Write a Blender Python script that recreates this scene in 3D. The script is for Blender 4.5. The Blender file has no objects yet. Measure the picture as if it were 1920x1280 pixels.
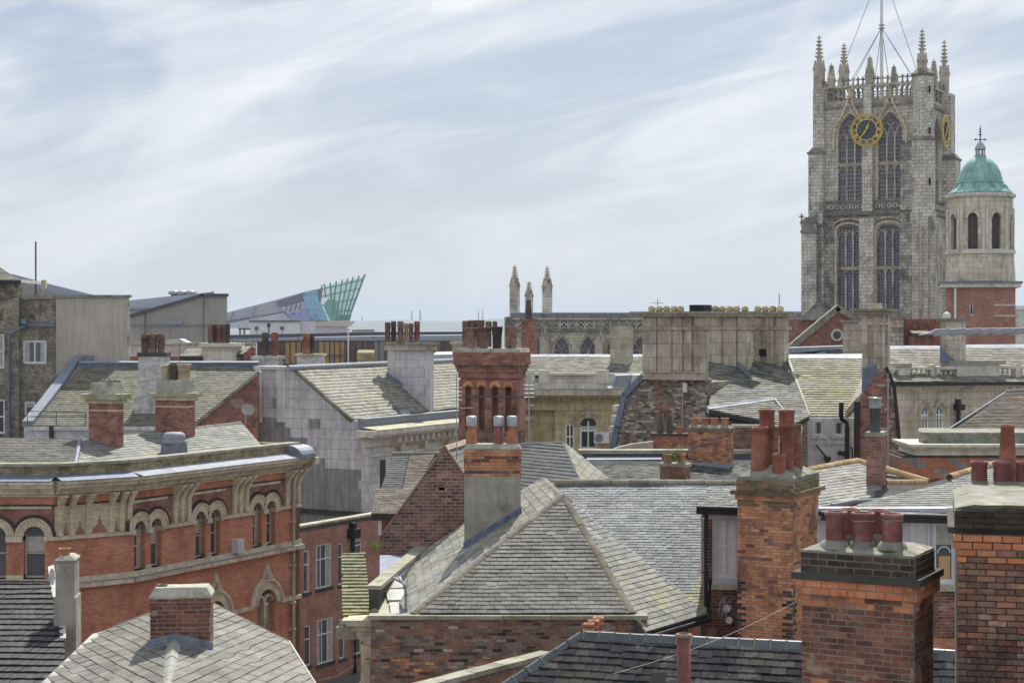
import bpy, math, random
import numpy as np
from mathutils import Vector as V, Matrix, noise as mnoise
random.seed(7)
S = bpy.context.scene
COL = S.collection
R = random.uniform
rad = math.radians
# ------------------------------------------------------------------ camera, light, exposure
F, HY, H = 3200.0, 610.0, 17.0          # focal length in photo pixels, horizon row, eye height (m)
cam = bpy.data.cameras.new('camera'); cam.sensor_width = 36; cam.lens = 36 * F / 1920
cam.shift_y = -(640 - HY) / 1920; cam.clip_end = 20000; cam.clip_start = .5
co = bpy.data.objects.new('camera', cam); COL.objects.link(co)
co.location = (0, 0, H); co.rotation_euler = (rad(90), 0, 0); S.camera = co
SUN_AZ, SUN_EL = rad(11), rad(50)        # azimuth to the right of the view direction, elevation
sd = V((math.sin(SUN_AZ) * math.cos(SUN_EL), math.cos(SUN_AZ) * math.cos(SUN_EL), math.sin(SUN_EL)))
sun = bpy.data.lights.new('sun', 'SUN'); sun.energy = 3.3; sun.angle = rad(0.6); sun.color = (1, .95, .87)
so = bpy.data.objects.new('sun', sun); COL.objects.link(so); so.rotation_euler = sd.to_track_quat('Z', 'Y').to_euler(); so.location = (0, 0, 60)
S.view_settings.view_transform = 'Standard'; S.view_settings.look = 'None'
S.view_settings.gamma = 1; S.view_settings.exposure = 0.80; S.view_settings.use_curve_mapping = False
W = bpy.data.worlds.new('World'); S.world = W; W.use_nodes = True
def world():
    nt = W.node_tree; N = nt.nodes; L = nt.links; N.clear()
    out = N.new('ShaderNodeOutputWorld'); bg = N.new('ShaderNodeBackground'); bg.inputs[1].default_value = .125
    sky = N.new('ShaderNodeTexSky'); sky.sky_type = 'NISHITA'; sky.sun_disc = False
    sky.sun_elevation = SUN_EL; sky.sun_rotation = SUN_AZ; sky.air_density = 1; sky.dust_density = .6; sky.ozone_density = 1.3
    tc = N.new('ShaderNodeTexCoord'); sep = N.new('ShaderNodeSeparateXYZ'); L.new(tc.outputs['Generated'], sep.inputs[0])
    def m(op, a, b=None, c=None, clamp=False):
        n = N.new('ShaderNodeMath'); n.operation = op; n.use_clamp = clamp
        for i, x in enumerate((a, b, c)):
            if x is None: continue
            if isinstance(x, (int, float)): n.inputs[i].default_value = x
            else: L.new(x, n.inputs[i])
        return n.outputs[0]
    z = m('MAXIMUM', sep.outputs[2], 0.0)
    # cirrus bands drawn out along one slanting direction across the dome
    zt = m('SUBTRACT', sep.outputs[2], m('MULTIPLY', sep.outputs[0], .24))
    def noise(sx, sy, det, rough, dist, off):
        c = N.new('ShaderNodeCombineXYZ'); L.new(m('MULTIPLY', sep.outputs[0], sx), c.inputs[0]); L.new(m('MULTIPLY', zt, sy), c.inputs[2]); L.new(m('ADD', m('MULTIPLY', sep.outputs[1], sx), off), c.inputs[1])
        t = N.new('ShaderNodeTexNoise'); t.inputs['Scale'].default_value = 1; t.inputs['Detail'].default_value = det
        t.inputs['Roughness'].default_value = rough; t.inputs['Distortion'].default_value = dist; L.new(c.outputs[0], t.inputs['Vector']); return t.outputs[0]
    def ss(x, lo, hi):
        n = N.new('ShaderNodeMapRange'); n.interpolation_type = 'SMOOTHSTEP'; L.new(x, n.inputs[0]); n.inputs[1].default_value = lo; n.inputs[2].default_value = hi; return n.outputs[0]
    big = ss(noise(2.8, 9, 7, .52, 1.2, 5.3), .42, .56)
    thin = ss(noise(4.2, 30, 9, .6, 1.8, 9.1), .42, .66)
    veil = ss(noise(1.6, 3, 3, .5, .2, 1.7), .35, .65)
    wisp = ss(noise(9, 62, 10, .66, 1.0, 14.2), .40, .68); patch = ss(noise(5.5, 13, 8, .6, .6, 21.7), .46, .62); cl = m('ADD', m('MULTIPLY', big, .42), m('ADD', m('MULTIPLY', thin, .28), m('ADD', m('MULTIPLY', wisp, .14), m('MULTIPLY', patch, .26)))); cl = m('ADD', cl, m('MULTIPLY', veil, .15), clamp=True)
    mx = N.new('ShaderNodeMix'); mx.data_type = 'RGBA'
    base = N.new('ShaderNodeMix'); base.data_type = 'RGBA'; base.inputs[0].default_value = .88     # thin veil whitens all of the sky
    L.new(sky.outputs[0], base.inputs[6]); base.inputs[7].default_value = (1.85, 2.1, 2.65, 1)
    hz = m('POWER', m('SUBTRACT', 1, z), 13.0)                                                      # the veil thickens to the horizon
    h2 = N.new('ShaderNodeMix'); h2.data_type = 'RGBA'; L.new(m('MULTIPLY', hz, .92), h2.inputs[0]); L.new(base.outputs[2], h2.inputs[6]); h2.inputs[7].default_value = (3.2, 3.24, 3.22, 1)
    L.new(m('MULTIPLY', m('MULTIPLY', cl, m('SUBTRACT', 1, m('MULTIPLY', hz, .75))), .95), mx.inputs[0]); L.new(h2.outputs[2], mx.inputs[6]); mx.inputs[7].default_value = (4.5, 4.6, 4.7, 1)
    L.new(mx.outputs[2], bg.inputs[0]); L.new(bg.outputs[0], out.inputs[0])
world()
S.cycles.max_bounces = 6; S.cycles.diffuse_bounces = 3; S.cycles.glossy_bounces = 2; S.cycles.transmission_bounces = 4; S.cycles.volume_bounces = 0
S.cycles.transparent_max_bounces = 8; S.cycles.use_denoising = True

# ------------------------------------------------------------------ pixels to places
def P(px, py, Y): return V(((px - 960) / F * Y, Y, H - (py - HY) / F * Y))
def ZP(py, Y): return H - (py - HY) / F * Y
def scr(p): return (960 + p[0] / p[1] * F, HY + (H - p[2]) / p[1] * F) if p[1] > 1 else (-999, -999)
class Plane:
    def __init__(s, a, b, c):
        s.p = V(a); n = (V(b) - s.p).cross(V(c) - s.p).normalized()
        if n.z < 0: n = -n
        s.n = n; s.u = V((0, 0, 1)).cross(n)
        s.u = s.u.normalized() if s.u.length > 1e-3 else V((1, 0, 0))
        if s.u.x < 0: s.u = -s.u
        s.v = n.cross(s.u).normalized()
        if s.v.z < 0: s.v = -s.v
    def zat(s, x, y): return s.p.z - (s.n.x * (x - s.p.x) + s.n.y * (y - s.p.y)) / s.n.z
    def hit(s, px, py):
        d = V(((px - 960) / F, 1, -(py - HY) / F)); o = V((0, 0, H))
        return o + d * ((s.p - o).dot(s.n) / d.dot(s.n))
class Frame:
    """plan frame: u along the front (to the right), w away from the camera"""
    def __init__(s, px, Y, yaw=28):
        s.o = V(((px - 960) / F * Y, Y, 0)); a = rad(yaw)
        s.u = V((math.cos(a), -math.sin(a), 0)); s.w = V((math.sin(a), math.cos(a), 0)); s.Y = Y; s.yaw = a
    def pt(s, u, w, z): return s.o + s.u * u + s.w * w + V((0, 0, z))
    def ua(s, px, w=0):
        k = (px - 960) / F; q = s.o + s.w * w; return (k * q.y - q.x) / (s.u.x - k * s.u.y)
    def wa(s, px, u=0):
        k = (px - 960) / F; q = s.o + s.u * u; return (k * q.y - q.x) / (s.w.x - k * s.w.y)
    def z(s, py, u=0, w=0): return ZP(py, (s.o + s.u * u + s.w * w).y)
class Face:
    """vertical face: coordinates (a along it, z, d outward)"""
    def __init__(s, fr, axis='u', c=0, sg=1): s.f, s.ax, s.c, s.sg = fr, axis, c, sg
    def pt(s, a, z, d=0):
        return s.f.pt(a, s.c - d * s.sg, z) if s.ax == 'u' else s.f.pt(s.c + d * s.sg, a, z)
    def a(s, px): return s.f.ua(px, s.c) if s.ax == 'u' else s.f.wa(px, s.c)
    def z(s, px, py): return ZP(py, s.pt(s.a(px), 0).y)
    def az(s, px, py): return s.a(px), s.z(px, py)
    def Y(s, px): return s.pt(s.a(px), 0).y
def wall2(pxA, YA, pxB, YB):
    a = V(((pxA - 960) / F * YA, YA)); b = V(((pxB - 960) / F * YB, YB)); d = b - a
    return Face(Frame(pxA, YA, -math.degrees(math.atan2(d.y, d.x))))

# ------------------------------------------------------------------ meshes
class MB:
    def __init__(s): s.v = []; s.f = []; s.m = []; s.cm = 0; s.sm = []
    def add(s, vs, fs, sm=False):
        k = len(s.v); s.v += [tuple(x) for x in vs]; s.f += [tuple(i + k for i in f) for f in fs]; s.m += [s.cm] * len(fs); s.sm += [sm] * len(fs); return s
    def hexa(s, p): return s.add(p, [(0, 3, 2, 1), (4, 5, 6, 7), (0, 1, 5, 4), (1, 2, 6, 5), (2, 3, 7, 6), (3, 0, 4, 7)])
    def fbox(s, fr, u0, u1, w0, w1, z0, z1, top=0):
        t = top
        return s.hexa([fr.pt(u0, w0, z0), fr.pt(u1, w0, z0), fr.pt(u1, w1, z0), fr.pt(u0, w1, z0), fr.pt(u0 + t, w0 + t, z1), fr.pt(u1 - t, w0 + t, z1), fr.pt(u1 - t, w1 - t, z1), fr.pt(u0 + t, w1 - t, z1)])
    def box(s, fc, a0, a1, z0, z1, d0, d1):
        return s.hexa([fc.pt(a0, z0, d0), fc.pt(a1, z0, d0), fc.pt(a1, z0, d1), fc.pt(a0, z0, d1), fc.pt(a0, z1, d0), fc.pt(a1, z1, d0), fc.pt(a1, z1, d1), fc.pt(a0, z1, d1)])
    def prism(s, pts, ext):
        n = len(pts); e = V(ext)
        return s.add([V(p) for p in pts] + [V(p) + e for p in pts], [tuple(range(n)), tuple(range(2 * n - 1, n - 1, -1))] + [((i + 1) % n, i, i + n, (i + 1) % n + n) for i in range(n)])
    def poly(s, fc, az, d0, d1): # polygon in wall coordinates, d0..d1 deep
        n = fc.pt(0, 0, 1) - fc.pt(0, 0, 0)
        return s.prism([fc.pt(a, z, d1) for a, z in az], n * (d0 - d1))
    def tube(s, pts, r, n=6, caps=True):
        pts = [V(p) for p in pts]; rs = r if isinstance(r, (list, tuple)) else [r] * len(pts); vs = []; fs = []
        for i, p in enumerate(pts):
            d = (pts[min(i + 1, len(pts) - 1)] - pts[max(i - 1, 0)]).normalized()
            x = d.cross(V((0, 0, 1)));  x = x.normalized() if x.length > .05 else V((1, 0, 0)); y = d.cross(x)
            vs += [p + (x * math.cos(2 * math.pi * k / n) + y * math.sin(2 * math.pi * k / n)) * rs[i] for k in range(n)]
        for i in range(len(pts) - 1):
            fs += [(i * n + k, i * n + (k + 1) % n, (i + 1) * n + (k + 1) % n, (i + 1) * n + k) for k in range(n)]
        s.add(vs, fs, n > 5)
        if caps: s.add(vs[:n], [tuple(range(n))[::-1]]); s.add(vs[-n:], [tuple(range(n))])
        return s
    def lathe(s, o, prof, n=14, rot=0, smooth=True, sq=None):
        vs = []; fs = []; o = V(o)
        for r, z in prof: vs += [o + V((r * math.cos(2 * math.pi * (k + rot) / n), r * math.sin(2 * math.pi * (k + rot) / n), z)) for k in range(n)]
        for i in range(len(prof) - 1): fs += [(i * n + k, i * n + (k + 1) % n, (i + 1) * n + (k + 1) % n, (i + 1) * n + k) for k in range(n)]
        s.add(vs, fs, smooth)
        if prof[-1][0] > 1e-3: s.add(vs[-n:], [tuple(range(n))])
        return s
    def ring(s, fc, ac, zc, r0, r1, d0, d1, a0=0, a1=180, n=12):
        vs = []; fs = []
        for k in range(n + 1):
            t = rad(a0 + (a1 - a0) * k / n); c, q = math.cos(t), math.sin(t)
            vs += [fc.pt(ac + r0 * c, zc + r0 * q, d0), fc.pt(ac + r0 * c, zc + r0 * q, d1), fc.pt(ac + r1 * c, zc + r1 * q, d1), fc.pt(ac + r1 * c, zc + r1 * q, d0)]
        for k in range(n):
            i = 4 * k; fs += [(i + j, i + (j + 1) % 4, i + 4 + (j + 1) % 4, i + 4 + j) for j in range(4)]
        fs += [(0, 1, 2, 3), (4 * n + 3, 4 * n + 2, 4 * n + 1, 4 * n)]
        return s.add(vs, fs)
    def strip(s, fc, path, wd, d0, d1): # moulding that follows a path of (a,z)
        for (a, b), (c, d) in zip(path[:-1], path[1:]):
            t = V((c - a, d - b)); L_ = t.length
            if L_ < 1e-4: continue
            n = V((-t.y, t.x)) / L_ * wd / 2; e = t / L_ * wd * .25
            q = [(a - e.x + n.x, b - e.y + n.y), (c + e.x + n.x, d + e.y + n.y), (c + e.x - n.x, d + e.y - n.y), (a - e.x - n.x, b - e.y - n.y)]
            s.hexa([fc.pt(x, z, d0) for x, z in q] + [fc.pt(x, z, d1) for x, z in q])
        return s
    def holes(s, fc, a0, a1, z0, z1, hs, th, d=0):
        """wall a0..a1 x z0..z1 with openings (a0,a1,z0,z1,kind[,spring])"""
        A = sorted({a0, a1, *[h[0] for h in hs], *[h[1] for h in hs]}); A = [x for x in A if a0 <= x <= a1]
        Z = sorted({z0, z1, *[h[2] for h in hs], *[h[3] for h in hs]}); Z = [x for x in Z if z0 <= x <= z1]
        for i in range(len(A) - 1):
            run = None
            for j in range(len(Z) - 1):
                ca, cz = (A[i] + A[i + 1]) / 2, (Z[j] + Z[j + 1]) / 2
                inside = any(h[0] < ca < h[1] and h[2] < cz < h[3] for h in hs)
                if not inside and run is None: run = Z[j]
                if (inside or j == len(Z) - 2) and run is not None:
                    e = Z[j] if inside else Z[j + 1]; s.box(fc, A[i], A[i + 1], run, e, d - th, d); run = None
        for h in hs:
            if h[4]:
                ar = arch(h[0], h[1], h[3], h[4]); m = len(ar) // 2
                s.poly(fc, [(h[0], h[3] + 1e-3)] + ar[:m + 1][::-1], d - th, d)
                s.poly(fc, [(h[1], h[3] + 1e-3)] + ar[m:], d - th, d)
        return s
    def mesh(s, name, mats, off=V((0, 0, 0))):
        me = bpy.data.meshes.new(name)
        me.from_pydata([(x - off[0], y - off[1], z - off[2]) for x, y, z in s.v], [], s.f)
        for mt in mats: me.materials.append(mt)
        me.polygons.foreach_set('material_index', s.m); me.polygons.foreach_set('use_smooth', s.sm)
        n = len(me.loops)
        if n:
            vi = np.empty(n, np.int32); me.loops.foreach_get('vertex_index', vi)
            nn = np.empty(len(me.polygons) * 3, np.float32); me.polygons.foreach_get('normal', nn); nn = nn.reshape(-1, 3)
            tot = np.empty(len(me.polygons), np.int32); me.polygons.foreach_get('loop_total', tot)
            nl = np.repeat(nn, tot, axis=0); co_ = np.array(s.v, np.float64)[vi]
            t = np.stack([-nl[:, 1], nl[:, 0], np.zeros(n)], 1); ln = np.linalg.norm(t, axis=1); flat = ln < .08
            t[flat] = (1, 0, 0); ln[flat] = 1; t /= ln[:, None]; b = np.cross(nl, t)
            uv = np.stack([(co_ * t).sum(1), (co_ * b).sum(1)], 1).astype(np.float32)
            me.uv_layers.new(name='UVMap').data.foreach_set('uv', uv.ravel())
        return me
def arch(a0, a1, ztop, kind, n=6):
    """outline of an arch head from the left spring to the right spring, crown at ztop"""
    c, r = (a0 + a1) / 2, (a1 - a0) / 2; o = []
    if kind == 'round':
        for k in range(2 * n + 1): t = math.pi * (1 - k / (2 * n)); o.append((c + r * math.cos(t), ztop - r + r * math.sin(t)))
    elif kind == 'pointed':
        Rr = 2 * r * 1.0; hh = math.sqrt(Rr * Rr - (Rr - r) ** 2)
        for k in range(n + 1): t = math.pi - (math.acos((Rr - r) / Rr)) * k / n; o.append((a0 + Rr + Rr * math.cos(t), ztop - hh + Rr * math.sin(t)))
        o += [(2 * c - x, z) for x, z in o[:-1][::-1]]
    else: # low four-centred head
        hh = r * .55
        for k in range(n + 1): t = math.pi * .5 * k / n; o.append((c - r * math.cos(t), ztop - hh + hh * math.sin(t) ** .9))
        o += [(2 * c - x, z) for x, z in o[:-1][::-1]]
    return o

class Thing:
    def __init__(s, name, label, cat, loc, group=None, kind=None, empty=True):
        s.loc = V(loc); s.pieces = []; s.name = name
        s.o = bpy.data.objects.new(name, None); COL.objects.link(s.o); s.o.location = s.loc; s.o.empty_display_size = .2
        s.o['label'] = label; s.o['category'] = cat
        if group: s.o['group'] = group
        if kind: s.o['kind'] = kind
        THINGS.append(s)
    def part(s, name, mb, mat, parent=None, label=None, kind=None):
        o = bpy.data.objects.new(name, mb.mesh(name, [MT(x) for x in (mat if isinstance(mat, (list, tuple)) else [mat])], s.loc)); COL.objects.link(o)
        o.parent = parent or s.o
        if label: o['label'] = label
        if kind: o['kind'] = kind
        return o
THINGS = []
def solo(name, label, cat, mb, mat, loc=None, group=None, kind=None):
    """a thing that is one mesh"""
    vs = mb.v; loc = V(loc) if loc is not None else V((sum(v[0] for v in vs) / len(vs), sum(v[1] for v in vs) / len(vs), min(v[2] for v in vs)))
    o = bpy.data.objects.new(name, mb.mesh(name, [MT(x) for x in (mat if isinstance(mat, (list, tuple)) else [mat])], loc)); COL.objects.link(o); o.location = loc
    if kind: o['kind'] = kind
    if label: o['label'] = label
    if cat: o['category'] = cat
    if group: o['group'] = group
    return o

# ------------------------------------------------------------------ pieces (bricks, slates, tiles, blocks)
UB = [(-.5, -.5, -.5), (.5, -.5, -.5), (.5, .5, -.5), (-.5, .5, -.5), (-.5, -.5, .5), (.5, -.5, .5), (.5, .5, .5), (-.5, .5, .5)]
UF = [(0, 3, 2, 1), (4, 5, 6, 7), (0, 1, 5, 4), (1, 2, 6, 5), (2, 3, 7, 6), (3, 0, 4, 7)]
BOXMESH = {}
def piece_box(T, kind, mat, parent, c, x, y, z, sx, sy, sz):
    """box piece with axes x,y,z (unit vectors) and sizes"""
    M = Matrix(((x.x * sx, y.x * sy, z.x * sz, c.x), (x.y * sx, y.y * sy, z.y * sz, c.y), (x.z * sx, y.z * sy, z.z * sz, c.z), (0, 0, 0, 1)))
    T.pieces.append((kind, mat, parent, M, None, max(sx, sz)))
def piece_raw(T, kind, mat, parent, verts, faces, size): T.pieces.append((kind, mat, parent, None, (verts, faces), size))
def flush(limit=300, minpx=9.0):
    for T in THINGS:
        groups = {}
        for p in T.pieces: groups.setdefault(p[0], []).append(p)
        for kind, ps in groups.items():
            def rank(p):
                c = p[3].translation if p[3] is not None else sum((V(v) for v in p[4][0]), V()) / len(p[4][0])
                sx_, sy_ = scr(c); inside = -20 < sx_ < 1940 and -10 < sy_ < 1290
                return (p[5] * F / max(c.y, 1)) * (1 if inside else .01)
            rk = sorted(((rank(p), i) for i, p in enumerate(ps)), reverse=True)
            sel = {i for r_, i in rk[:limit] if r_ >= minpx}
            rest = {}
            for i, p in enumerate(ps):
                kd, mat, parent, M, raw, size = p
                if i in sel:
                    if M is not None:
                        key = (kd, mat)
                        if key not in BOXMESH:
                            me = bpy.data.meshes.new(kd); me.from_pydata(UB, [], UF); me.materials.append(MT(mat)); BOXMESH[key] = me
                        o = bpy.data.objects.new(kd, BOXMESH[key]); o.matrix_basis = Matrix.Translation(-T.loc) @ M
                    else:
                        vs, fs = raw; c = sum((V(v) for v in vs), V()) / len(vs)
                        me = bpy.data.meshes.new(kd); me.from_pydata([tuple(V(v) - c) for v in vs], [], fs); me.materials.append(MT(mat))
                        o = bpy.data.objects.new(kd, me); o.location = c - T.loc
                    COL.objects.link(o); o.parent = parent if parent is not None else T.o
                else: rest.setdefault(parent, []).append(p)
            for parent, pl in rest.items():
                vs = []; fs = []; mi = []; mats = []; k = 0
                for kd, mat, _, M, raw, size in pl:
                    if mat not in mats: mats.append(mat)
                    if M is not None:
                        a = np.array(UB) @ np.array(M.to_3x3()).T + np.array(M.translation); vv, ff = a.tolist(), UF
                    else: vv, ff = raw
                    vs += [(v[0] - T.loc.x, v[1] - T.loc.y, v[2] - T.loc.z) for v in vv]; fs += [tuple(i + k for i in f) for f in ff]; k += len(vv); mi += [mats.index(mat)] * len(ff)
                me = bpy.data.meshes.new(kind + 's'); me.from_pydata(vs, [], fs)
                for mt in mats: me.materials.append(MT(mt))
                me.polygons.foreach_set('material_index', mi)
                o = bpy.data.objects.new(kind + 's', me); COL.objects.link(o); o.parent = parent if parent is not None else T.o; o['kind'] = 'stuff'

def clip(poly, cl):
    """Sutherland-Hodgman: poly (2D) against a convex counter-clockwise polygon cl"""
    out = poly
    for i in range(len(cl)):
        ax, ay = cl[i]; bx, by = cl[(i + 1) % len(cl)]; ins = lambda p: (bx - ax) * (p[1] - ay) - (by - ay) * (p[0] - ax) >= -1e-9
        src = out; out = []
        if not src: return []
        for j in range(len(src)):
            p, q = src[j], src[(j + 1) % len(src)]; ip, iq = ins(p), ins(q)
            if ip: out.append(p)
            if ip != iq:
                dx, dy = q[0] - p[0], q[1] - p[1]; den = (bx - ax) * dy - (by - ay) * dx
                t = ((by - ay) * (p[0] - ax) - (bx - ax) * (p[1] - ay)) / den; out.append((p[0] + t * dx, p[1] + t * dy))
    return out
def area2(p): return sum(p[i][0] * p[(i + 1) % len(p)][1] - p[(i + 1) % len(p)][0] * p[i][1] for i in range(len(p))) / 2
def slope(T, pl, px, mat, w=.25, g=.19, t=.016, kind='slate', name='roof_slope', under='under', pts=None, thick=.18, jit=1, step=None, matfn=None, label=None, real=True, vdir=None, parent=None):
    """roof plane: outline in photo pixels cast onto the plane, laid with overlapping slates in courses"""
    P3 = pts or [pl.hit(*q) for q in px]
    mb = MB(); mb.prism([p - pl.n * .012 for p in P3], pl.n * -thick); par = T.part(name, mb, under if real else mat, label=label, parent=parent)
    if not real: return P3
    o = min(P3, key=lambda p: p.dot(pl.v)); U, Vv = pl.u, pl.v
    q = [((p - o).dot(U), (p - o).dot(Vv)) for p in P3]
    if area2(q) < 0: q = q[::-1]
    u0, u1 = min(a for a, b in q), max(a for a, b in q); v1 = max(b for a, b in q)
    r = 0; v = 0.0
    while v < v1:
        x = u0 - (w / 2 if r % 2 else 0) - R(0, .02)
        while x < u1:
            ww = w * R(.93, 1.07) if jit else w; c = clip([(x + .004, v), (x + ww - .004, v), (x + ww - .004, v + g * 1.02), (x + .004, v + g * 1.02)], q)
            if len(c) >= 3 and abs(area2(c)) > .08 * w * g:
                pc = o + U * x + Vv * v; sag = mnoise.noise(pc * .55) * .022 * jit; dy = R(-.006, .006) * jit + (-.05 * (random.random() < .012)) * (v > g); hb = R(0, .005) * jit + sag + .02; ku = R(-.006, .006) * jit; n = len(c)
                lo = []; hi = []
                for a, b in c:
                    k = (b - v) / g; hh = t * (1.35 - .95 * k) + hb + ku * ((a - x) / ww - .5)
                    bb = b + (dy if k < .1 else 0); base = o + U * a + Vv * bb; lo.append(base - pl.n * .012); hi.append(base + pl.n * hh)
                fs = [tuple(range(n, 2 * n))] + [(i, (i + 1) % n, n + (i + 1) % n, n + i) for i in range(n)]
                cc = o + U * (x + ww / 2) + Vv * (v + g / 2)
                piece_raw(T, kind, matfn(cc) if matfn else mat, par, lo + hi, fs, w)
            x += ww
        v += g; r += 1
    return P3
def flashing(T, fr, u0, u1, pl, mat='lead', up=.16, out=.15, w=0):
    mb = MB(); n = 10; q = [fr.pt(u0 + (u1 - u0) * i / n, w, 0) for i in range(n + 1)]; f = -fr.w
    for u, v in zip(q[:-1], q[1:]):
        a, b = V((u.x, u.y, pl.zat(u.x, u.y) + .02)), V((v.x, v.y, pl.zat(v.x, v.y) + .02)); u2, v2 = u + f * out, v + f * out
        mb.prism([a + f * .02, b + f * .02, b + f * .02 + V((0, 0, up)), a + f * .02 + V((0, 0, up))], f * -.018)
        mb.prism([a, b, V((v2.x, v2.y, pl.zat(v2.x, v2.y) + .035)), V((u2.x, u2.y, pl.zat(u2.x, u2.y) + .035))], (0, 0, .012))
    return T.part('flashing', mb, mat)
def raybox(mb, q, Y, dep, px_edge=None):
    """upright block: outline facing the viewer's street, side walls running away along the street"""
    xs = [p[0] for p in q]; e = px_edge if px_edge is not None else max(xs); return mb.prism([P(x, y, Y) for x, y in q], V(((e - 960) / F, 1, 0)) * dep)
def ridge(T, a, b, mat, L=.42, r=.11, drop=.10, round_=False, kind='ridge_tile', parent=None, lift=.02, collar=None):
    """capping tiles along a ridge or hip"""
    a, b = V(a), V(b); d = b - a; n = max(1, round(d.length / L)); e = d / n; dn = d.normalized(); x = dn.cross(V((0, 0, 1))).normalized(); up = x.cross(dn)
    for k in range(n):
        p = a + e * k; q = p + e * R(.965, .99); z = R(0, .012) + lift
        if round_: prof = [(r * math.cos(t), r * math.sin(t) - r * .35) for t in [math.pi * i / 6 for i in range(7)]]
        else: prof = [(r * 1.15, -drop), (r * .25, .0), (0, .012), (-r * .25, 0), (-r * 1.15, -drop)]
        o2 = [(c * .8, s_ - .03) for c, s_ in prof[::-1]]; sec = prof + o2; m = len(sec); vs = []
        for pp, g_ in ((p, 1.06), (q, 1.0)): vs += [pp + x * (c * g_) + up * (s_ * g_ + z) for c, s_ in sec]
        fs = [(i, (i + 1) % m, m + (i + 1) % m, m + i) for i in range(m)] + [tuple(range(m))[::-1], tuple(range(m, 2 * m))]
        piece_raw(T, kind, mat, parent, vs, fs, L)
        if collar:
            vs = []
            for pp in (p, p + dn * .035): vs += [pp + x * (c * 1.12) + up * (s_ * 1.12 + z + .012) for c, s_ in sec]
            piece_raw(T, 'tile_collar', collar, parent, vs, fs, r * 2)
def bond(T, fc, a0, a1, z0, z1, mat, parent=None, bl=.225, bh=.075, th=.05, kind='brick', joint=.014, jit=.003, d=0, core='mortar', outline=None, matfn=None, skip=None, coreth=.2, block=False):
    """running bond of single bricks or stones on a face, optionally clipped to an outline of (a,z)"""
    if core:
        mb = MB()
        if outline: mb.poly(fc, outline, d - coreth, d - .005)
        else: mb.box(fc, a0, a1, z0, z1, d - coreth, d - .005)
        parent = T.part('mortar_core' if kind == 'brick' else 'wall_core', mb, core, parent=parent)
    q = outline
    if q and area2(q) < 0: q = q[::-1]
    n = max(1, round((z1 - z0) / bh)); h = (z1 - z0) / n; nrm = fc.pt(0, 0, 1) - fc.pt(0, 0, 0); ax = (fc.pt(1, 0, 0) - fc.pt(0, 0, 0)); up = V((0, 0, 1))
    for r in range(n):
        zz = z0 + r * h; x = a0 - (bl / 2 if r % 2 else 0)
        while x < a1 - .01:
            ln = bl * (R(.75, 1.25) if block else R(.97, 1.03)); b0, b1 = max(x, a0), min(x + ln, a1); x += ln
            if b1 - b0 < .03: continue
            if skip and skip((b0 + b1) / 2, zz + h / 2): continue
            o = R(-jit, jit); m = matfn((b0 + b1) / 2, zz + h / 2) if matfn else mat
            if q:
                rc = [(b0, zz), (b1, zz), (b1, zz + h), (b0, zz + h)]; c = clip(rc, q)
                if len(c) < 3 or abs(area2(c)) < .1 * bl * bh: continue
                if abs(area2(c) - (b1 - b0) * h) > 1e-5:
                    ca = sum(p[0] for p in c) / len(c); cz = sum(p[1] for p in c) / len(c); c = [(ca + (p[0] - ca) * (1 - joint / ln), cz + (p[1] - cz) * (1 - joint / h)) for p in c]
                    k = len(c); vs = [fc.pt(a, z, d - th) for a, z in c] + [fc.pt(a, z, d + o) for a, z in c]
                    piece_raw(T, kind, m, parent, vs, [tuple(range(k, 2 * k))] + [(i, (i + 1) % k, k + (i + 1) % k, k + i) for i in range(k)], bl); continue
            c = fc.pt((b0 + b1) / 2, zz + h / 2, d + o - th / 2); tl = R(-.012, .012) if jit > .002 else 0
            axx = (ax + up * tl).normalized(); upp = (up - ax * tl).normalized()
            piece_box(T, kind, m, parent, c, axx, nrm, upp, b1 - b0 - joint, th, h - joint)
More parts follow.
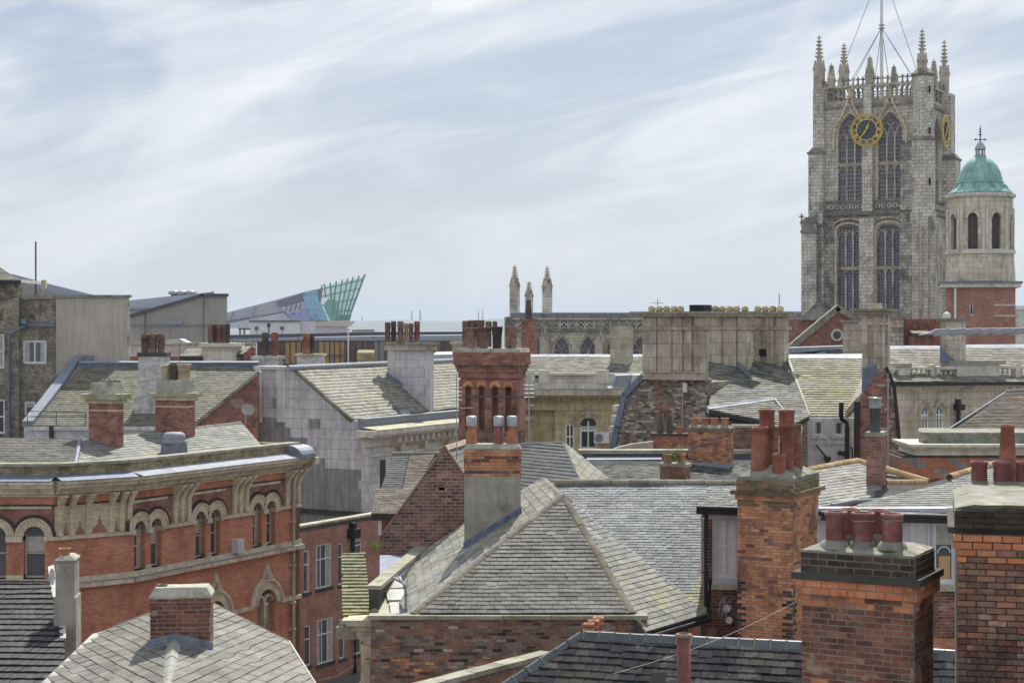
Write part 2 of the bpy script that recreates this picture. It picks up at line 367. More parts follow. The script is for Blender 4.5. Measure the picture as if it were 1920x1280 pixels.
# ------------------------------------------------------------------ materials
MATS = {}; SPEC = {}
def MT(k):
    if k not in MATS: MATS[k] = build_mat(k, **SPEC[k])
    return MATS[k]
def hexc(h):
    c = [int(h[i:i + 2], 16) / 255 for i in (0, 2, 4)]; return tuple(((x + .055) / 1.055) ** 2.4 if x > .04045 else x / 12.92 for x in c) + (1,)
LIFT = .80
def lift(h, g=None):
    c = hexc(h); g = g or LIFT; return tuple(min(.82, x ** g) for x in c[:3]) + (1,)
def build_mat(name, cols, rough=.85, spec=.3, pat=None, grime=.35, gs=.9, moss=None, streak=0, bump=.3, fine=28, metal=0, soot=None, alpha=1, spots=None, jitter=.75, cb=1.0):
    mt = bpy.data.materials.new(name); mt.use_nodes = True; nt = mt.node_tree; N = nt.nodes; L = nt.links; N.clear()
    out = N.new('ShaderNodeOutputMaterial'); bs = N.new('ShaderNodeBsdfPrincipled'); L.new(bs.outputs[0], out.inputs[0])
    bs.inputs['Roughness'].default_value = rough; bs.inputs['Specular IOR Level'].default_value = spec; bs.inputs['Metallic'].default_value = metal
    def m(op, a, b=None, clamp=False):
        n = N.new('ShaderNodeMath'); n.operation = op; n.use_clamp = clamp
        for i, x in enumerate((a, b)):
            if x is None: continue
            if isinstance(x, (int, float)): n.inputs[i].default_value = x
            else: L.new(x, n.inputs[i])
        return n.outputs[0]
    geo = N.new('ShaderNodeNewGeometry'); oi = N.new('ShaderNodeObjectInfo')
    def vec(sx=1, sy=1, sz=1, off=0):
        mp = N.new('ShaderNodeMapping'); L.new(geo.outputs['Position'], mp.inputs[0]); mp.inputs[1].default_value = (off, off * 1.7, off * .6); mp.inputs[3].default_value = (sx, sy, sz); return mp.outputs[0]
    def noise(v, sc, det=4, ro=.55):
        t = N.new('ShaderNodeTexNoise'); t.inputs['Scale'].default_value = sc; t.inputs['Detail'].default_value = det; t.inputs['Roughness'].default_value = ro; L.new(v, t.inputs['Vector']); return t.outputs[0]
    def ss(x, lo, hi, a=0, b=1):
        n = N.new('ShaderNodeMapRange'); n.interpolation_type = 'SMOOTHSTEP'; L.new(x, n.inputs[0]); n.inputs[1].default_value = lo; n.inputs[2].default_value = hi; n.inputs[3].default_value = a; n.inputs[4].default_value = b; return n.outputs[0]
    def mix(f, a, b, mode='MIX'):
        n = N.new('ShaderNodeMix'); n.data_type = 'RGBA'; n.blend_type = mode
        for i, x in ((0, f), (6, a), (7, b)):
            if isinstance(x, (int, float)): n.inputs[i].default_value = x
            elif isinstance(x, tuple): n.inputs[i].default_value = x
            else: L.new(x, n.inputs[i])
        return n.outputs[2]
    heights = []
    rnd = m('FRACT', m('ADD', oi.outputs['Random'], geo.outputs['Random Per Island']))
    mort = None
    if pat:
        uvn = N.new('ShaderNodeUVMap'); uvn.uv_map = 'UVMap'; bt = N.new('ShaderNodeTexBrick'); L.new(uvn.outputs[0], bt.inputs['Vector'])
        pw, ph, pm, pc = pat; bt.inputs['Scale'].default_value = 1; bt.inputs['Brick Width'].default_value = pw; bt.inputs['Row Height'].default_value = ph; bt.inputs['Mortar Size'].default_value = pm
        bt.inputs['Mortar Smooth'].default_value = .3; bt.inputs['Color1'].default_value = (0, 0, 0, 1); bt.inputs['Color2'].default_value = (1, 1, 1, 1); bt.inputs['Mortar'].default_value = (.5, .5, .5, 1); bt.offset = .5
        bw = N.new('ShaderNodeRGBToBW'); L.new(bt.outputs['Color'], bw.inputs[0]); rnd = bw.outputs[0]; mort = bt.outputs['Fac']
    n1 = noise(vec(), fine, 3, .6); n2 = noise(vec(off=3.3), gs, 5, .62)
    f = m('ADD', m('MULTIPLY', rnd, jitter), m('MULTIPLY', m('SUBTRACT', n1, .5), .5)); f = m('ADD', f, m('MULTIPLY', m('SUBTRACT', n2, .5), 1.0)); f = m('ADD', f, (1 - jitter) / 2, clamp=True)
    ramp = N.new('ShaderNodeValToRGB'); el = ramp.color_ramp.elements; gl = 1 if name[:5] in ('glass', 'dark', 'iron', 'stain') or name[:3] in ('sl_', 'til') or name == 'hills' else None; cs = [lift(c, gl) for c in cols]
    while len(el) < len(cs): el.new(.5)
    for i, c in enumerate(cs): el[i].position = i / max(1, len(cs) - 1); el[i].color = c
    if len(cs) == 1: el[1].color = cs[0]
    L.new(f, ramp.inputs[0]); c = ramp.outputs[0]
    if cb != 1.0: c = mix(1.0, c, (cb, cb, cb, 1), 'MULTIPLY')
    if mort is not None: c = mix(mort, c, lift(pc)); heights.append((m('SUBTRACT', 1, mort), .012))
    if grime: g = ss(noise(vec(off=7), gs * 2.3, 6, .65), .3, .72, 1 - grime, 1.06); c = mix(1.0, c, g, 'MULTIPLY')
    if streak: g = ss(noise(vec(3.2, 3.2, .22, off=11), 1.6, 5, .6), .38, .68, 1, 1 - streak); c = mix(1.0, c, g, 'MULTIPLY')
    if soot: # weather stains of their own shape: (colour, amount, scale)
        k = m('MULTIPLY', ss(noise(vec(1, 1, .7, off=23), soot[2], 6, .68), .52, .64), soot[1]); c = mix(k, c, hexc(soot[0]))
    if spots: k = m('MULTIPLY', ss(noise(vec(off=31), spots[2], 3, .5), .62, .7), spots[1]); c = mix(k, c, lift(spots[0]))
    if moss:
        sn = N.new('ShaderNodeSeparateXYZ'); L.new(geo.outputs['Normal'], sn.inputs[0])
        k = ss(noise(vec(off=41), moss[2] if len(moss) > 2 else 1.3, 6, .66), .62 - .3 * moss[1], .78 - .3 * moss[1]); k = m('MULTIPLY', k, .8); c = mix(k, c, hexc(moss[0]))
    L.new(c, bs.inputs['Base Color'])
    rg = m('ADD', m('MULTIPLY', m('SUBTRACT', n2, .5), .35), rough, clamp=True); L.new(rg, bs.inputs['Roughness'])
    if bump:
        h = m('MULTIPLY', n1, .004 * bump / .3)
        for x, a in heights: h = m('ADD', h, m('MULTIPLY', x, a))
        b = N.new('ShaderNodeBump'); b.inputs['Strength'].default_value = .8; b.inputs['Distance'].default_value = 1; L.new(h, b.inputs['Height']); L.new(b.outputs[0], bs.inputs['Normal'])
    if alpha < 1:
        tr = N.new('ShaderNodeBsdfTransparent'); mx = N.new('ShaderNodeMixShader'); mx.inputs[0].default_value = alpha; L.new(tr.outputs[0], mx.inputs[1]); L.new(bs.outputs[0], mx.inputs[2]); L.new(mx.outputs[0], out.inputs[0])
    return mt
def D(k, *cols, **kw): SPEC[k] = dict(cols=cols, **kw)
# bricks, laid one by one
D('br_orange', 'ba7048', 'ca8458', 'ae6440', 'd69a6c', 'c27a50', grime=.3, soot=('3a2c24', .6, 1.6))
D('br_bright', 'c86e44', 'd48054', 'b8623e', 'd69064', grime=.25, soot=('4a2a1c', .5, 2.2))
D('br_red', '84544a', '966250', '6e463c', 'a67260', '8a5a4e', grime=.3, soot=('33221e', .5, 1.4))
D('br_brown', '643a30', '7a4638', '50302a', '8e5846', '6c3e32', '40282a', grime=.35, soot=('2e2320', .55, 1.5), spots=('a08a76', .6, 3.5))
D('br_plum', '68493e', '7c5848', '523c36', '8c6656', '985e4c', '44322e', grime=.4, soot=('2a2220', .6, 1.7))
D('br_black', '2c2725', '3a322d', '463a33', '231f1d', '553f33', grime=.4, moss=('55563a', .22, 2.0))
D('br_mossy', '6c5640', '8a6a48', '4a4034', '9a7c54', '36322a', grime=.4, moss=('6a6a3c', .55, 2.2))
D('br_grime', '4e403a', '80584a', 'a06850', '6c564c', 'b08064', '584a44', '98867a', grime=.5, gs=1.1, soot=('2b2523', .65, 1.0), moss=('5c5b42', .18, 1.1))
D('br_gable', '4c3a38', '6c4c44', '382e30', '805e50', '58423e', grime=.35, soot=('b08a78', .35, 1.5))
D('br_white', 'c9c8c4', 'dddcd8', 'b4b4b2', 'e4e2dc', grime=.3, soot=('6e6c6a', .5, 1.6))
D('br_yellow', 'b8a276', 'c9b68a', 'a08c62', 'd2c299', grime=.35, soot=('4a4436', .55, 1.3), moss=('5c6038', .25, 1.5))
D('br_flint', 'a89f8a', 'bcb299', '5e564c', '8a8170', 'c8bea2', '4c463e', grime=.3, soot=('33302b', .3, 2.2))
D('br_chequer', 'a15a42', 'b56a4e', '8d4c3a', grime=.25)
D('mortar_pink', 'a08c82', '8e7c72', grime=.3, rough=.95)
D('sl_warm', '7a7871', '86847c', '6e6c66', '929087', '74726b', rough=.72, spec=.3, grime=.3, gs=.9, soot=('5c594f', .45, 1.2), moss=('70704c', .1, 1.6), streak=.22)
D('br_flint_dark', '4c463e', '5e564a', '3a352f', '6c6454', grime=.3)
D('sl_worn', '3e3d3b', '4a4945', '353433', '53514c', grime=.3, rough=.8, spec=.12, streak=.22)
D('mortar', '9c9084', '867c70', grime=.35, rough=.95)
D('mortar_dark', '8a8074', '746a60', grime=.4, rough=.95)
D('mortar_red', '8a6a58', '7c5c4c', grime=.3, rough=.95)
# bricks as a wall surface
D('wall_red', 'b66c50', 'c2785a', 'ac644a', 'c88466', 'bc7256', pat=(.225, .075, .006, 'b07a60'), grime=.2, gs=.5, jitter=.55, soot=('6e3426', .35, .9))
D('wall_red_b', '9c6254', 'ac7060', '8c564a', 'b67c6a', pat=(.225, .075, .008, 'a88a7c'), grime=.3, gs=.5, jitter=.7)
D('wall_old_red', '8a5448', '9a6252', '78493e', pat=(.225, .075, .008, '8a7468'), grime=.4, soot=('3c2a26', .5, .9))
D('wall_yellow', 'd8c8a6', 'e2d5b6', 'c8b894', 'e8dcc0', pat=(.225, .075, .008, '8c7c60'), grime=.25, jitter=.6)
D('wall_yellow_m', 'a8996c', 'baa97c', '8c8058', 'c6b58c', pat=(.225, .075, .010, '6e6448'), grime=.4, jitter=.6, moss=('5a5c30', .42, .9), soot=('3a3828', .5, 1.4))
D('wall_dirty', 'a89c84', 'b8ac92', '7a7262', 'c4b8a0', '665f52', pat=(.225, .075, .012, '5c564a'), grime=.5, gs=.7, soot=('35312a', .7, .8))
D('wall_white', 'cfd0d2', 'dcdcde', 'c0c2c4', pat=(.225, .075, .008, 'a4a4a8'), grime=.25, soot=('7c7c80', .4, .8))
D('ashlar_white', 'c2c0c0', 'cecccc', 'b6b4b6', 'd6d4d2', pat=(.82, .5, .012, '8a888c'), grime=.18, gs=.5, jitter=.6, streak=.15, soot=('8c8a90', .35, .6))
# stone
D('st_block', 'cac8c6', 'cfcdcb', 'c3c1c1', 'd4d1ce', grime=.25, gs=.45, streak=.22, jitter=.5, soot=('8a8890', .35, .5))
D('stone', 'b8ac98', 'c6bca8', 'a59a86', 'd0c6b2', pat=(.95, .62, .014, '857c6c'), jitter=.7, grime=.25, gs=.6, streak=.2, soot=('5e584c', .4, .8))
D('stone_pale', 'cac3b4', 'd6d0c2', 'bab3a4', grime=.2, gs=.6, streak=.15, soot=('6c675c', .35, .9))
D('stone_yel', 'b8a274', 'c6b287', 'a89264', pat=(1.1, .42, .008, '8c7c58'), grime=.25, gs=.5, streak=.25, soot=('6a5a3c', .3, .6))
D('stone_trim', 'cbbd9e', 'd8cbae', 'bbac8e', grime=.3, gs=1.2, streak=.2, soot=('6a6048', .35, 1.4))
D('minster', 'd6cebe', 'e0d8c8', 'beb6a6', 'e8e0d2', 'a39c90', pat=(.62, .36, .02, '6c665a'), grime=.25, gs=.35, streak=.25, jitter=.85, soot=('5a5654', .5, .42))
D('minster_dark', 'c4bdb0', 'd2cabc', '9a958c', 'b4ada0', pat=(.6, .35, .02, '4c4844'), grime=.45, gs=.4, streak=.3, jitter=.9, soot=('48464a', .6, .5))
D('minster_trim', 'b4aa96', 'c2b8a4', '9a9282', grime=.35, gs=.5, soot=('454340', .6, .8))
D('minster_sooty', '76736a', '86827a', '605e58', grime=.4, gs=.6, moss=('3e4a34', .4, .6))
D('cupola_stone', 'cfc2a8', 'dacfb8', 'bfb298', pat=(.9, .42, .008, '8c8068'), grime=.25, gs=.5, streak=.3, soot=('5e5648', .35, .6))
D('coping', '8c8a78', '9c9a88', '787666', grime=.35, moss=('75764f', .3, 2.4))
D('coping_pale', 'a8a488', 'b8b498', '94907a', grime=.3, moss=('83864e', .35, 2.0))
D('cement', '77766c', '8a897e', '64635a', grime=.35, moss=('5e6244', .5, 2.6), spots=('b8b28a', .6, 4))
D('cement_pale', '9a978a', 'aca99a', '85827a', grime=.35, moss=('7f8058', .35, 2.6), spots=('c8c4a0', .5, 5))
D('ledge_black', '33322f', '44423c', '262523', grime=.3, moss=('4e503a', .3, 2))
D('render_grey', '7c7a76', '8a8884', '6e6c68', grime=.25, gs=.6, streak=.3)
D('render_stain', '8e887a', '9a9486', '827c6e', grime=.2, gs=1.0, streak=.15, spots=('bcb6a6', .6, 2.2), soot=('6c675c', .6, 2.0))
D('concrete_wall', 'a89e90', 'b0a698', 'a0968a', grime=.15, gs=.25, streak=.16)
D('brown_clad', '8c847e', '94908a', '847c76', grime=.12, gs=.15, streak=.15)
D('painted_white', 'c6c8c8', 'd6d8d8', 'b4b6b6', grime=.2, gs=.8, streak=.22, soot=('8a8a84', .3, 1.2))
D('painted_grey', 'b4b2ba', 'c0bec6', 'a8a6ae', grime=.15, rough=.6)
D('frame_white', 'd4d4d6', 'e0e0e2', grime=.15, rough=.5, spec=.4)
D('frame_cream', 'b4b09c', 'c2beaa', grime=.2, rough=.6)
D('cream', 'ccc9b0', 'd6d3bc', grime=.25, streak=.2, rough=.7)
D('glass', '20262c', '2c343c', '161b20', rough=.08, spec=.9, grime=.1, bump=0, gs=.8)
D('glass_dim', '4a5054', '5c6266', '3c4246', rough=.14, spec=.7, grime=.25, bump=0, gs=1.2)
D('blind', 'd0d0ce', 'dcdcda', 'c0c0be', rough=.4, spec=.5, grime=.15, bump=0)
D('stained', '3c4258', '4a5068', '2c3040', '585e78', rough=.25, spec=.6, grime=.3, bump=0, pat=(.3, .3, .02, '8a8c92'), jitter=.9)
D('curtain', 'a8a69c', 'b8b6ac', '98968c', grime=.3, gs=3, bump=0)
D('louvre', '6c6a70', '7a787e', '605e64', rough=.7, grime=.3)
D('dark', '141414', '1c1c1e', rough=.9, grime=0)
# slates and tiles
D('sl_grey', '5e5d58', '6c6b65', '51504c', '7a7870', '64635d', rough=.72, spec=.3, grime=.25, gs=1.1, moss=('6f7052', .12, 1.4), streak=.22)
D('sl_pale', '80827f', '90918d', '727472', 'a0a09a', rough=.72, spec=.3, grime=.25, gs=.8, moss=('7c7d5c', .15, 1.0), streak=.22)
D('sl_blue', '70757a', '80868a', '62676c', '929798', '6a6f74', rough=.72, spec=.3, grime=.22, gs=.5, spots=('8e9292', .5, 2.2), soot=('54585a', .5, 1.1), streak=.22)
D('sl_yellow', '84835f', '949270', '74744f', rough=.72, spec=.3, grime=.3, gs=1.4, moss=('8a8b3e', .6, 1.6), streak=.22)
D('sl_dark', '202227', '2a2c32', '191b20', '34373e', '26282f', rough=.8, spec=.12, grime=.3, gs=1.0, soot=('6c6c68', .5, 1.3), streak=.22)
D('sl_bluedark', '30363e', '3c424a', '282d34', '4a5058', rough=.72, spec=.3, grime=.3, gs=1.4, moss=('5a6648', .1, 1.6), streak=.22)
D('sl_moss', '78766a', '8a8878', '66655a', '9c9a88', rough=.72, spec=.3, grime=.3, gs=1.0, moss=('7c7d56', .22, .8), soot=('55563e', .4, 1.6), streak=.22)
D('sl_green', '8c8a6a', '9e9c7c', '7a785c', 'b2af92', rough=.72, spec=.3, grime=.3, gs=.9, moss=('85844a', .32, .6), streak=.22)
D('sl_lime', '8c8b80', '9d9b8e', '7a7970', 'aeab9c', rough=.72, spec=.3, grime=.22, gs=.8, moss=('93925f', .14, .7), streak=.22)
D('sl_brown', '5a5248', '6a6054', '4a443c', '7a6e60', '75746a', rough=.72, grime=.4, moss=('6c6c4c', .3, 1.4), streak=.22)
D('tile_black', '262529', '302f34', '1e1d22', '3a383e', rough=.6, spec=.35, grime=.3, gs=1.4)
D('ridge_grey', '6a655c', '7a746a', '5c574f', '857c70', grime=.3, moss=('7c7a58', .3, 2))
D('ridge_orange', '9a8056', 'ab8e62', '86704c', grime=.3, moss=('7e7a4c', .35, 2))
D('ridge_hip', '585249', '69624f', '4a453e', '746c60', grime=.3, moss=('7c7a58', .2, 2))
D('ridge_pale', '8a8a82', '98988f', '7a7a74', grime=.3)
D('ridge_blue', '3a4247', '485056', '30373c', grime=.3, rough=.5, spec=.5, moss=('56604c', .2, 3))
D('ridge_pink', '8c7468', '9c8474', '7a645a', grime=.3)
D('under', '2a2a2a', '363634', rough=.9)
D('lead', '666d78', '747b88', '585f6a', rough=.65, spec=.5, metal=.15, grime=.25, gs=1.4)
D('lead_pale', '7c828c', '8c929c', '707682', rough=.68, spec=.3, metal=.0, grime=.2, gs=1.4)
D('lead_blue', '566076', '667086', '4a5468', rough=.6, spec=.4, metal=.1, grime=.3, gs=2)
D('white_patch', 'a2a29a', 'b0b0a8', '94948c', rough=.7, grime=.2, gs=1.6, moss=('7c7c58', .12, 3))
D('moss_tile', '74755c', '86866a', '62634c', '979678', rough=.9, spec=.1, grime=.3, gs=2, moss=('8f9048', .45, 1.2), spots=('c9a520', .8, .9))
D('terra', '8a4e3e', '9a5c48', '7a4234', grime=.42, gs=2, rough=.7, soot=('3a2422', .35, 2.2))
D('terra_br', 'b06a48', 'c07a56', 'a05e40', grime=.4, gs=2, rough=.7)
D('terra_dk', '74564a', '886658', '5e463c', '987a68', grime=.425, gs=2, rough=.7, soot=('2c2420', .5, 2))
D('terra_wine', '6c3834', '7c443e', '5c2e2a', grime=.42, gs=2.5, rough=.62, spec=.4, soot=('b8b0a4', .25, 3.5))
D('pot_yellow', 'b0a078', 'bfb088', '9c8e68', grime=.4, gs=1.6, soot=('3c3830', .6, 1.6))
D('pot_dark', '3c3833', '4a453f', '2c2926', grime=.3)
D('metal', '9aa0a4', 'aab0b4', '8a9094', metal=.6, rough=.45, grime=.25, gs=2)
D('metal_dk', '44464a', '54565a', rough=.5, metal=.5, grime=.2)
D('iron', '17171c', '22222a', rough=.45, spec=.5, grime=.2)
D('pipe_cream', 'a89a80', 'b8aa90', grime=.25, rough=.6)
D('pipe_grey', '6e7078', '7e8088', grime=.25, rough=.6)
D('gold', 'b89a3c', 'c8ac4c', 'd2b85c', rough=.4, metal=.35, grime=.1, spec=.6)
D('copper', '84b8b2', '96c6be', '78aaa4', 'a8d2ca', grime=.25, gs=.8, rough=.7, streak=.3)
D('zinc', '8c949c', '9ca4ac', rough=.5, metal=.3, grime=.15)
D('grey_roof', '8a92a0', '98a0ae', '7c8492', rough=.5, grime=.1, gs=.1)
D('deep_grey', 'a09fa9', 'aaa9b2', '96959f', rough=.6, grime=.08, gs=.06)
D('deep_pale', 'b6b5be', 'c0bfc8', rough=.6, grime=.1, gs=.08)
D('deep_dark', '5c5c74', '66667c', rough=.5, grime=.1, gs=.08)
D('deep_blue', '5c9cba', '78b0ca', '5090b0', '94c4d8', rough=.35, grime=.1, gs=.1, pat=(2.4, 2.2, .12, '9cc0d0'), jitter=.9, bump=0)
D('deep_violet', '6c78b4', '8c96c4', '5c68a8', 'c4c8dc', rough=.4, grime=.1, gs=.15, pat=(2.6, 1.4, .06, 'b0b8d4'), jitter=.9, bump=0)
D('deep_glass', '9cd4c6', 'acdccf', '8ccabc', rough=.2, spec=.6, grime=.1, gs=.1, alpha=.42, bump=0)
D('deep_steel', '4c7a72', '5a8880', rough=.4, metal=.3, grime=.1)
D('clad_amber', 'b88a50', 'c49660', 'a87c46', grime=.15, gs=.5, rough=.6)
D('clad_rust', '6e5c4e', '7e6a5a', '5e4c42', grime=.3, gs=.8, streak=.3)
D('hills', '4a5648', '5c6854', '6a7458', '38463c', grime=.3, gs=.002, jitter=0, fine=.01, bump=0)
D('ground', '55534e', '605e58', '4a4844', grime=.3, gs=.02, jitter=0, fine=.3)
D('roofs_far', '5c5854', '6a6660', grime=.3, gs=.1)
D('weed', '5c6a30', '74823e', '465426', 'a8a468', rough=.8, grime=.1, bump=0)
D('wire', '8a8c90', 'a0a2a6', rough=.5, grime=0, bump=0)
D('foil', '90949a', 'a0a4aa', metal=.3, rough=.6, grime=.2, gs=3)
D('grass_ridge', '6a6c4a', grime=.2)
# ------------------------------------------------------------------ setting
def setting():
    mb = MB(); n = 40
    mb.add([(-8000, -280, 0), (8000, -280, 0), (8000, 10000, 0), (-8000, 10000, 0)], [(0, 1, 2, 3)])
    solo('ground', None, None, mb, 'ground', loc=(0, 0, 0), kind='structure')
    mb = MB(); nx, ny = 160, 10; vs = []; fs = []
    for j in range(ny + 1):
        for i in range(nx + 1):
            x = -2600 + 5200 * i / nx; Y = 5200 + 380 * j; t = j / ny; px = 960 + x / 5200 * F
            # ridge line read from the photograph, higher towards the right
            top = np.interp(px, [-640, 600, 760, 900, 1100, 1500, 1920, 2600], [30, 37, 42, 52, 46, 66, 88, 80]) + 7 * math.sin(x / 140) + 5 * math.sin(x / 61 + 1) + R(-1.5, 1.5)
            vs.append((x * (1 + .06 * j), Y, -2 + (top + 2) * math.sin(min(1, t * 1.25) * math.pi / 2) ** 1.3 + (R(-2, 2) if 0 < j < 9 else 0)))
    for j in range(ny):
        for i in range(nx): a = j * (nx + 1) + i; fs.append((a, a + 1, a + nx + 2, a + nx + 1))
    mb.add(vs, fs, True); solo('hills', None, None, mb, 'hills', loc=(0, 5200, 0), kind='structure')
    for px, top, w in ((772, 583, 5), (788, 581, 6), (897, 583, 4), (905, 582, 4), (679, 592, 4)):
        mb = MB(); Y = 6400; z1 = ZP(top, Y); mb.tube([P(px, 600, Y), (P(px, 600, Y).x, Y, z1)], [w * .7, w * .45], 6)
        solo('far_mast', 'thin mast on the hazy hills, %s' % {772: 'left of the close pair', 788: 'right of the close pair', 897: 'left of the two nearest the church', 905: 'right of the two nearest the church', 679: 'just right of the glass prow'}[px], 'mast', mb, 'metal_dk', group='masts on the far hills')
setting()

# ------------------------------------------------------------------ chimneys
def pot(T, x, y, z0, z1, r, style, mat, label=None, parent=None):
    h = z1 - z0; n = 18
    if style == 'roll': pr = [(r * .98, 0), (r * 1.0, h * .15), (r * 1.0, h * .6), (r * .97, h * .78), (r * .96, h * .82), (r * 1.12, h * .88), (r * 1.17, h * .94), (r * 1.12, h), (r * .92, h), (r * .88, h * .9), (r * .85, h * .3)]
    elif style == 'taper': pr = [(r * 1.2, 0), (r * 1.22, h * .1), (r * 1.0, h * .6), (r * .84, h * .95), (r * .95, h * .96), (r * .95, h), (r * .8, h), (r * .72, h * .8)]
    elif style == 'bottle': pr = [(r * 1.1, 0), (r * 1.12, h * .35), (r * 1.05, h * .6), (r * .86, h * .92), (r * .98, h * .94), (r * .98, h), (r * .8, h), (r * .72, h * .8)]
    elif style == 'cyl': pr = [(r * .95, 0), (r * .96, h * .72), (r * 1.04, h * .725), (r * 1.0, h * .74), (r * 1.0, h * .95), (r * 1.1, h * .96), (r * 1.1, h), (r * .88, h), (r * .8, h * .8)]
    elif style == 'crown': pr = [(r * .8, 0), (r * .86, h * .3), (r * .88, h * .62), (r * 1.0, h * .66), (r * .95, h * .7), (r * .95, h * .8), (r * 1.12, h * .83), (r * 1.0, h * .9), (r * 1.12, h * .96), (r * 1.05, h), (r * .8, h), (r * .7, h * .7)]
    elif style == 'louvre': pr = [(r * .9, 0), (r * .92, h * .25), (r * .72, h * .3), (r * .72, h * .7), (r * 1.0, h * .74), (r * 1.0, h * .95), (r * .9, h), (r * .7, h), (r * .6, h * .8)]
    elif style == 'short': pr = [(r * 1.0, 0), (r * .96, h * .8), (r * 1.08, h * .86), (r * 1.08, h), (r * .86, h), (r * .8, h * .6)]
    elif style == 'dome': pr = [(r * .6, 0), (r * .95, h * .25), (r * 1.0, h * .55), (r * .8, h * .85), (r * .35, h), (0.01, h * 1.02)]
    elif style == 'cone': pr = [(r * 1.0, 0), (r * .85, h * .4), (r * .55, h * .95), (r * .65, h), (r * .45, h), (r * .4, h * .8)]
    else: pr = [(r, 0), (r, h), (r * .85, h), (r * .85, h * .6)]
    if y < 70 and style in ('roll', 'short', 'bottle', 'cyl', 'taper', 'cylx'): # heaped mortar round the foot
        m0 = MB(); k0 = 1.0 + R(-.1, .15); m0.lathe((x, y, z0 - .02), [(r * 1.55 * k0, -.02), (r * 1.38 * k0, .03), (r * 1.12, .075), (r * .9, .085)], 11); T.part('mortar_bed', m0, 'cement')
    mb = MB(); mb.lathe((x, y, z0), pr, n)
    if style == 'louvre': # openings between fins
        for k in range(8):
            t = 2 * math.pi * (k + .5) / 8; c, s_ = math.cos(t), math.sin(t)
            mb.tube([(x + c * r * .86, y + s_ * r * .86, z0 + h * .22), (x + c * r * .86, y + s_ * r * .86, z0 + h * .76)], r * .12, 4)
    if style in ('roll', 'taper', 'bottle', 'cyl', 'short', 'crown'): # dark flue inside
        mb.cm = 1; mb.lathe((x, y, z0), [(r * .75, h * .8), (.01, h * .8)], n); return T.part('chimney_pot', mb, [mat, 'dark'], label=label, parent=parent)
    return T.part('chimney_pot', mb, mat, label=label, parent=parent)

def chimney(name, label, px0, Y, px1, L, layers, pots=(), yaw=28, px2=None, group=None, bl=.225, bh=.075, cat='chimney', sides='FRLB', W=None, T=None, base=None):
    """layers from the top down: (py_top, py_bottom, outset, kind, material[, extra]) read at the near left corner"""
    fr = Frame(px0, Y, yaw); W = W or fr.ua(px1)
    if px2: L = fr.wa(px2, W)
    zb = min(ZP(l[1], Y) for l in layers) if base is None else base
    T = T or Thing(name, label, cat, fr.pt(W / 2, L / 2, zb), group)
    T.fr, T.W, T.L = fr, W, L
    for ly in layers:
        z1, z0, o, kind, mat = ZP(ly[0], Y), ZP(ly[1], Y), ly[2], ly[3], ly[4]; ex = ly[5] if len(ly) > 5 else None
        if kind == 'brick':
            core = MB(); core.fbox(fr, -o + .0045, W + o - .0045, -o + .0045, L + o - .0045, z0, z1)
            T.part('mortar_core', core, ex if isinstance(ex, str) else ('mortar' if mat in ('br_brown', 'br_plum') else 'mortar_dark'))
            mf = ex if callable(ex) else None
            for k, fc, a0, a1 in (('F', Face(fr, 'u', -o), -o, W + o), ('R', Face(fr, 'w', W + o), -o, L + o), ('L', Face(fr, 'w', -o, -1), -o, L + o), ('B', Face(fr, 'u', L + o, -1), -o, W + o)):
                if k in 'FB': bond(T, fc, a0, a1, z0, z1, mat, bl=bl, bh=bh, core=None, th=.06, matfn=mf)
                elif k in sides: bond(T, fc, a0 + .062, a1 - .062, z0, z1, mat, bl=bl, bh=bh, core=None, th=.06, matfn=mf)
        elif kind == 'slope':
            mb = MB(); t = ex or .15; n = 8; nm = 'flaunching'
            q0 = [(-o, -o), (W + o, -o), (W + o, L + o), (-o, L + o)]; q1 = [(-o + t, -o + t), (W + o - t, -o + t), (W + o - t, L + o - t), (-o + t, L + o - t)]
            def rows(q, z): # edge points, slightly uneven
                out = []
                for i in range(4):
                    a, b = q[i], q[(i + 1) % 4]
                    for k in range(n): f = k / n; out.append(fr.pt(a[0] + (b[0] - a[0]) * f, a[1] + (b[1] - a[1]) * f, z + R(-.008, .008)))
                return out
            A, B, C = rows(q0, z0), rows(q0, z0 + (z1 - z0) * .25), rows(q1, z1); m = len(A)
            mb.add(A + B + C, [(i, (i + 1) % m, m + (i + 1) % m, m + i) for i in range(m)] + [(m + i, m + (i + 1) % m, 2 * m + (i + 1) % m, 2 * m + i) for i in range(m)] + [tuple(range(2 * m, 3 * m))])
            T.part(nm, mb, mat)
        else:
            mb = MB(); mb.fbox(fr, -o, W + o, -o, L + o, z0, z1, top=ex if isinstance(ex, float) else 0); T.part(kind, mb, mat)
    for p in pots: # (px centre, py_base, py_top, width px, w position, style, material)
        px, pb, pt_, wd, wp, st, mat = p[:7]; u = fr.ua(px, wp); q = fr.pt(u, wp, 0); s_ = q.y / F
        pot(T, q.x, q.y, ZP(pb, q.y), ZP(pt_, q.y), wd * s_ / 2, st, mat, p[7] if len(p) > 7 else None)
    return T

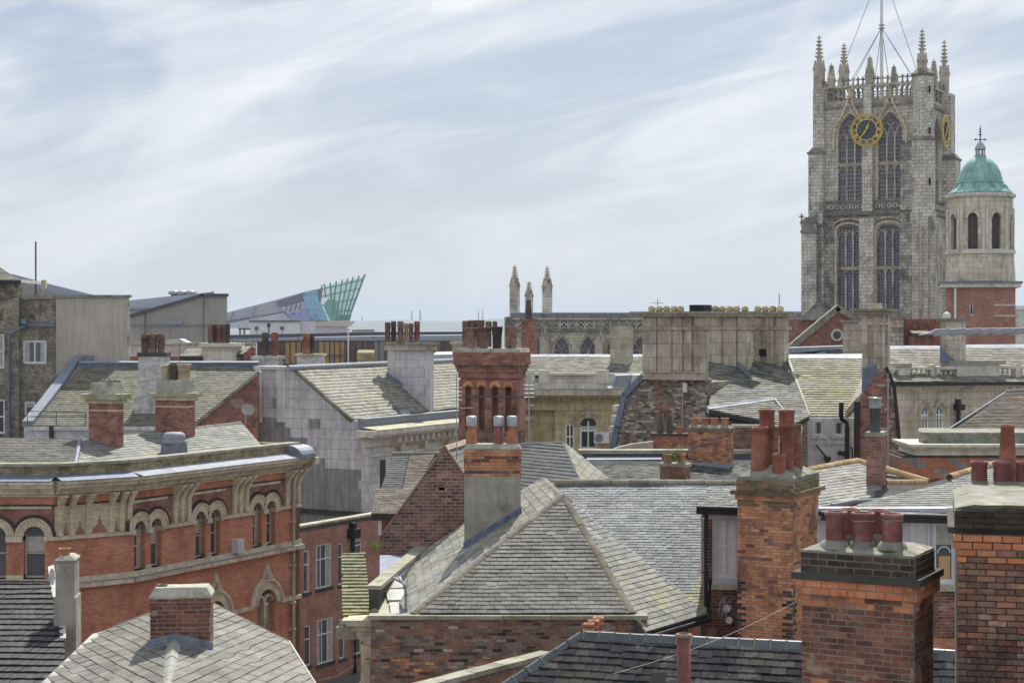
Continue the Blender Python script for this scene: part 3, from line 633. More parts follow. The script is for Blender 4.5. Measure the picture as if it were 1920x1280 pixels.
def near():
    # bottom right: stout chimney with five wine-red pots
    def mf(a, z):
        d = ZP(1111, 21) - z
        if d < .16 and random.random() < .6: return 'br_bright'
        return 'br_brown' if random.random() < .8 else random.choice(['br_plum', 'br_grime', 'br_orange' if random.random() < .3 else 'br_brown'])
    chimney('chimney', 'big square brown brick chimney with five short wine-red pots and blackened top courses, bottom right', 1503, 21, 1713, 0, [
        (1019, 1033, -.0, 'slope', 'cement', .20), (1033, 1070, .012, 'brick', 'br_black'), (1070, 1083, .10, 'ledge', 'ledge_black'),
        (1083, 1111, .065, 'brick', 'br_bright', 'mortar_dark'), (1111, 1290, 0, 'brick', 'br_brown', mf), (1290, 2700, .01, 'shaft', 'wall_old_red')],
        [(1593, 1008, 953, 34, .62, 'roll', 'terra_wine'), (1648, 1008, 955, 34, .62, 'roll', 'terra_wine'),
         (1567, 1020, 958, 38, .24, 'roll', 'terra_wine'), (1618, 1022, 960, 39, .24, 'roll', 'terra_wine', 'wine-red pot with a wire tied round it'), (1673, 1023, 962, 38, .24, 'roll', 'terra_wine', 'rightmost wine-red pot with a wire round it')], px2=1751)
    T = THINGS[-1]; fr = T.fr
    for px, py, w in ((1618, 975, 39), (1673, 974, 38)):
        u = fr.ua(px, .24); q = fr.pt(u, .24, 0); r = w * q.y / F / 2 * 1.02; z = ZP(py, q.y)
        mb = MB(); mb.tube([(q.x + r * math.cos(t), q.y + r * math.sin(t), z + .006 * math.sin(3 * t)) for t in [i * math.pi / 8 for i in range(17)]], .004, 4); T.part('tie_wire', mb, 'wire')
    # right edge: dark brick chimney
    def mf2(a, z):
        d = ZP(985, 22.5) - z
        if d < .12: return random.choice(['br_bright', 'br_orange', 'br_plum'])
        return random.choice(['br_plum', 'br_plum', 'br_brown', 'br_plum', 'br_grime'])
    chimney('chimney', 'broad dark plum brick chimney with a black cap, cut off by the right edge', 1790, 22.5, 2010, 0, [
        (907, 921, .02, 'slope', 'cement', .22), (921, 950, .03, 'brick', 'br_black'), (950, 960, .10, 'ledge', 'ledge_black'),
        (960, 985, .05, 'brick', 'br_bright', 'mortar_dark'), (985, 1290, 0, 'brick', 'br_plum', mf2), (1290, 2700, .01, 'shaft', 'wall_old_red')],
        [(1836, 909, 864, 30, .26, 'short', 'terra_wine'), (1878, 910, 864, 31, .26, 'short', 'terra_wine'), (1921, 911, 864, 31, .26, 'short', 'terra_wine'),
         (1889, 905, 797, 29, .68, 'taper', 'terra', 'tall tapered red pot behind the short ones')], yaw=14, px2=2040)
    def f2mat(a, z):
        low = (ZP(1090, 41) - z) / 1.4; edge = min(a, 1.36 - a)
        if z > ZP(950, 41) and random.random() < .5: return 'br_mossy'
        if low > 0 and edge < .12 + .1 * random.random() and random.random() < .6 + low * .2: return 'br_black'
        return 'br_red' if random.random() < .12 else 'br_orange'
    # centre right: orange chimney with five tall pots
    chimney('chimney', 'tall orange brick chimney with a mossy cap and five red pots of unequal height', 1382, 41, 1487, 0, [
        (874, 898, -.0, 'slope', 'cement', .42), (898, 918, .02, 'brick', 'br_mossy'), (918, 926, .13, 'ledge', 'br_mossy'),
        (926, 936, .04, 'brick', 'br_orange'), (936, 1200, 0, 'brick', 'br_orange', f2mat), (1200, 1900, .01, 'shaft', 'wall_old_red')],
        [(1438, 890, 767, 29, 1.05, 'cyl', 'terra'), (1475, 884, 768, 29, .62, 'cyl', 'terra', 'tall straight red pot'), (1496, 884, 795, 15, 1.3, 'taper', 'terra_wine', 'narrow pot blackened by soot'),
         (1425, 892, 800, 31, .42, 'bottle', 'terra', 'tapered bottle-shaped red pot in front'), (1461, 892, 850, 26, .28, 'short', 'terra', 'short red pot in front of the tall ones')], px2=1535)
    # bottom left: squat chimney on the hipped roof
    chimney('chimney', 'squat brown brick chimney with one small black cowl on the pale hipped roof, bottom left', 281, 29.2, 395, .6, [
        (1103, 1122, .015, 'slope', 'cement_pale', .09), (1122, 1136, .012, 'brick', 'br_brown', 'mortar'), (1136, 1240, 0, 'brick', 'br_brown', 'mortar'), (1240, 1300, -.02, 'shaft', 'wall_old_red')],
        [(304, 1108, 1095, 19, .3, 'short', 'metal_dk', 'small black metal cowl')], yaw=-5)
    # left: rendered chimney beside the black tiled roof
    T = chimney('chimney', 'slim patched grey rendered chimney with one red pot beside the black tiled roof, lower left', 104, 38, 140, .7, [
        (1043, 1052, .02, 'slope', 'cement_pale', .10), (1052, 1120, .0, 'upper_shaft', 'render_stain'), (1120, 1400, .035, 'lower_shaft', 'render_stain')],
        [(121, 1050, 1027, 20, .3, 'roll', 'terra_br', 'red pot with a white rim')], yaw=-6)
    mb = MB(); mb.tube([T.fr.pt(.1, .0, ZP(1052, 38)), T.fr.pt(.46, .0, ZP(1052, 38))], .03, 5)
    # centre: chimney half rendered, three pots with metal cowls
    def mf3(a, z):
        k = (ZP(840, 44.8) - z) / .075
        return 'br_brown' if int(k) in (3, 4, 8) and random.random() < .55 else 'br_orange'
    T = chimney('chimney', 'centre chimney with orange brick head, grey rendered shaft and three pots under metal cowls', 870, 44.8, 977, .75, [
        (833, 843, .0, 'slope', 'cement_pale', .10), (843, 866, .012, 'brick', 'br_orange', mf3), (866, 893, 0, 'brick', 'br_bright', mf3), (893, 1060, -.008, 'rendered_shaft', 'render_stain')],
        [], yaw=0)
    fr = T.fr
    for px, m_ in ((884, 'terra_br'), (935, 'terra_wine'), (960, 'terra_br')):
        u = fr.ua(px, .35); q = fr.pt(u, .35, 0); s_ = q.y / F
        o = pot(T, q.x, q.y, ZP(836, q.y), ZP(797, q.y), 9 * s_, 'taper' if m_ == 'terra_br' else 'cylx', m_, {'terra_wine': 'dark red pot under a metal cowl'}.get(m_, 'orange pot under a metal cowl'))
        mb = MB(); mb.lathe((q.x, q.y, ZP(798, q.y)), [(9.5 * s_, 0), (9.8 * s_, 17 * s_), (9.2 * s_, 18 * s_), (3 * s_, 19 * s_), (.01, 19 * s_)], 14)
        T.part('cowl', mb, 'metal', parent=o)
near()

# ------------------------------------------------------------------ near roofs
def wallbox(T, fc, a0, a1, z0, z1, mat, depth=4, name='wall'):
    mb = MB(); mb.box(fc, a0, a1, z0, z1, -depth, 0); return T.part(name, mb, mat)

def centre_roof():
    A0 = V((1.30, 43.7, ZP(930, 43.7))); BK = V((.913, 48.7, A0.z)); p1 = P(1210, 1185, 39); p2 = P(1325, 1150, 41.5)
    right = Plane(A0, p1, p2); c = right.hit(1185, 1150); left_c = P(790, 1150, c.y)
    front = Plane(A0, c, left_c); left = Plane(A0, BK, left_c)
    T = Thing('house', 'house with the large grey hipped slate roof in the centre above the stained brick wall', 'house', (1, 44, 0))
    slope(T, front, [(1056, 928), (1187, 1151), (786, 1151)], 'sl_grey', w=.27, g=.155, t=.016)
    lo = [left.hit(*q) for q in [(1020, 896), (1056, 928), (786, 1151), (762, 1151), (722, 1083), (742, 1066), (868, 984), (979, 919)]]
    o = left.p; q = lo
    # left slope in two convex pieces
    slope(T, left, None, 'sl_lime', w=.36, g=.24, pts=[lo[0], lo[1], lo[2], lo[3], lo[4], lo[5], lo[6]][:7] if False else [lo[0], lo[1], lo[2], lo[3], lo[4], lo[6]], matfn=lambda c: 'sl_pale' if random.random() < .35 else 'sl_lime')
    J = P(1043, 908, 47.4); big = Plane(J, P(1380, 906, 47.4), right.hit(1322, 1152))
    slope(T, right, [(1056, 928), (1325, 1151), (1210, 1185), (1187, 1151)], 'sl_pale', w=.29, g=.165, t=.014, matfn=lambda c: 'sl_lime' if c.z < 11.2 and random.random() < .75 else 'sl_pale')
    def mfb(c):
        s_ = scr(c); k = (s_[1] - 1000) / 160 + (s_[0] - 1240) / 90
        return 'sl_yellow' if k > 1.25 and random.random() < min(1, k - .85) else 'sl_blue'
    slope(T, big, [(1040, 908), (1056, 928), (1325, 1153), (1325, 990), (1325, 905)], 'sl_blue', w=.24, g=.135, t=.013, matfn=mfb)
    b2 = [big.hit(1325, 905), big.hit(1325, 990), big.hit(1400, 985), big.hit(1420, 905)]
    slope(T, big, None, 'sl_blue', w=.24, g=.135, t=.013, pts=[b2[0], b2[3], b2[2], b2[1]][::-1], name='roof_slope')
    ridge(T, left_c + V((-.2, .05, -.03)), A0, 'ridge_hip', L=.45, r=.25, drop=.17, lift=.04); ridge(T, c, A0, 'ridge_hip', L=.45, r=.25, drop=.17, lift=.04); ridge(T, A0, BK, 'ridge_grey', L=.45, r=.19, drop=.13)
    ridge(T, P(1040, 906, 47.4), P(1425, 908, 47.4), 'ridge_grey', L=.5, r=.15, round_=True)
    mb = MB(); mb.strip  # valley lining
    v0, v1 = big.hit(1060, 934), big.hit(1322, 1150); mb.tube([v0 + V((0, 0, .03)), v1 + V((0, 0, .03))], .035, 5); T.part('valley', mb, 'lead')
    # the walls below
    fr = Frame(695, c.y - .10, 0); fc = Face(fr); a1 = fc.a(1205); zt = ZP(1153, c.y - .1) - .09; 
    bond(T, fc, 0, a1, ZP(1290, fr.o.y) - .3, zt, 'br_grime', bl=.225, bh=.075, th=.1, jit=.008, core='mortar_dark', coreth=.4,
         matfn=lambda a, z: random.choice(['br_grime', 'br_grime', 'br_plum', 'br_orange' if (a > 3.4 and z > 10.2 and random.random() < .25) or z < 9.4 and a < 1.5 else 'br_grime', 'br_black' if random.random() < .5 else 'br_grime', 'br_flint' if random.random() < .5 else 'br_grime']))
    mb = MB(); mb.box(fc, 0, a1, 0, ZP(1290, fr.o.y) - .3, -.4, 0); mb.fbox(fr, .1, a1 + 1.5, .5, 11, 0, 9.2); T.part('lower_wall', mb, 'wall_old_red')
    mb = MB()
    x = -.05
    while x < a1 + .1: w_ = R(1.0, 1.6); mb.box(fc, x, min(x + w_ - .01, a1 + .12), zt, zt + .09 + R(0, .01), -.3, .07); x += w_
    T.part('wall_coping', mb, 'coping')
    mb = MB(); mb.fbox(fr, a1 - .24, a1, .41, 1.6, 8.0, zt - .4); T.part('return_wall', mb, 'wall_red_b')
    # gutter at the foot of the right slope
    mb = MB(); g0, g1 = right.hit(1212, 1188), right.hit(1330, 1153); mb.tube([g0 - V((0, 0, .1)), g1 - V((0, 0, .1))], .07, 6); mb.tube([g1 + V((.02, 0, .9)), g1 + V((0, 0, .0)), g1 + V((-.3, -.2, -.2))], .05, 6); T.part('gutter', mb, 'iron')
    # flashing where the chimney meets the slope
    fl = left; cf = Frame(870, 44.8, 0); flashing(T, cf, -.02, cf.ua(977) + .02, left, 'lead_blue', .2, .14)
    a_ = cf.pt(0, 0, 0); 
    for q in ((865, 1040), (983, 953)):
        a = fl.hit(*q) + fl.n * .04; mb = MB(); mb.prism([a + fl.u * x + fl.v * y for x, y in ((-.15, -.1), (.12, -.13), (.17, .1), (-.1, .12))], -fl.n * .015); T.part('mortar_patch', mb, 'white_patch')
    return T, left, right, big
CR = centre_roof()
# ------------------------------------------------------------------ windows
def window(T, fc, a0, a1, z0, z1, kind=None, d=-.12, nx=1, rows=(), fw=.06, frame='frame_white', glass='glass', parent=None, name='window', label=None):
    mb = MB(); zs = z1
    if kind: ar = arch(a0, a1, z1, kind); zs = ar[0][1]; mb.strip(fc, ar, fw * 1.6, d, d + .05)
    mb.box(fc, a0, a0 + fw, z0, zs, d, d + .05); mb.box(fc, a1 - fw, a1, z0, zs, d, d + .05); mb.box(fc, a0 + fw, a1 - fw, z0, z0 + fw * 1.2, d, d + .053)
    if not kind: mb.box(fc, a0 + fw, a1 - fw, z1 - fw, z1, d, d + .053)
    for i in range(1, nx): x = a0 + (a1 - a0) * i / nx; mb.box(fc, x - fw * .4, x + fw * .4, z0 + fw, (zs if not kind else z1 - fw * 2), d + .002, d + .043)
    for r_ in rows: z = z0 + (z1 - z0) * r_; mb.box(fc, a0 + fw, a1 - fw, z - fw * .4, z + fw * .4, d + .004, d + .047)
    w_ = T.part(name, mb, frame, parent=parent, label=label); mb = MB()
    pts = [(a0 + .01, z0), (a1 - .01, z0)] + ([(a1 - .01, z1 - .01), (a0 + .01, z1 - .01)] if not kind else ar[::-1])
    mb.poly(fc, pts, d - .02, d + .008); T.part('pane', mb, glass, parent=w_ if parent is None else parent)
    if a1 - a0 > .45 and fc.f.Y < 108 and glass in ('glass', 'glass_dim') and random.random() < .75:
        w2 = a1 - a0 - 2 * fw; zt_ = zs - .02
        if random.random() < .5: parts_ = [(a0 + fw, a0 + fw + w2 * R(.15, .3), z0 + fw, zt_), (a1 - fw - w2 * R(.15, .3), a1 - fw, z0 + fw, zt_)]
        else: parts_ = [(a0 + fw, a1 - fw, z0 + (zt_ - z0) * R(.55, .8), zt_)]
        for q_ in parts_: mb = MB(); mb.box(fc, *q_, d + .0, d + .0105); T.part('curtain', mb, 'curtain', parent=w_)
    return w_
def pxwin(T, fc, x0, y0, x1, y1, **k): # corners in photo pixels, y read at the left edge
    a0, a1 = fc.a(x0), fc.a(x1); return window(T, fc, a0, a1, fc.z(x0, y1), fc.z(x0, y0), **k)
def hole(fc, x0, y0, x1, y1, kind=None): return (fc.a(x0), fc.a(x1), fc.z(x0, y1), fc.z(x0, y0), kind)
def inpoly(x, y, q):
    c = False
    for i in range(len(q)):
        (a, b), (e, f) = q[i], q[i - 1]
        if (b > y) != (f > y) and x < (e - a) * (y - b) / (f - b) + a: c = not c
    return c

# ------------------------------------------------------------------ dark slate roof at the bottom
def dark_roof():
    a, b = P(1097, 1192, 32), P(1810, 1226, 30.1); d = (b - a).normalized(); fwd = V((d.y, -d.x, 0)); 
    pl = Plane(a, b, a + fwd * 2 - V((0, 0, 1.25)))
    T = Thing('house', 'near house under the dark slate roof with blue ridge tiles, bottom centre', 'house', (3, 30, 0))
    def mf(c):
        x, y = scr(c); return 'sl_worn' if (y > 1218 and x < 1480 and mnoise.noise(V((c.x * 1.3, c.y * 2.2, 3))) + .012 * (y - 1245) * .5 > .2) else 'sl_dark'
    slope(T, pl, [(1097, 1192), (1810, 1226), (1810, 1330), (880, 1330)], 'sl_dark', w=.27, g=.19, t=.018, matfn=mf)
    ridge(T, P(1095, 1189, 32), P(1504, 1208, 30.9), 'ridge_blue', L=.29, r=.12, drop=.13, lift=.05, collar='ridge_grey')
    ridge(T, P(1744, 1222, 30.3), P(1800, 1226, 30.1), 'ridge_blue', L=.29, r=.12, drop=.13, lift=.05)
    ridge(T, pl.hit(880, 1330) + V((0, 0, .03)), P(1090, 1189, 32), 'ridge_blue', L=.33, r=.11, drop=.12, lift=.05, collar='ridge_grey')
    back = a - fwd * 3 - V((0, 0, 2)); mb = MB(); mb.prism([a - V((0, 0, .1)), b - V((0, 0, .1)), b - fwd * 3 - V((0, 0, 2)), back], (0, 0, -.15)); T.part('rear_slope', mb, 'sl_dark')
    mb = MB(); mb.box(Face(Frame(940, 30.4, 3)), -.2, 9, 0, 9.2, -3, 0); T.part('wall', mb, 'wall_old_red')
    # bitumen patch
    q = [pl.hit(*p) + pl.n * .045 for p in ((1222, 1263), (1250, 1263), (1247, 1290), (1217, 1290))]; mb = MB(); mb.prism(q, -pl.n * .03); T.part('roof_patch', mb, 'dark')
    # single pot in front
    T = chimney('chimney', 'lone tall dark red pot with a pale rim rising at the bottom edge', 1252, 27, 1312, .5, [(1318, 1330, 0, 'slope', 'cement_pale', .05), (1330, 1900, 0, 'brick_shaft', 'wall_old_red')], [(1282, 1320, 1188, 26, .2, 'cylx', 'terra_wine')], yaw=0)
    mb = MB(); u = T.fr.ua(1282, .2); q = T.fr.pt(u, .2, ZP(1189, 27.2)); mb.lathe(q, [(.108, -.05), (.128, -.03), (.128, .012), (.10, .016), (.098, -.03)], 16); T.part('pot_rim', mb, 'ridge_pink')
    T = Thing('chimney', 'low stack of three small ribbed orange pots just behind the dark slate ridge', 'chimney', P(1112, 1230, 34.5))
    for px, py in ((1122, 1156), (1113, 1162), (1104, 1168)):
        Y = 34 + (1168 - py) * .06; q = P(px, py, Y); mb = MB(); r = .105
        mb.lathe((q.x, Y, q.z - .5), [(r * .9, 0), (r * .9, .34), (r * 1.05, .35), (r * 1.05, .38), (r * .92, .39), (r * .92, .43), (r * 1.08, .44), (r * 1.08, .5), (r * .7, .5), (r * .7, .42)], 16)
        T.part('chimney_pot', mb, 'terra_br')
    mb = MB(); mb.box(Face(Frame(1094, 34.2, 0)), 0, .42, 0, ZP(1192, 34), -.5, 0); T.part('brick_shaft', mb, 'wall_old_red')
    # sloping parapet with a mossy stone coping
    a, b = P(770, 1296, 31), P(1026, 1229, 34.2); d = (b - a).normalized(); n = V((d.y, -d.x, 0)).normalized()
    T = Thing('parapet_wall', 'sloping brick parapet capped with green mossy coping stones, bottom centre', 'parapet', (a.x, a.y, 0))
    L = (b - a).length; k = 0; x = -.1
    while x < L:
        w_ = R(.7, 1.0); p, q = a + d * x, a + d * min(x + w_ - .012, L); mb = MB()
        mb.hexa([p - n * .17, q - n * .17, q + n * .17, p + n * .17] + [v + V((0, 0, .09 + R(0, .012))) for v in (p - n * .17, q - n * .17, q + n * .17, p + n * .17)]); T.part('coping_stone', mb, 'coping'); x += w_
    fc = wall2(770, 31, 1026, 34.2); al = (V((b.x, b.y)) - V((a.x, a.y))).length
    bond(T, fc, 0, al, 9.2, b.z, 'br_grime', outline=[(0, 9.2), (al, 9.2), (al, b.z - .005), (0, a.z - .005)], d=.13, coreth=.26, core='mortar_dark')
    mb = MB(); mb.box(fc, 0, al, 0, 9.2, -.13, .13); T.part('lower_wall', mb, 'wall_old_red')
dark_roof()

# ------------------------------------------------------------------ house behind the orange chimney
def attic_house():
    T = Thing('house', 'grey-panelled attic house with white sashes and pale slate roof behind the tall orange chimney', 'house', (10, 43, 0))
    fr = Frame(1319, 42, 1); fc = Face(fr); aE = fc.a(1900); z = lambda y: ZP(y, 42)
    hs = [hole(fc, 1339, 966, 1379, 1085), hole(fc, 1708, 978, 1747, 1094), hole(fc, 1750, 978, 1792, 1094)]
    mb = MB(); mb.holes(fc, fc.a(1336), aE, z(1097), z(972), hs, .3); mb.box(fc, fc.a(1324), aE, z(972), z(951), -.3, .10); mb.box(fc, fc.a(1336), aE, z(974), z(969), .0, .06)
    T.part('grey_panel', mb, 'painted_grey')
    for x0, x1, y0, y1, g in ((1339, 1379, 966, 1085, 'blind'), (1708, 1747, 978, 1094, 'blind'), (1750, 1792, 978, 1094, 'glass_dim')): pxwin(T, fc, x0, y0, x1, y1, nx=2 if g == 'blind' and x0 < 1400 else 1, rows=(.5,) if x0 < 1400 else (), fw=.085, glass=g)
    mb = MB(); mb.box(fc, fc.a(1326), fc.a(1384), z(1104), z(1094), -.1, .09); T.part('sill', mb, 'coping_pale')
    mb = MB(); mb.box(fc, fc.a(1702), fc.a(1900), z(1106), z(1095), -.1, .09); T.part('sill', mb, 'coping_pale')
    bond(T, fc, 0, fc.a(1400), z(1200), z(1104), 'br_brown', core='mortar', bh=.08, th=.08)
    bond(T, fc, 0, fc.a(1336), z(1104), z(972), 'br_brown', core='mortar', bh=.08, th=.08)
    bond(T, fc, fc.a(1730), fc.a(1800), z(1225), z(1106), 'br_brown', core='mortar', bh=.08, th=.08, matfn=lambda a, zz: 'br_orange' if zz < z(1195) else 'br_brown')
    mb = MB(); mb.box(fc, fc.a(1400), fc.a(1730), z(1225), z(1097), -.3, 0); mb.box(fc, 0, aE, 0, z(1225), -.3, -.0); mb.fbox(fr, 0, .3, .3, .6, 0, z(960)); mb.fbox(fr, .9, aE, .31, 5, 0, z(990)); T.part('wall', mb, 'wall_old_red')
    # curtains and ornament seen in the right window
    mb = MB(); a = fc.a(1762); mb.box(fc, a, a + .28, z(1090), z(1042), -.118, -.105); T.part('window_ornament', mb, 'clad_amber')
    mb = MB(); mb.ring(fc, fc.a(1772), z(1036), .14, .17, -.118, -.105, 0, 180, 10); T.part('window_ornament', mb, 'frame_white')
    # roofs
    slope(T, Plane(P(1308, 949, 41.6), P(1392, 952, 41.6), P(1345, 926, 43)), [(1306, 949), (1344, 925), (1395, 908), (1395, 952)], 'sl_pale', w=.27, g=.17)
    pa = Plane(P(1535, 952, 43), P(1650, 932, 45.3), P(1606, 866, 49)); 
    slope(T, pa, [(1500, 888), (1606, 866), (1663, 880), (1650, 935), (1535, 952), (1500, 958)], 'sl_pale', w=.27, g=.19, matfn=lambda c: 'sl_lime' if abs(scr(c)[0] - 1590) + abs(scr(c)[1] - 915) < 50 and random.random() < .6 else 'sl_pale')
    slope(T, Plane(P(1662, 905, 47.5), P(1740, 905, 47.5), P(1664, 878, 49.5)), [(1658, 905), (1658, 876), (1738, 904)], 'sl_pale', w=.27, g=.19)
    pb = Plane(P(1560, 962, 41.6), P(1795, 968, 41.6), P(1772, 896, 44.8))
    slope(T, pb, [(1540, 961), (1640, 938), (1772, 896), (1830, 930), (1900, 971)], 'sl_pale', w=.26, g=.17)
    slope(T, Plane(P(1780, 898, 46), P(1862, 874, 48), P(1800, 925, 44.5)), [(1780, 896), (1862, 872), (1930, 900), (1930, 930), (1800, 930)], 'sl_pale', w=.27, g=.19)
    slope(T, Plane(P(1640, 940, 44), P(1770, 900, 47), P(1640, 906, 47)), [(1640, 942), (1770, 900), (1745, 908), (1640, 908)], 'sl_pale', w=.26, g=.17)
    for a, b in ((P(1498, 886, 46.5), P(1606, 865, 49)), (P(1606, 865, 49), P(1742, 904, 47.4)), (P(1662, 906, 47.4), P(1740, 906, 47.4)), (P(1780, 895, 46), P(1862, 871, 48))): ridge(T, a, b, 'ridge_orange', L=.45, r=.13, round_=True)
    mb = MB(); mb.tube([P(1306, 951, 41.5), P(1395, 954, 41.5)], .06, 6); mb.tube([P(1535, 962, 41.4), P(1900, 972, 41.4)], .06, 6); T.part('gutter', mb, 'iron')
    mb = MB(); q = P(1324, 955, 41.7); mb.tube([q, V((q.x, q.y, ZP(1135, 41.7))), P(1332, 1150, 41.6)], .055, 6)
    for y in (1010, 1070): mb.tube([V((q.x, q.y, ZP(y, 41.7))), V((q.x, q.y, ZP(y + 4, 41.7)))], .075, 6)
    T.part('rainwater_pipe', mb, 'iron')
    mb = MB(); mb.tube([P(1560, 948, 43.2), P(1600, 940, 43.6), P(1650, 938, 44), P(1688, 930, 44.6)], .07, 6); mb.tube([P(1640, 950, 42.5), P(1700, 932, 44)], .05, 6); T.part('flashing', mb, 'lead')
    # tangle of cable and two lamps on the lower wall
    mb = MB(); c = P(1362, 1140, 41.8)
    for i in range(9): mb.tube([c + V((R(-.25, .2), R(-.1, 0), R(-.3, .3))) for _ in range(4)], .008, 3)
    solo('cable_tangle', 'tangle of grey cable hanging on the brick wall left of the orange chimney', 'cable', mb, 'wire')
    for px, py, l in ((1363, 1140, 'upper'), (1367, 1162, 'lower')):
        mb = MB(); mb.tube([P(px, py, 41.9), P(px, py, 41.75)], [.04, .09], 10); solo('floodlight', '%s of the two small round lamps on the wall left of the orange chimney' % l, 'lamp', mb, 'frame_white', group='lamps on the attic house wall')
    # slim chimney with the black flue
    T = chimney('chimney', 'slim brown brick chimney with a black flue and metal cap on the pale slate roofs', 1624, 46.5, 1652, .5, [
        (810, 818, .03, 'cap', 'coping'), (818, 918, 0, 'brick', 'br_red', 'mortar'), (918, 990, .03, 'lead_base', 'lead')], [], px2=1662, yaw=22)
    q = T.fr.pt(.2, .25, 0); mb = MB(); mb.lathe((q.x, q.y, ZP(812, q.y)), [(.15, 0), (.15, .66), (.17, .67), (.17, .7), (.1, .7)], 12); f_ = T.part('flue', mb, 'metal_dk')
    mb = MB(); s_ = q.y / F
    mb.lathe((q.x, q.y, ZP(765, q.y)), [(.17, 0), (.17, 17 * s_), (.19, 18 * s_), (.19, 20 * s_), (.01, 20.5 * s_)], 12); T.part('cap', mb, 'metal', parent=f_)
attic_house()

# ------------------------------------------------------------------ bottom left: hipped roof and black tiled roof
def left_roofs():
    T = Thing('house', 'near house under the pale hipped slate roof, bottom left', 'house', (-6.5, 30, 0))
    ap = P(338, 1131, 31.6); c0 = P(312, 1300, 26.5); l0 = P(60, 1300, 28.2); r0 = P(612, 1300, 28.6)
    lf = Plane(ap, c0, l0); rt = Plane(ap, c0, r0)
    slope(T, lf, [(338, 1131), (176, 1192), (60, 1300), (312, 1300)], 'sl_warm', w=.33, g=.2, t=.014)
    slope(T, rt, [(338, 1131), (312, 1300), (600, 1300), (540, 1203), (395, 1131)], 'sl_warm', w=.33, g=.2, t=.014)
    ridge(T, c0.lerp(ap, -.1) + V((0, 0, .03)), c0.lerp(ap, (29.1 - c0.y) / (ap.y - c0.y)) + V((0, 0, .03)), 'ridge_pale', L=.125, r=.13, drop=.09)
    ridge(T, rt.hit(540, 1203), rt.hit(393, 1129), 'ridge_grey', L=.42, r=.09, drop=.1); ridge(T, lf.hit(175, 1192), lf.hit(281, 1150), 'ridge_grey', L=.42, r=.07, drop=.06)
    mb = MB(); 
    for a, b in ((lf.hit(60, 1302), lf.hit(174, 1192)),): mb.prism([a, b, b + V((.17, 0, .03)), a + V((.17, 0, .03))], (0, 0, .05))
    T.part('verge', mb, 'white_patch')
    mb = MB(); a, b = rt.hit(541, 1204), rt.hit(602, 1302); mb.tube([a + V((0, 0, .02)), b + V((0, 0, .02))], .03, 5); T.part('verge', mb, 'white_patch')
    mb = MB(); fr = Frame(281, 29.17, -5); W_ = fr.ua(395); zat = lambda x, y: min(lf.zat(x, y), rt.zat(x, y)); n = 10
    q = [fr.pt(-.04 + (W_ + .08) * i / n, -.02, 0) for i in range(n + 1)]
    for u, v in zip(q[:-1], q[1:]):
        zu, zv = zat(u.x, u.y) + .02, zat(v.x, v.y) + .02; a, b = V((u.x, u.y, zu)), V((v.x, v.y, zv)); o = V((0, -.16, 0)); zo = V((0, 0, zat(u.x, u.y - .16) + .03 - zu))
        mb.prism([a, b, b + V((0, 0, .14)), a + V((0, 0, .14))], (0, .02, 0)); mb.prism([a, b, b + o + zo, a + o + zo], (0, 0, .012))
    T.part('flashing', mb, 'lead')
    mb = MB(); a = [rt.hit(396, 1222), rt.hit(410, 1232), rt.hit(470, 1262), rt.hit(455, 1262)]; mb.prism([p + rt.n * .03 for p in a], -rt.n * .02); T.part('mortar_patch', mb, 'white_patch')
    mb = MB(); mb.add([V((-7.4, 28.3, 0)), V((-3.4, 28.6, 0)), V((-4.9, 31.0, 0)), V((-7.2, 31.0, 0))] + [V((-7.4, 28.3, 10.6)), V((-3.4, 28.6, 10.6)), V((-4.9, 31.0, 10.6)), V((-7.2, 31.0, 10.6))], UF); T.part('wall', mb, 'wall_old_red')
    # black tiled roof
    T = Thing('house', 'low house with the black concrete tiled roof at the left edge', 'house', (-10.5, 38, 0))
    pl = Plane(P(-40, 1096, 41), P(96, 1096, 41), P(20, 1285, 34.6))
    slope(T, pl, [(-60, 1096), (93, 1096), (117, 1150), (122, 1230), (112, 1300), (-60, 1300)], 'tile_black', w=.165, g=.36, t=.034, kind='tile', jit=1.6)
    ridge(T, P(-60, 1094, 41.1), P(93, 1094, 41.1), 'tile_black', L=.42, r=.12, round_=True)
    mb = MB(); pts = [pl.hit(*q) + pl.n * .06 for q in ((90, 1066), (101, 1062), (108, 1105), (116, 1150), (123, 1155), (124, 1200), (113, 1200), (108, 1150), (96, 1110))]; mb.prism(pts, -pl.n * .1); T.part('verge_mortar', mb, 'white_patch')
    mb = MB(); mb.fbox(Frame(-60, 41.4, 0), 0, 2.2, 0, .4, 0, ZP(1099, 41.4)); mb.fbox(Frame(-60, 35.5, 0), 0, 1.7, .3, 5.6, 0, 9.2); T.part('wall', mb, 'wall_old_red')
    mb = MB(); c = P(99, 1080, 38.4); pr = [V((.02 * 0, 0, 0))]; 
    vs = [c + V((.02 * 1, .0, 0))]; n = 16
    for k in range(n): t = 2 * math.pi * k / n; vs.append(c + V((.07 * math.cos(t), -.06, .19 * math.sin(t))))
    mb.add(vs, [(0, 1 + (k + 1) % n, 1 + k) for k in range(n)], True); mb.tube([c, c + V((-.05, -.2, 0))], .012, 4); mb.tube([c, c + V((.1, .12, -.1))], .02, 4)
    solo('satellite_dish', 'small white satellite dish on the slim rendered chimney at lower left', 'satellite dish', mb, 'frame_white')
left_roofs()

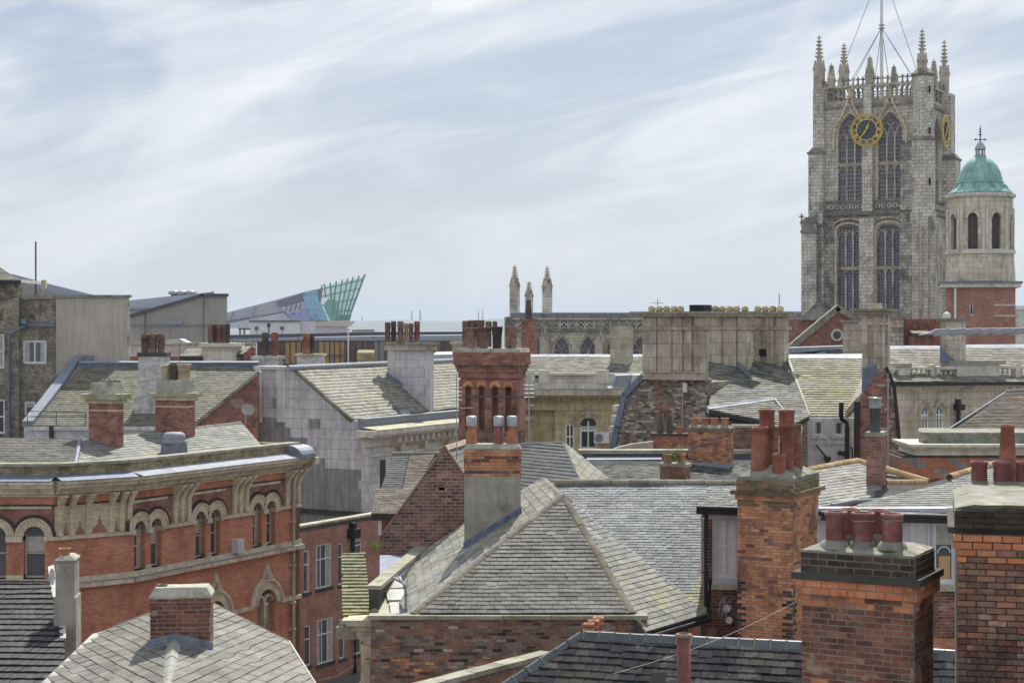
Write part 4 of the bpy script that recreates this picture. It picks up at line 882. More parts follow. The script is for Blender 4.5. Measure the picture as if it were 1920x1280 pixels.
# ------------------------------------------------------------------ mossy roof corner, gable house and vent pipe
def mossy_corner():
    T = Thing('building', 'corner building with a mossy ribbed tile roof and long green stone parapet left of centre', 'building', (-4, 45, 0))
    pl = Plane(P(642, 1042, 46.8), P(684, 1042, 46.8), P(660, 1156, 43))
    q = [(640, 1042), (685, 1038), (694, 1152), (642, 1158)]
    P3 = slope(T, pl, q, 'moss_tile', w=.42, g=.22, t=.04, kind='tile_course', jit=1)
    mb = MB(); z = ZP(1160, 42.6); fr = Frame(641, 42.4, 0)
    mb.fbox(fr, 0, .9, 0, .5, z - .1, z); T.part('eaves_slab', mb, 'coping_pale')
    f2 = Frame(690, 42.5, 6); zt = ZP(1097, 42.5); mb = MB()
    Lp = 10.3; x = 0
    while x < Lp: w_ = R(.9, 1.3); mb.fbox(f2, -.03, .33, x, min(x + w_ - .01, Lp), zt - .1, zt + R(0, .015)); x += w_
    T.part('parapet_coping', mb, 'coping'); mb = MB(); mb.fbox(f2, .02, .26, .02, Lp, zt - .95, zt - .101); T.part('parapet', mb, 'ledge_black'); mb = MB()  # black body colour stands in for shade on the parapet front
    mb.fbox(f2, .02, .50, .35, 7, zt - .9, zt - .55); T.part('inner_ledge', mb, 'coping_pale')
    # bent drum at the corner, gutter slab and white lead sheets
    mb = MB(); c = P(701, 1152, 42.2); mb.tube([c, c + V((0, .5, 0))], .12, 10); T.part('drum', mb, 'coping')
    lead = Plane(P(708, 1156, 42), P(765, 1156, 42), P(735, 1090, 44.5)); mb = MB()
    for a in (((706, 1102), (742, 1093), (746, 1154), (706, 1156)),): mb.prism([lead.hit(*p) for p in a], -lead.n * .5)
    T.part('stone_gutter', mb, 'coping_pale')
    for a in (((720, 1088), (752, 1085), (757, 1105), (722, 1107)), ((723, 1109), (757, 1108), (759, 1128), (727, 1129)), ((730, 1133), (755, 1132), (765, 1154), (733, 1154))):
        mb = MB(); mb.prism([lead.hit(*p) + lead.n * .07 for p in a], -lead.n * .04); T.part('white_sheet', mb, 'white_patch')
    # classical cornice bracket and pilaster below
    fc = Face(Frame(650, 42.35, 0)); zz = lambda y: ZP(y, 42.35); mb = MB(); e = fc.a(712)
    mb.box(fc, 0, e, zz(1172), zz(1161), -1.2, .12); mb.box(fc, .1, e, zz(1182), zz(1172), -1.2, .05); mb.box(fc, .25, e, zz(1190), zz(1182), -1.2, 0)
    mb.poly(fc, [(.22, zz(1190)), (e, zz(1190)), (e, zz(1212)), (.50, zz(1208)), (.33, zz(1198))], -1.0, -.02)
    T.part('cornice', mb, 'stone_trim'); mb = MB(); mb.box(fc, fc.a(676), fc.a(696), 0, zz(1210), -.6, -.06); mb.box(fc, fc.a(684), fc.a(694), 0, zz(1235), -.1, .02); mb.box(fc, fc.a(681), fc.a(697), zz(1242), zz(1235), -.1, .05); T.part('pilaster', mb, 'stone_trim')
    mb = MB(); mb.fbox(Frame(676, 42.9, 0), 0, 1.2, 0, 11, 0, ZP(1185, 43)); T.part('wall', mb, 'wall_red_b')
    mb = MB(); mb.fbox(f2, -.9, 0, .4, 9, ZP(1175, 43) - .3, ZP(1175, 43)); T.part('eaves_slab', mb, 'coping')
    # weeds in the parapet gutter
    for cx, cy, Y, lab in ((704, 1030, 47, 'dry yellow-green weeds growing in the dark gutter behind the mossy parapet'), (722, 1083, 44.5, 'small tuft of green weeds at the corner of the mossy parapet')):
        weed(cx, cy, Y, .35 if Y > 45 else .18, lab)
    # grey vent pipe with bent head
    mb = MB(); q = P(761, 1300, 40.1); s = [V((q.x, q.y, 0)), V((q.x, q.y, ZP(1098, 40.1))), P(757, 1093, 40.2), P(738, 1083, 41)]; mb.tube(s, .034, 8)
    for y in (1112, 1140, 1180, 1200, 1255): mb.tube([V((q.x, q.y, ZP(y, 40.1))), V((q.x, q.y, ZP(y + 3, 40.1)))], .048, 8)
    mb.tube([P(757, 1103, 40.1), P(757, 1096, 40.1), P(746, 1080, 40.6)], .022, 6)
    solo('vent_pipe', 'tall grey vent pipe with a bent head in front of the stained brick wall', 'pipe', mb, 'pipe_grey')
def weed(cx, cy, Y, h, label, n=46):
    mb = MB(); c = P(cx, cy, Y)
    for i in range(n):
        t = R(0, 6.28); e = V((math.cos(t) * R(.2, .9), math.sin(t) * R(.1, .5), R(.4, 1.1))) * h; b = c + V((R(-.12, .12), R(-.1, .1), -.05)); m_ = b + e * .55 + V((0, 0, h * .15)); mb.tube([b, m_, b + e], [.005, .004, .002], 3, False)
        for k in range(2):
            q = b + e * R(.3, 1); s = h * R(.03, .08); d = V((R(-1, 1), R(-1, 1), R(-.4, .8))).normalized(); x = d.cross(V((0, 0, 1))).normalized() * s * .5
            mb.add([q, q + d * s + x, q + d * s * 2, q + d * s - x], [(0, 1, 2, 3)])
    return solo('weed', label, 'plant', mb, 'weed', loc=(c.x, c.y, c.z - .05))
mossy_corner()

def gable_house():
    T = Thing('house', 'narrow house with a steep dark brick gable left of the centre chimney', 'house', (-4, 52, 0))
    fc = Face(Frame(716, 50, 0)); q = [fc.az(*p) for p in ((718, 1048), (876, 1048), (876, 898), (834, 838), (718, 1000))]
    bond(T, fc, 0, fc.a(876), ZP(1048, 50), ZP(838, 50), 'br_gable', bl=.27, bh=.10, outline=q, core='mortar_pink', coreth=.3, th=.06, joint=.022, jit=.004, skip=lambda a, z: abs(a - fc.a(828)) < .1 and abs(z - ZP(913, 50)) < .09,
         matfn=lambda a, z: random.choice(['br_gable', 'br_gable', 'br_plum', 'br_red' if random.random() < .4 else 'br_gable']))
    mb = MB(); mb.box(fc, fc.a(822), fc.a(834), ZP(919, 50), ZP(908, 50), -.2, -.005); T.part('air_vent', mb, 'dark')
    mb = MB(); mb.strip(fc, [fc.az(717, 1001), fc.az(834, 837), fc.az(876, 898)], .05, -.3, .03); T.part('verge', mb, 'mortar_red')
    mb = MB(); mb.box(fc, .02, fc.a(876), 0, ZP(1046, 50), -6, -.02); mb.box(fc, fc.a(722), fc.a(870), ZP(1046, 50), ZP(1000, 50), -6, -.35); T.part('wall', mb, 'wall_old_red')
    up = Plane(P(738, 853, 57), P(822, 853, 57), P(755, 918, 53.6))
    slope(T, up, [(736, 853), (767, 853), (753, 918), (714, 918)], 'sl_bluedark', w=.3, g=.22)
    slope(T, up, [(768, 853), (826, 853), (790, 900), (780, 918), (755, 918)], 'sl_brown', w=.25, g=.15)
    slope(T, Plane(P(705, 918, 53.6), P(775, 918, 53.6), P(720, 962, 51.2)), [(706, 918), (780, 918), (748, 964), (696, 964)], 'sl_brown', w=.26, g=.2)
    slope(T, Plane(P(834, 838, 50.3), P(876, 826, 53), P(876, 896, 50.4)), [(834, 838), (880, 825), (880, 902), (874, 895)], 'sl_pale', w=.3, g=.22)
    ridge(T, P(832, 838, 50.2), P(885, 822, 53.4), 'ridge_pink', L=.45, r=.12)
    mb = MB(); mb.tube([P(735, 851, 57), P(824, 851, 57)], .08, 6); T.part('ridge_roll', mb, 'ridge_grey')
    mb = MB(); mb.box(Face(Frame(704, 51.2, 0)), 0, .55, ZP(973, 51.2), ZP(964, 51.2), -.5, 0); T.part('fascia', mb, 'cream')
    mb = MB(); mb.box(Face(Frame(709, 51.4, 0)), 0, .1, ZP(1003, 51.4), ZP(973, 51.4), -.1, 0); T.part('corner_post', mb, 'frame_white')
    mb = MB(); mb.box(Face(Frame(712, 51.7, 0)), 0, .8, 0, ZP(973, 51.7), -4.5, 0); T.part('side_wall', mb, 'wall_old_red')
    # dark valley behind the mossy parapet
    mb = MB(); mb.prism([P(712, 1040, 49), P(790, 1040, 49), P(745, 1085, 44.6), P(712, 1082, 44.6)], (0, 0, -.3)); T.part('valley_gutter', mb, 'lead_blue')
gable_house()

def back_slates():
    # dark hipped roof and long slate roof behind the centre ridge
    T = Thing('house', 'house with the small dark blue hipped slate roof just behind the centre ridge', 'house', (1.4, 54, 0))
    a, b = P(978, 833, 56.5), P(1054, 829, 55.6); pf = Plane(a, b, P(1020, 905, 51.5)); c = pf.hit(1087, 900)
    slope(T, pf, [(940, 835), (1054, 829), (1092, 915), (930, 920)], 'sl_bluedark', w=.34, g=.27, t=.02)
    slope(T, Plane(b, c, P(1140, 900, 56)), [(1056, 830), (1092, 912), (1142, 897)], 'sl_lime', w=.36, g=.27)
    ridge(T, P(940, 834, 56.6), b, 'ridge_blue', L=.45, r=.12); ridge(T, c, b, 'ridge_blue', L=.4, r=.08); ridge(T, Plane(b, c, P(1140, 900, 56)).hit(1142, 897), b, 'ridge_grey', L=.42, r=.13)
    mb = MB(); mb.fbox(Frame(930, 52.6, 3), 0, 3.2, 0, 5, 0, 11.8); T.part('wall', mb, 'wall_old_red')
    T = Thing('house', 'long house with a blue-grey slate roof and mossy parapet behind the centre ridge', 'house', (5, 60, 0))
    pl = Plane(P(1100, 862, 61), P(1420, 862, 61), P(1200, 905, 57))
    slope(T, pl, [(1098, 864), (1425, 864), (1425, 915), (1140, 915)], 'sl_bluedark', w=.26, g=.2, matfn=lambda c: 'sl_grey' if c.z < 12.1 and random.random() < .5 else 'sl_bluedark')
    fc = Face(Frame(1085, 61.3, 0)); mb = MB(); mb.box(fc, 0, fc.a(1425), ZP(850, 61.3), ZP(843, 61.3), -.5, .15); T.part('parapet_coping', mb, 'coping')
    mb = MB(); mb.box(fc, .1, fc.a(1425), ZP(866, 61.3), ZP(850, 61.3), -.4, 0); T.part('lead_upstand', mb, 'lead_blue')
    mb = MB(); mb.prism([P(1100, 857, 61.2), P(1242, 857, 61.2), P(1240, 862, 60.7), P(1100, 863, 60.7)], (0, 0, .03)); T.part('lead_flashing', mb, 'lead_pale')
    mb = MB(); mb.fbox(Frame(1095, 58, 0), 0, 6, 0, 8, 0, 11.5); T.part('wall', mb, 'wall_old_red')
    mb = MB(); pts = [P(1142, 845, 64), P(1160, 838, 64.5), P(1185, 832, 65), P(1225, 827, 65.5)]
    for p, q in zip(pts[:-1], pts[1:]): mb.prism([p, q, q - V((0, 0, .45)), p - V((0, 0, .45))], (0, .3, 0))
    T.part('curved_coping', mb, 'cement_pale')
    chimney('chimney', 'small crumbling brick chimney with two orange pots and a weed on top', 1237, 55, 1286, .5, [
        (868, 874, .03, 'cap', 'coping'), (874, 930, 0, 'brick', 'br_mossy', lambda a, z: random.choice(['br_mossy', 'br_brown', 'br_red']))], [(1252, 869, 851, 16, .2, 'short', 'terra_br'), (1278, 869, 850, 15, .2, 'short', 'terra_br')], px2=1295, yaw=24)
    weed(1264, 862, 54.8, .62, 'bushy green weed growing between two orange pots on the small chimney', 60); 
    T = chimney('chimney', 'wide red brick chimney with four short orange pots in a row, right of centre', 1290, 60, 1368, .7, [
        (797, 802, .0, 'slope', 'cement', .1), (802, 809, .03, 'brick', 'br_plum'), (809, 866, 0, 'brick', 'br_orange', lambda a, z: random.choice(['br_orange', 'br_red', 'br_orange'])), (866, 877, .03, 'lead_base', 'lead_pale'), (877, 930, 0, 'shaft', 'wall_old_red')],
        [(px, 799, 783, 14.5, .3, 'short', 'terra_br') for px in (1303, 1322, 1339, 1359)], px2=1376, yaw=24)
    T = Thing('parapet_wall', 'short soot-stained brick wall between the four-pot chimney and the tall red pots', 'wall', (8.2, 62, 0))
    fc = Face(Frame(1372, 62, 5)); bond(T, fc, 0, fc.a(1460), ZP(845, 62), ZP(801, 62), 'br_plum', bh=.085, core='mortar_dark')
    mb = MB(); mb.box(fc, 0, fc.a(1460), ZP(801, 62), ZP(796, 62), -.3, .05); T.part('coping', mb, 'coping'); mb = MB(); mb.box(fc, 0, fc.a(1460), 0, ZP(845, 62), -.3, 0); T.part('lower_wall', mb, 'wall_old_red')
    # red chimney base in front of the flint gable with two broken pots
    T = chimney('chimney', 'low red brick chimney breast before the flint gable with black iron pots', 1222, 66, 1288, .6, [(812, 816, .05, 'ledge', 'ledge_black'), (816, 870, 0, 'brick', 'br_red', 'mortar_red')],
        [(1238, 814, 776, 12, .3, 'cylx', 'pot_dark'), (1256, 814, 779, 12, .3, 'cylx', 'pot_dark'), (1275, 814, 800, 11, .3, 'short', 'terra_br', 'broken orange pot')], yaw=10)
back_slates()
# ------------------------------------------------------------------ ornate red brick building, left
def red_building():
    T = Thing('building', 'ornate red brick building with yellow brick arches, paired windows and lead-topped cornice, left foreground', 'building', (-14, 62, 0))
    Z = lambda y: ZP(y, 59.5)
    FL = wall2(-130, 59.5, 103, 59.5); FC = wall2(103, 59.5, 245, 61.3); FR = wall2(245, 61.3, 562, 70.6)
    e = [FL.a(103), FC.a(245), FR.a(562)]
    zs, zb, zt = Z(1012), Z(1085), Z(950)     # string course, sill, top of the arch zone
    ro, ry, rk = .37, .63, .72
    pairs = {0: [(-8, 64)], 1: [], 2: [(264, 291), (377, 403), (483, 508)]}
    low = [(499, .95), (402, .95), (308, .95)]
    for i, fc in enumerate((FL, FC, FR)):
        L = e[i]; hs = []; cs = []; hsp, ro, ry, rk = ((.67, .37, .63, .75) if i < 2 else (.46, .30, .60, .73))
        for pa in pairs[i]:
            m = (fc.a(pa[0]) + fc.a(pa[1])) / 2 ; cs.append(m)
            for s_ in (-hsp, hsp): hs.append((m + s_ - ro, m + s_ + ro, zb + .02, zs + .12 + ro, 'round'))
        lows = []; zl = FR.z(499, 1130)
        if i == 2:
            for px, w in low: c = fc.a(px); lows.append(c); hs.append((c - .62, c + .62, zl - 2.35, zl + .57, 'round'))
        zmid = zb - .2
        mb = MB(); mb.holes(fc, 0, L, zb - .05, zs - .02, [h for h in hs if h[2] > zb] and [(h[0], h[1], zb + .0, zs, None) for h in hs if h[3] > zb + .3], .45); T.part('wall', mb, 'wall_red')
        mb = MB(); mb.holes(fc, 0, L, 0, zmid - .18, [h for h in hs if h[3] < zmid], .45); T.part('lower_wall', mb, 'wall_red')
        mb = MB(); mb.holes(fc, 0, L, zs + .12, zt + .02, [(h[0], h[1], zs + .12, h[3], 'round') for h in hs if h[3] > zb + .3], .4); T.part('arch_wall', mb, 'wall_old_red')
        # mouldings
        gaps = []
        def course(z0, z1, d, mat, nm, cuts=()):
            x = -.02
            for c0, c1 in list(cuts) + [(L + .02, 0)]: 
                if c0 > x + .01: mb = MB(); mb.box(fc, x, c0, z0, z1, -.35, d); T.part(nm, mb, mat)
                x = c1
        cuts = []
        for m in cs: cuts += [(m - hsp - ro, m - hsp + ro), (m + hsp - ro, m + hsp + ro)]
        course(zs - .01, zs + .06, .10, 'stone_trim', 'string_course', cuts); course(zs + .06, zs + .12, .06, 'stone_trim', 'string_course', cuts)
        course(zb - .12, zb, .07, 'stone_trim', 'sill_course'); course(zb - .2, zb - .12, .12, 'stone_trim', 'sill_course'); course(zb - .36, zb - .2, .26, 'stone_trim', 'sill_course')
        course(zb - .20, zb - .185, .27, 'lead', 'lead_capping')
        course(zt + .02, zt + .09, .03, 'br_black', 'black_band'); course(zt + .09, zt + .36, .01, 'wall_red', 'red_band'); course(zt + .36, zt + .46, .10, 'wall_yellow', 'dentil_band')
        z = zt + .46
        for h_, d_ in ((.12, .22), (.10, .32), (.14, .50), (.10, .62)): course(z, z + h_, d_, 'stone_trim', 'cornice'); z += h_
        mb = MB(); A, B, C_, D_ = fc.pt(-.02, z, .64), fc.pt(L + .02, z, .64), fc.pt(L + .02, z + .16, -.05), fc.pt(-.02, z + .16, -.05); mb.prism([A, B, C_, D_], (0, 0, .03)); T.part('lead_ledge', mb, 'lead_pale' if i == 2 else 'lead_blue')
        zp = Z(872); 
        mb = MB(); mb.box(fc, 0, L, z, zp - .05, -.4, -.05); T.part('parapet', mb, 'wall_yellow_m')
        x = -.02
        while x < L: w_ = min(1.1, L + .02 - x); mb = MB(); mb.box(fc, x, x + w_ - .01, zp - .05, zp + .05 + R(0, .008), -.5, .02); T.part('coping_stone', mb, 'coping'); x += 1.1
        # arches over the window pairs
        for m in cs:
            for s_ in (-hsp, hsp):
                c = m + s_; zc = zs + .12; mb = MB(); ct = lambda r_: math.degrees(math.acos(min(1, hsp / r_))); rg = lambda r_: (ct(r_), 180) if s_ < 0 else (0, 180 - ct(r_)); mb.ring(fc, c, zc, ro, min(ry, hsp), -.25, .035, 0, 180, 14)
                if ry > hsp: mb.ring(fc, c, zc, hsp, ry, -.25, .035, *rg((ry + hsp) / 2), 14)
                T.part('arch_ring', mb, 'wall_yellow')
                mb = MB(); mb.ring(fc, c, zc, ry - .02, ry + .03, 0, .075, *rg(ry), 14); T.part('arch_moulding', mb, 'stone_trim')
                cut = ct(rk)
                mb = MB(); mb.ring(fc, c, zc, ry + .03, rk + .02, -.1, .055, cut if s_ < 0 else 0, 180 if s_ < 0 else 180 - cut, 12); T.part('black_arch', mb, 'br_black')
                window(T, fc, c - ro, c + ro, zb + .02, zc + ro, kind='round', d=-.27, rows=(.47,), fw=.055, frame='frame_cream', glass='glass_dim')
            mb = MB()
            for x0, x1 in ((m - hsp + ro, m + hsp - ro), (m - hsp - ro - .12, m - hsp - ro + .02), (m + hsp + ro - .02, m + hsp + ro + .12)): mb.box(fc, x0, x1, zs - .06, zs + .12, -.3, .12 if x1 - x0 > .3 else .08)
            T.part('impost', mb, 'stone_trim')
            mb = MB(); mb.box(fc, m - hsp + ro, m + hsp - ro, zb, zb + .14, -.3, .03); T.part('pier_base', mb, 'stone_trim')
            mb = MB(); mb.box(fc, m - hsp - .6, m + hsp + .6, zt - .07, zt + .02, -.1, .04); T.part('label_band', mb, 'stone_trim')
        # corbelled pilaster strips with red spearheads between them
        def strip_(a, w=.19):
            mb = MB(); mb.box(fc, a - w / 2, a + w / 2, zs + .12, zt - .1, -.1, .09)
            zz = zt - .1
            for k in range(7): mb.box(fc, a - w / 2, a + w / 2, zz + k * .075, zz + (k + 1) * .075 + .001, -.1, .10 + .034 * (k + 1) * (1 + .12 * k)); 
            T.part('corbel_strip', mb, 'wall_yellow')
        def spear(a, w, h):
            mb = MB(); z0 = zs + .12
            mb.poly(fc, [(a - w, z0), (a + w, z0), (a + w * .95, z0 + h * .18), (a + w * .45, z0 + h * .45), (a + w * .28, z0 + h * .62), (a, z0 + h), (a - w * .28, z0 + h * .62), (a - w * .45, z0 + h * .45), (a - w * .95, z0 + h * .18)], -.05, .012); T.part('spearhead_panel', mb, 'wall_red_b')
        def panel(a0, a1): mb = MB(); mb.box(fc, a0, a1, zs + .12, zt + .02, -.05, .006); T.part('yellow_panel', mb, 'wall_yellow')
        if i == 1:
            xs = [fc.a(p) for p in (112, 134, 165, 208, 228, 242)]; panel(0, L)
            for x in xs: strip_(x)
            for a, b in zip(xs[:-1], xs[1:]): w = (b - a) / 2 - .1; spear((a + b) / 2, max(.06, w * .85), .62 if w > .25 else .52)
        if i == 2:
            for g in ((326, 340, 354), (438, 450, 462), (538, 548, 559)):
                xs = [fc.a(p) for p in g]; xs = [xs[1] - .40, xs[1], xs[1] + .40]; panel(xs[0] - .1, xs[2] + .1)
                for x in xs: strip_(x)
                for a, b in zip(xs[:-1], xs[1:]): spear((a + b) / 2, .09, .62)
        # lower arched windows
        for c in lows:
            zc = zl; mb = MB(); mb.ring(fc, c, zc - .05, .62, .98, -.2, .05, 0, 180, 16); T.part('hood_ring', mb, 'stone_trim')
            for r0, r1, d in ((.95, 1.06, .14), (.62, .68, .09)): mb = MB(); mb.ring(fc, c, zc - .05, r0, r1, -.1, d, 0, 180, 16); T.part('hood_moulding', mb, 'stone_trim')
            mb = MB(); pk = [(c - .78, zc + .62), (c - .28, zc + 1.0), (c - .09, zc + 1.25), (c, zc + 1.6), (c + .09, zc + 1.25), (c + .28, zc + 1.0), (c + .78, zc + .62)]; mb.strip(fc, pk, .09, -.05, .13)
            for k in range(5): mb.box(fc, c - .13 + .02 * k, c + .13 - .02 * k, zc + 1.02 + k * .11, zc + 1.1 + k * .11, 0, .2 - .02 * k)
            T.part('finial', mb, 'stone_trim')
            mb = MB(); mb.box(fc, c - .07, c + .07, zc - 1.8, zc + .1, -.25, -.05); mb.ring(fc, c - .31, zc + .02, .24, .32, -.25, -.06, 0, 180, 8); mb.ring(fc, c + .31, zc + .02, .24, .32, -.25, -.06, 0, 180, 8); mb.box(fc, c - .12, c + .12, zc - .1, zc + .02, -.25, 0); T.part('mullion', mb, 'stone_trim')
            window(T, fc, c - .62, c + .62, zc - 2.35, zc + .57, kind='round', d=-.36, nx=2, rows=(.35,), frame='frame_cream', glass='glass_dim')
        if lows:
            cc = sorted(lows); x = 0
            for c in cc + [None]:
                x1 = c - .98 if c is not None else L
                if x1 > x: mb = MB(); mb.box(fc, x, x1, zl - .12, zl + .04, -.1, .1); T.part('string_course', mb, 'stone_trim')
                x = c + .98 if c is not None else x
    # end return wall, body and flat back
    zz = Z(905); n = FR.pt(0, 0, 1) - FR.pt(0, 0, 0); back = -n * 9
    a, b, c, d = FL.pt(0, 0), FL.pt(e[0], 0), FR.pt(0, 0), FR.pt(e[2], 0)
    pts = [p - V((0, 0, 0)) for p in (a, b, c, d)]; ins = [pts[0] + V((0, .46, 0)), pts[1] + V((.1, .46, 0)), pts[2] + V((-.35, .4, 0)), pts[3] - n * .46]
    mb = MB(); poly = ins + [d - n * 9, V((a.x, d.y + 2, 0))]; mb.prism(poly, (0, 0, zz)); T.part('body', mb, 'under')
    mb = MB(); q = [d, d - n * 9, d - n * 9 + V((0, 0, Z(872))), d + V((0, 0, Z(872)))]; mb.prism(q, (FR.f.u * -.4)); T.part('end_wall', mb, 'wall_yellow_m')
    # cream downpipe near the right corner
    mb = MB(); x = FR.a(546); mb.tube([FR.pt(x, 0, .12), FR.pt(x, zt + .2, .12), FR.pt(x, zt + .5, .3)], .065, 8)
    for y in (950, 978, 1060, 1130, 1180): z = FR.z(546, y); mb.tube([FR.pt(x, z, .12), FR.pt(x, z + .07, .12)], .11, 8); mb.box(FR, x - .2, x, z, z + .06, 0, .1)
    T.part('downpipe', mb, 'pipe_cream')
    mb = MB(); x = FR.a(434); mb.box(FR, x, x + .42, FR.z(434, 1036), FR.z(434, 1010), 0, .3); T.part('vent_box', mb, 'painted_grey')
    # curved lead pediment closing the cornice
    mb = MB(); x = e[2] - .6; zc = zt + .92; fe = Face(FR.f, 'w', x); vs = []
    n_ = 10; prof = [(-(.66) * math.cos(math.pi * k / n_), .50 * math.sin(math.pi * k / n_)) for k in range(n_ + 1)]
    for u in (e[2] - .9, e[2] + .12): vs += [FR.pt(u, zc + zz_, .1 + dd) for dd, zz_ in prof]
    m = n_ + 1; mb.add(vs, [(i, i + 1, m + i + 1, m + i) for i in range(n_)] + [tuple(range(m))[::-1], tuple(range(m, 2 * m))]); T.part('barrel_top', mb, 'lead')
    mb = MB(); u = e[2] + .13
    for r_, d_ in ((1.0, 0), ): vs = [FR.pt(u, zc - .02 + z_ * .8, .1 + dd * .8) for dd, z_ in prof]; mb.prism(vs, FR.f.u * .06)
    T.part('carved_tympanum', mb, 'stone_trim')
    mb = MB(); mb.box(FR, e[2] - .02, e[2] + .3, zc - .3, zc - .02, -.6, .8); mb.box(FR, e[2] - .02, e[2] + .15, zc - .5, zc - .3, -.4, .5); T.part('cornice_return', mb, 'stone_trim')
    # roofs behind the parapet
    mr = Plane(P(240, 872, 62.6), P(490, 838, 70.5), P(452, 792, 74.5))
    slope(T, mr, [(145, 878), (240, 872), (492, 838), (452, 792), (232, 818), (150, 826)], 'sl_pale', w=.32, g=.27, matfn=lambda c: 'sl_lime' if random.random() < .3 else 'sl_pale')
    ml = Plane(P(-60, 880, 60.6), P(140, 880, 60.6), P(60, 822, 64.5))
    slope(T, ml, [(-80, 880), (140, 880), (150, 826), (-80, 822)], 'sl_grey', w=.3, g=.22)
    ridge(T, mr.hit(150, 826), mr.hit(452, 791), 'ridge_grey', L=.45, r=.1); ridge(T, ml.hit(-80, 821), ml.hit(140, 824), 'ridge_grey', L=.45, r=.1)
    mb = MB(); a, b = ml.hit(140, 878), ml.hit(150, 826); mb.tube([a + V((0, 0, .03)), b + V((0, 0, .03))], .09, 6); T.part('lead_hip', mb, 'lead')
    # lead covered ventilator
    q = mr.hit(318, 853); f2 = Frame(300, q.y, 28); s_ = q.y / F; mb = MB()
    mb.fbox(f2, 0, .8, 0, .7, q.z - .3, q.z + 22 * s_, top=.03); T.part('ventilator_base', mb, 'lead'); c = f2.pt(.4, .35, q.z + 22 * s_); mb = MB()
    mb.lathe(c, [(.42, 0), (.46, .08), (.40, .12), (.42, .18), (.42, .34), (.30, .42), (.01, .44)], 20); T.part('ventilator_hood', mb, 'lead_pale')
    # chimneys
    y1_, y2_ = mr.hit(226, 838).y, mr.hit(352, 818).y
    def stone_head(px0, Y, px1, px2, ys, lab, pots, L0='stone_trim'):
        y0, y1, y2, y3, y4, y5 = ys
        return chimney('chimney', lab, px0, Y, px1, 0, [(y0, y1, .0, 'head', 'cement_pale', .06), (y1, y2, .22, 'ledge', 'coping_pale'), (y2, y3, .08, 'neck', 'stone_trim'), (y3, y4, 0, 'brick', 'br_red', 'mortar_red'), (y4, y4 + 3, .03, 'yellow_band', 'wall_yellow'), (y4 + 3, y5, 0, 'brick', 'br_red', 'mortar_red')], pots, px2=px2, yaw=20, bl=.25, bh=.10)
    stone_head(166, y1_, 219, 232, (718, 738, 748, 756, 767, 850), 'red brick chimney with a crumbling lichened stone head and no pots, left', [])
    T1 = THINGS[-1]; mb = MB()
    for i in range(14): u = R(0, 1.0); w = R(0, .5); mb.fbox(T1.fr, u, u + R(.12, .3), w, w + R(.1, .3), ZP(720, y1_) - .05, ZP(720, y1_) + R(.03, .22), top=.03)
    T1.part('broken_cap', mb, 'cement')
    stone_head(291, y2_, 349, 366, (712, 736, 742, 750, 760, 850), 'red brick chimney with a stone head and three thick pots, left', [
        (313, 713, 684, 22, .5, 'crown', 'pot_yellow'), (326, 714, 683, 18, .35, 'crown', 'pot_dark', 'soot-black pot'), (345, 715, 682, 26, .5, 'crown', 'pot_yellow')])
red_building()

def aerial(px, py_top, py_bot, Y, label, arms=6, dirx=1, cat='aerial', w=.5, mat='metal_dk', r=.015):
    mb = MB(); a, b = P(px, py_bot, Y), P(px, py_top, Y); mb.tube([a, b], r, 5); s_ = Y / F
    for k in range(arms): z = b.z - .06 * (k + 1); mb.tube([V((b.x - w * (.9 - .08 * k), Y, z)), V((b.x + w * .5, Y, z))], .008, 3)
    mb.tube([V((b.x - w, Y - .1, b.z - .2)), V((b.x + w, Y + .1, b.z - .2))], .012, 4)
    return solo('aerial', label, cat, mb, mat)
aerial(448, 746, 800, 76, 'television aerial with many bars beside the white satellite dish', 7, w=.45)
mb = MB(); c = P(465, 767, 76); n = 20; vs = [c + V((0, .1, 0))] + [c + V((.30 * math.cos(2 * math.pi * k / n), -.03, .26 * math.sin(2 * math.pi * k / n))) for k in range(n)]; mb.add(vs, [(0, 1 + (k + 1) % n, 1 + k) for k in range(n)], True); mb.tube([c + V((-.1, .12, 0)), P(460, 800, 76)], .02, 5); mb.tube([c + V((0, 0, -.25)), c + V((0, -.35, -.05))], .012, 4)
solo('satellite_dish', 'round pale satellite dish on a pole behind the ornate red building roof', 'satellite dish', mb, 'white_patch')

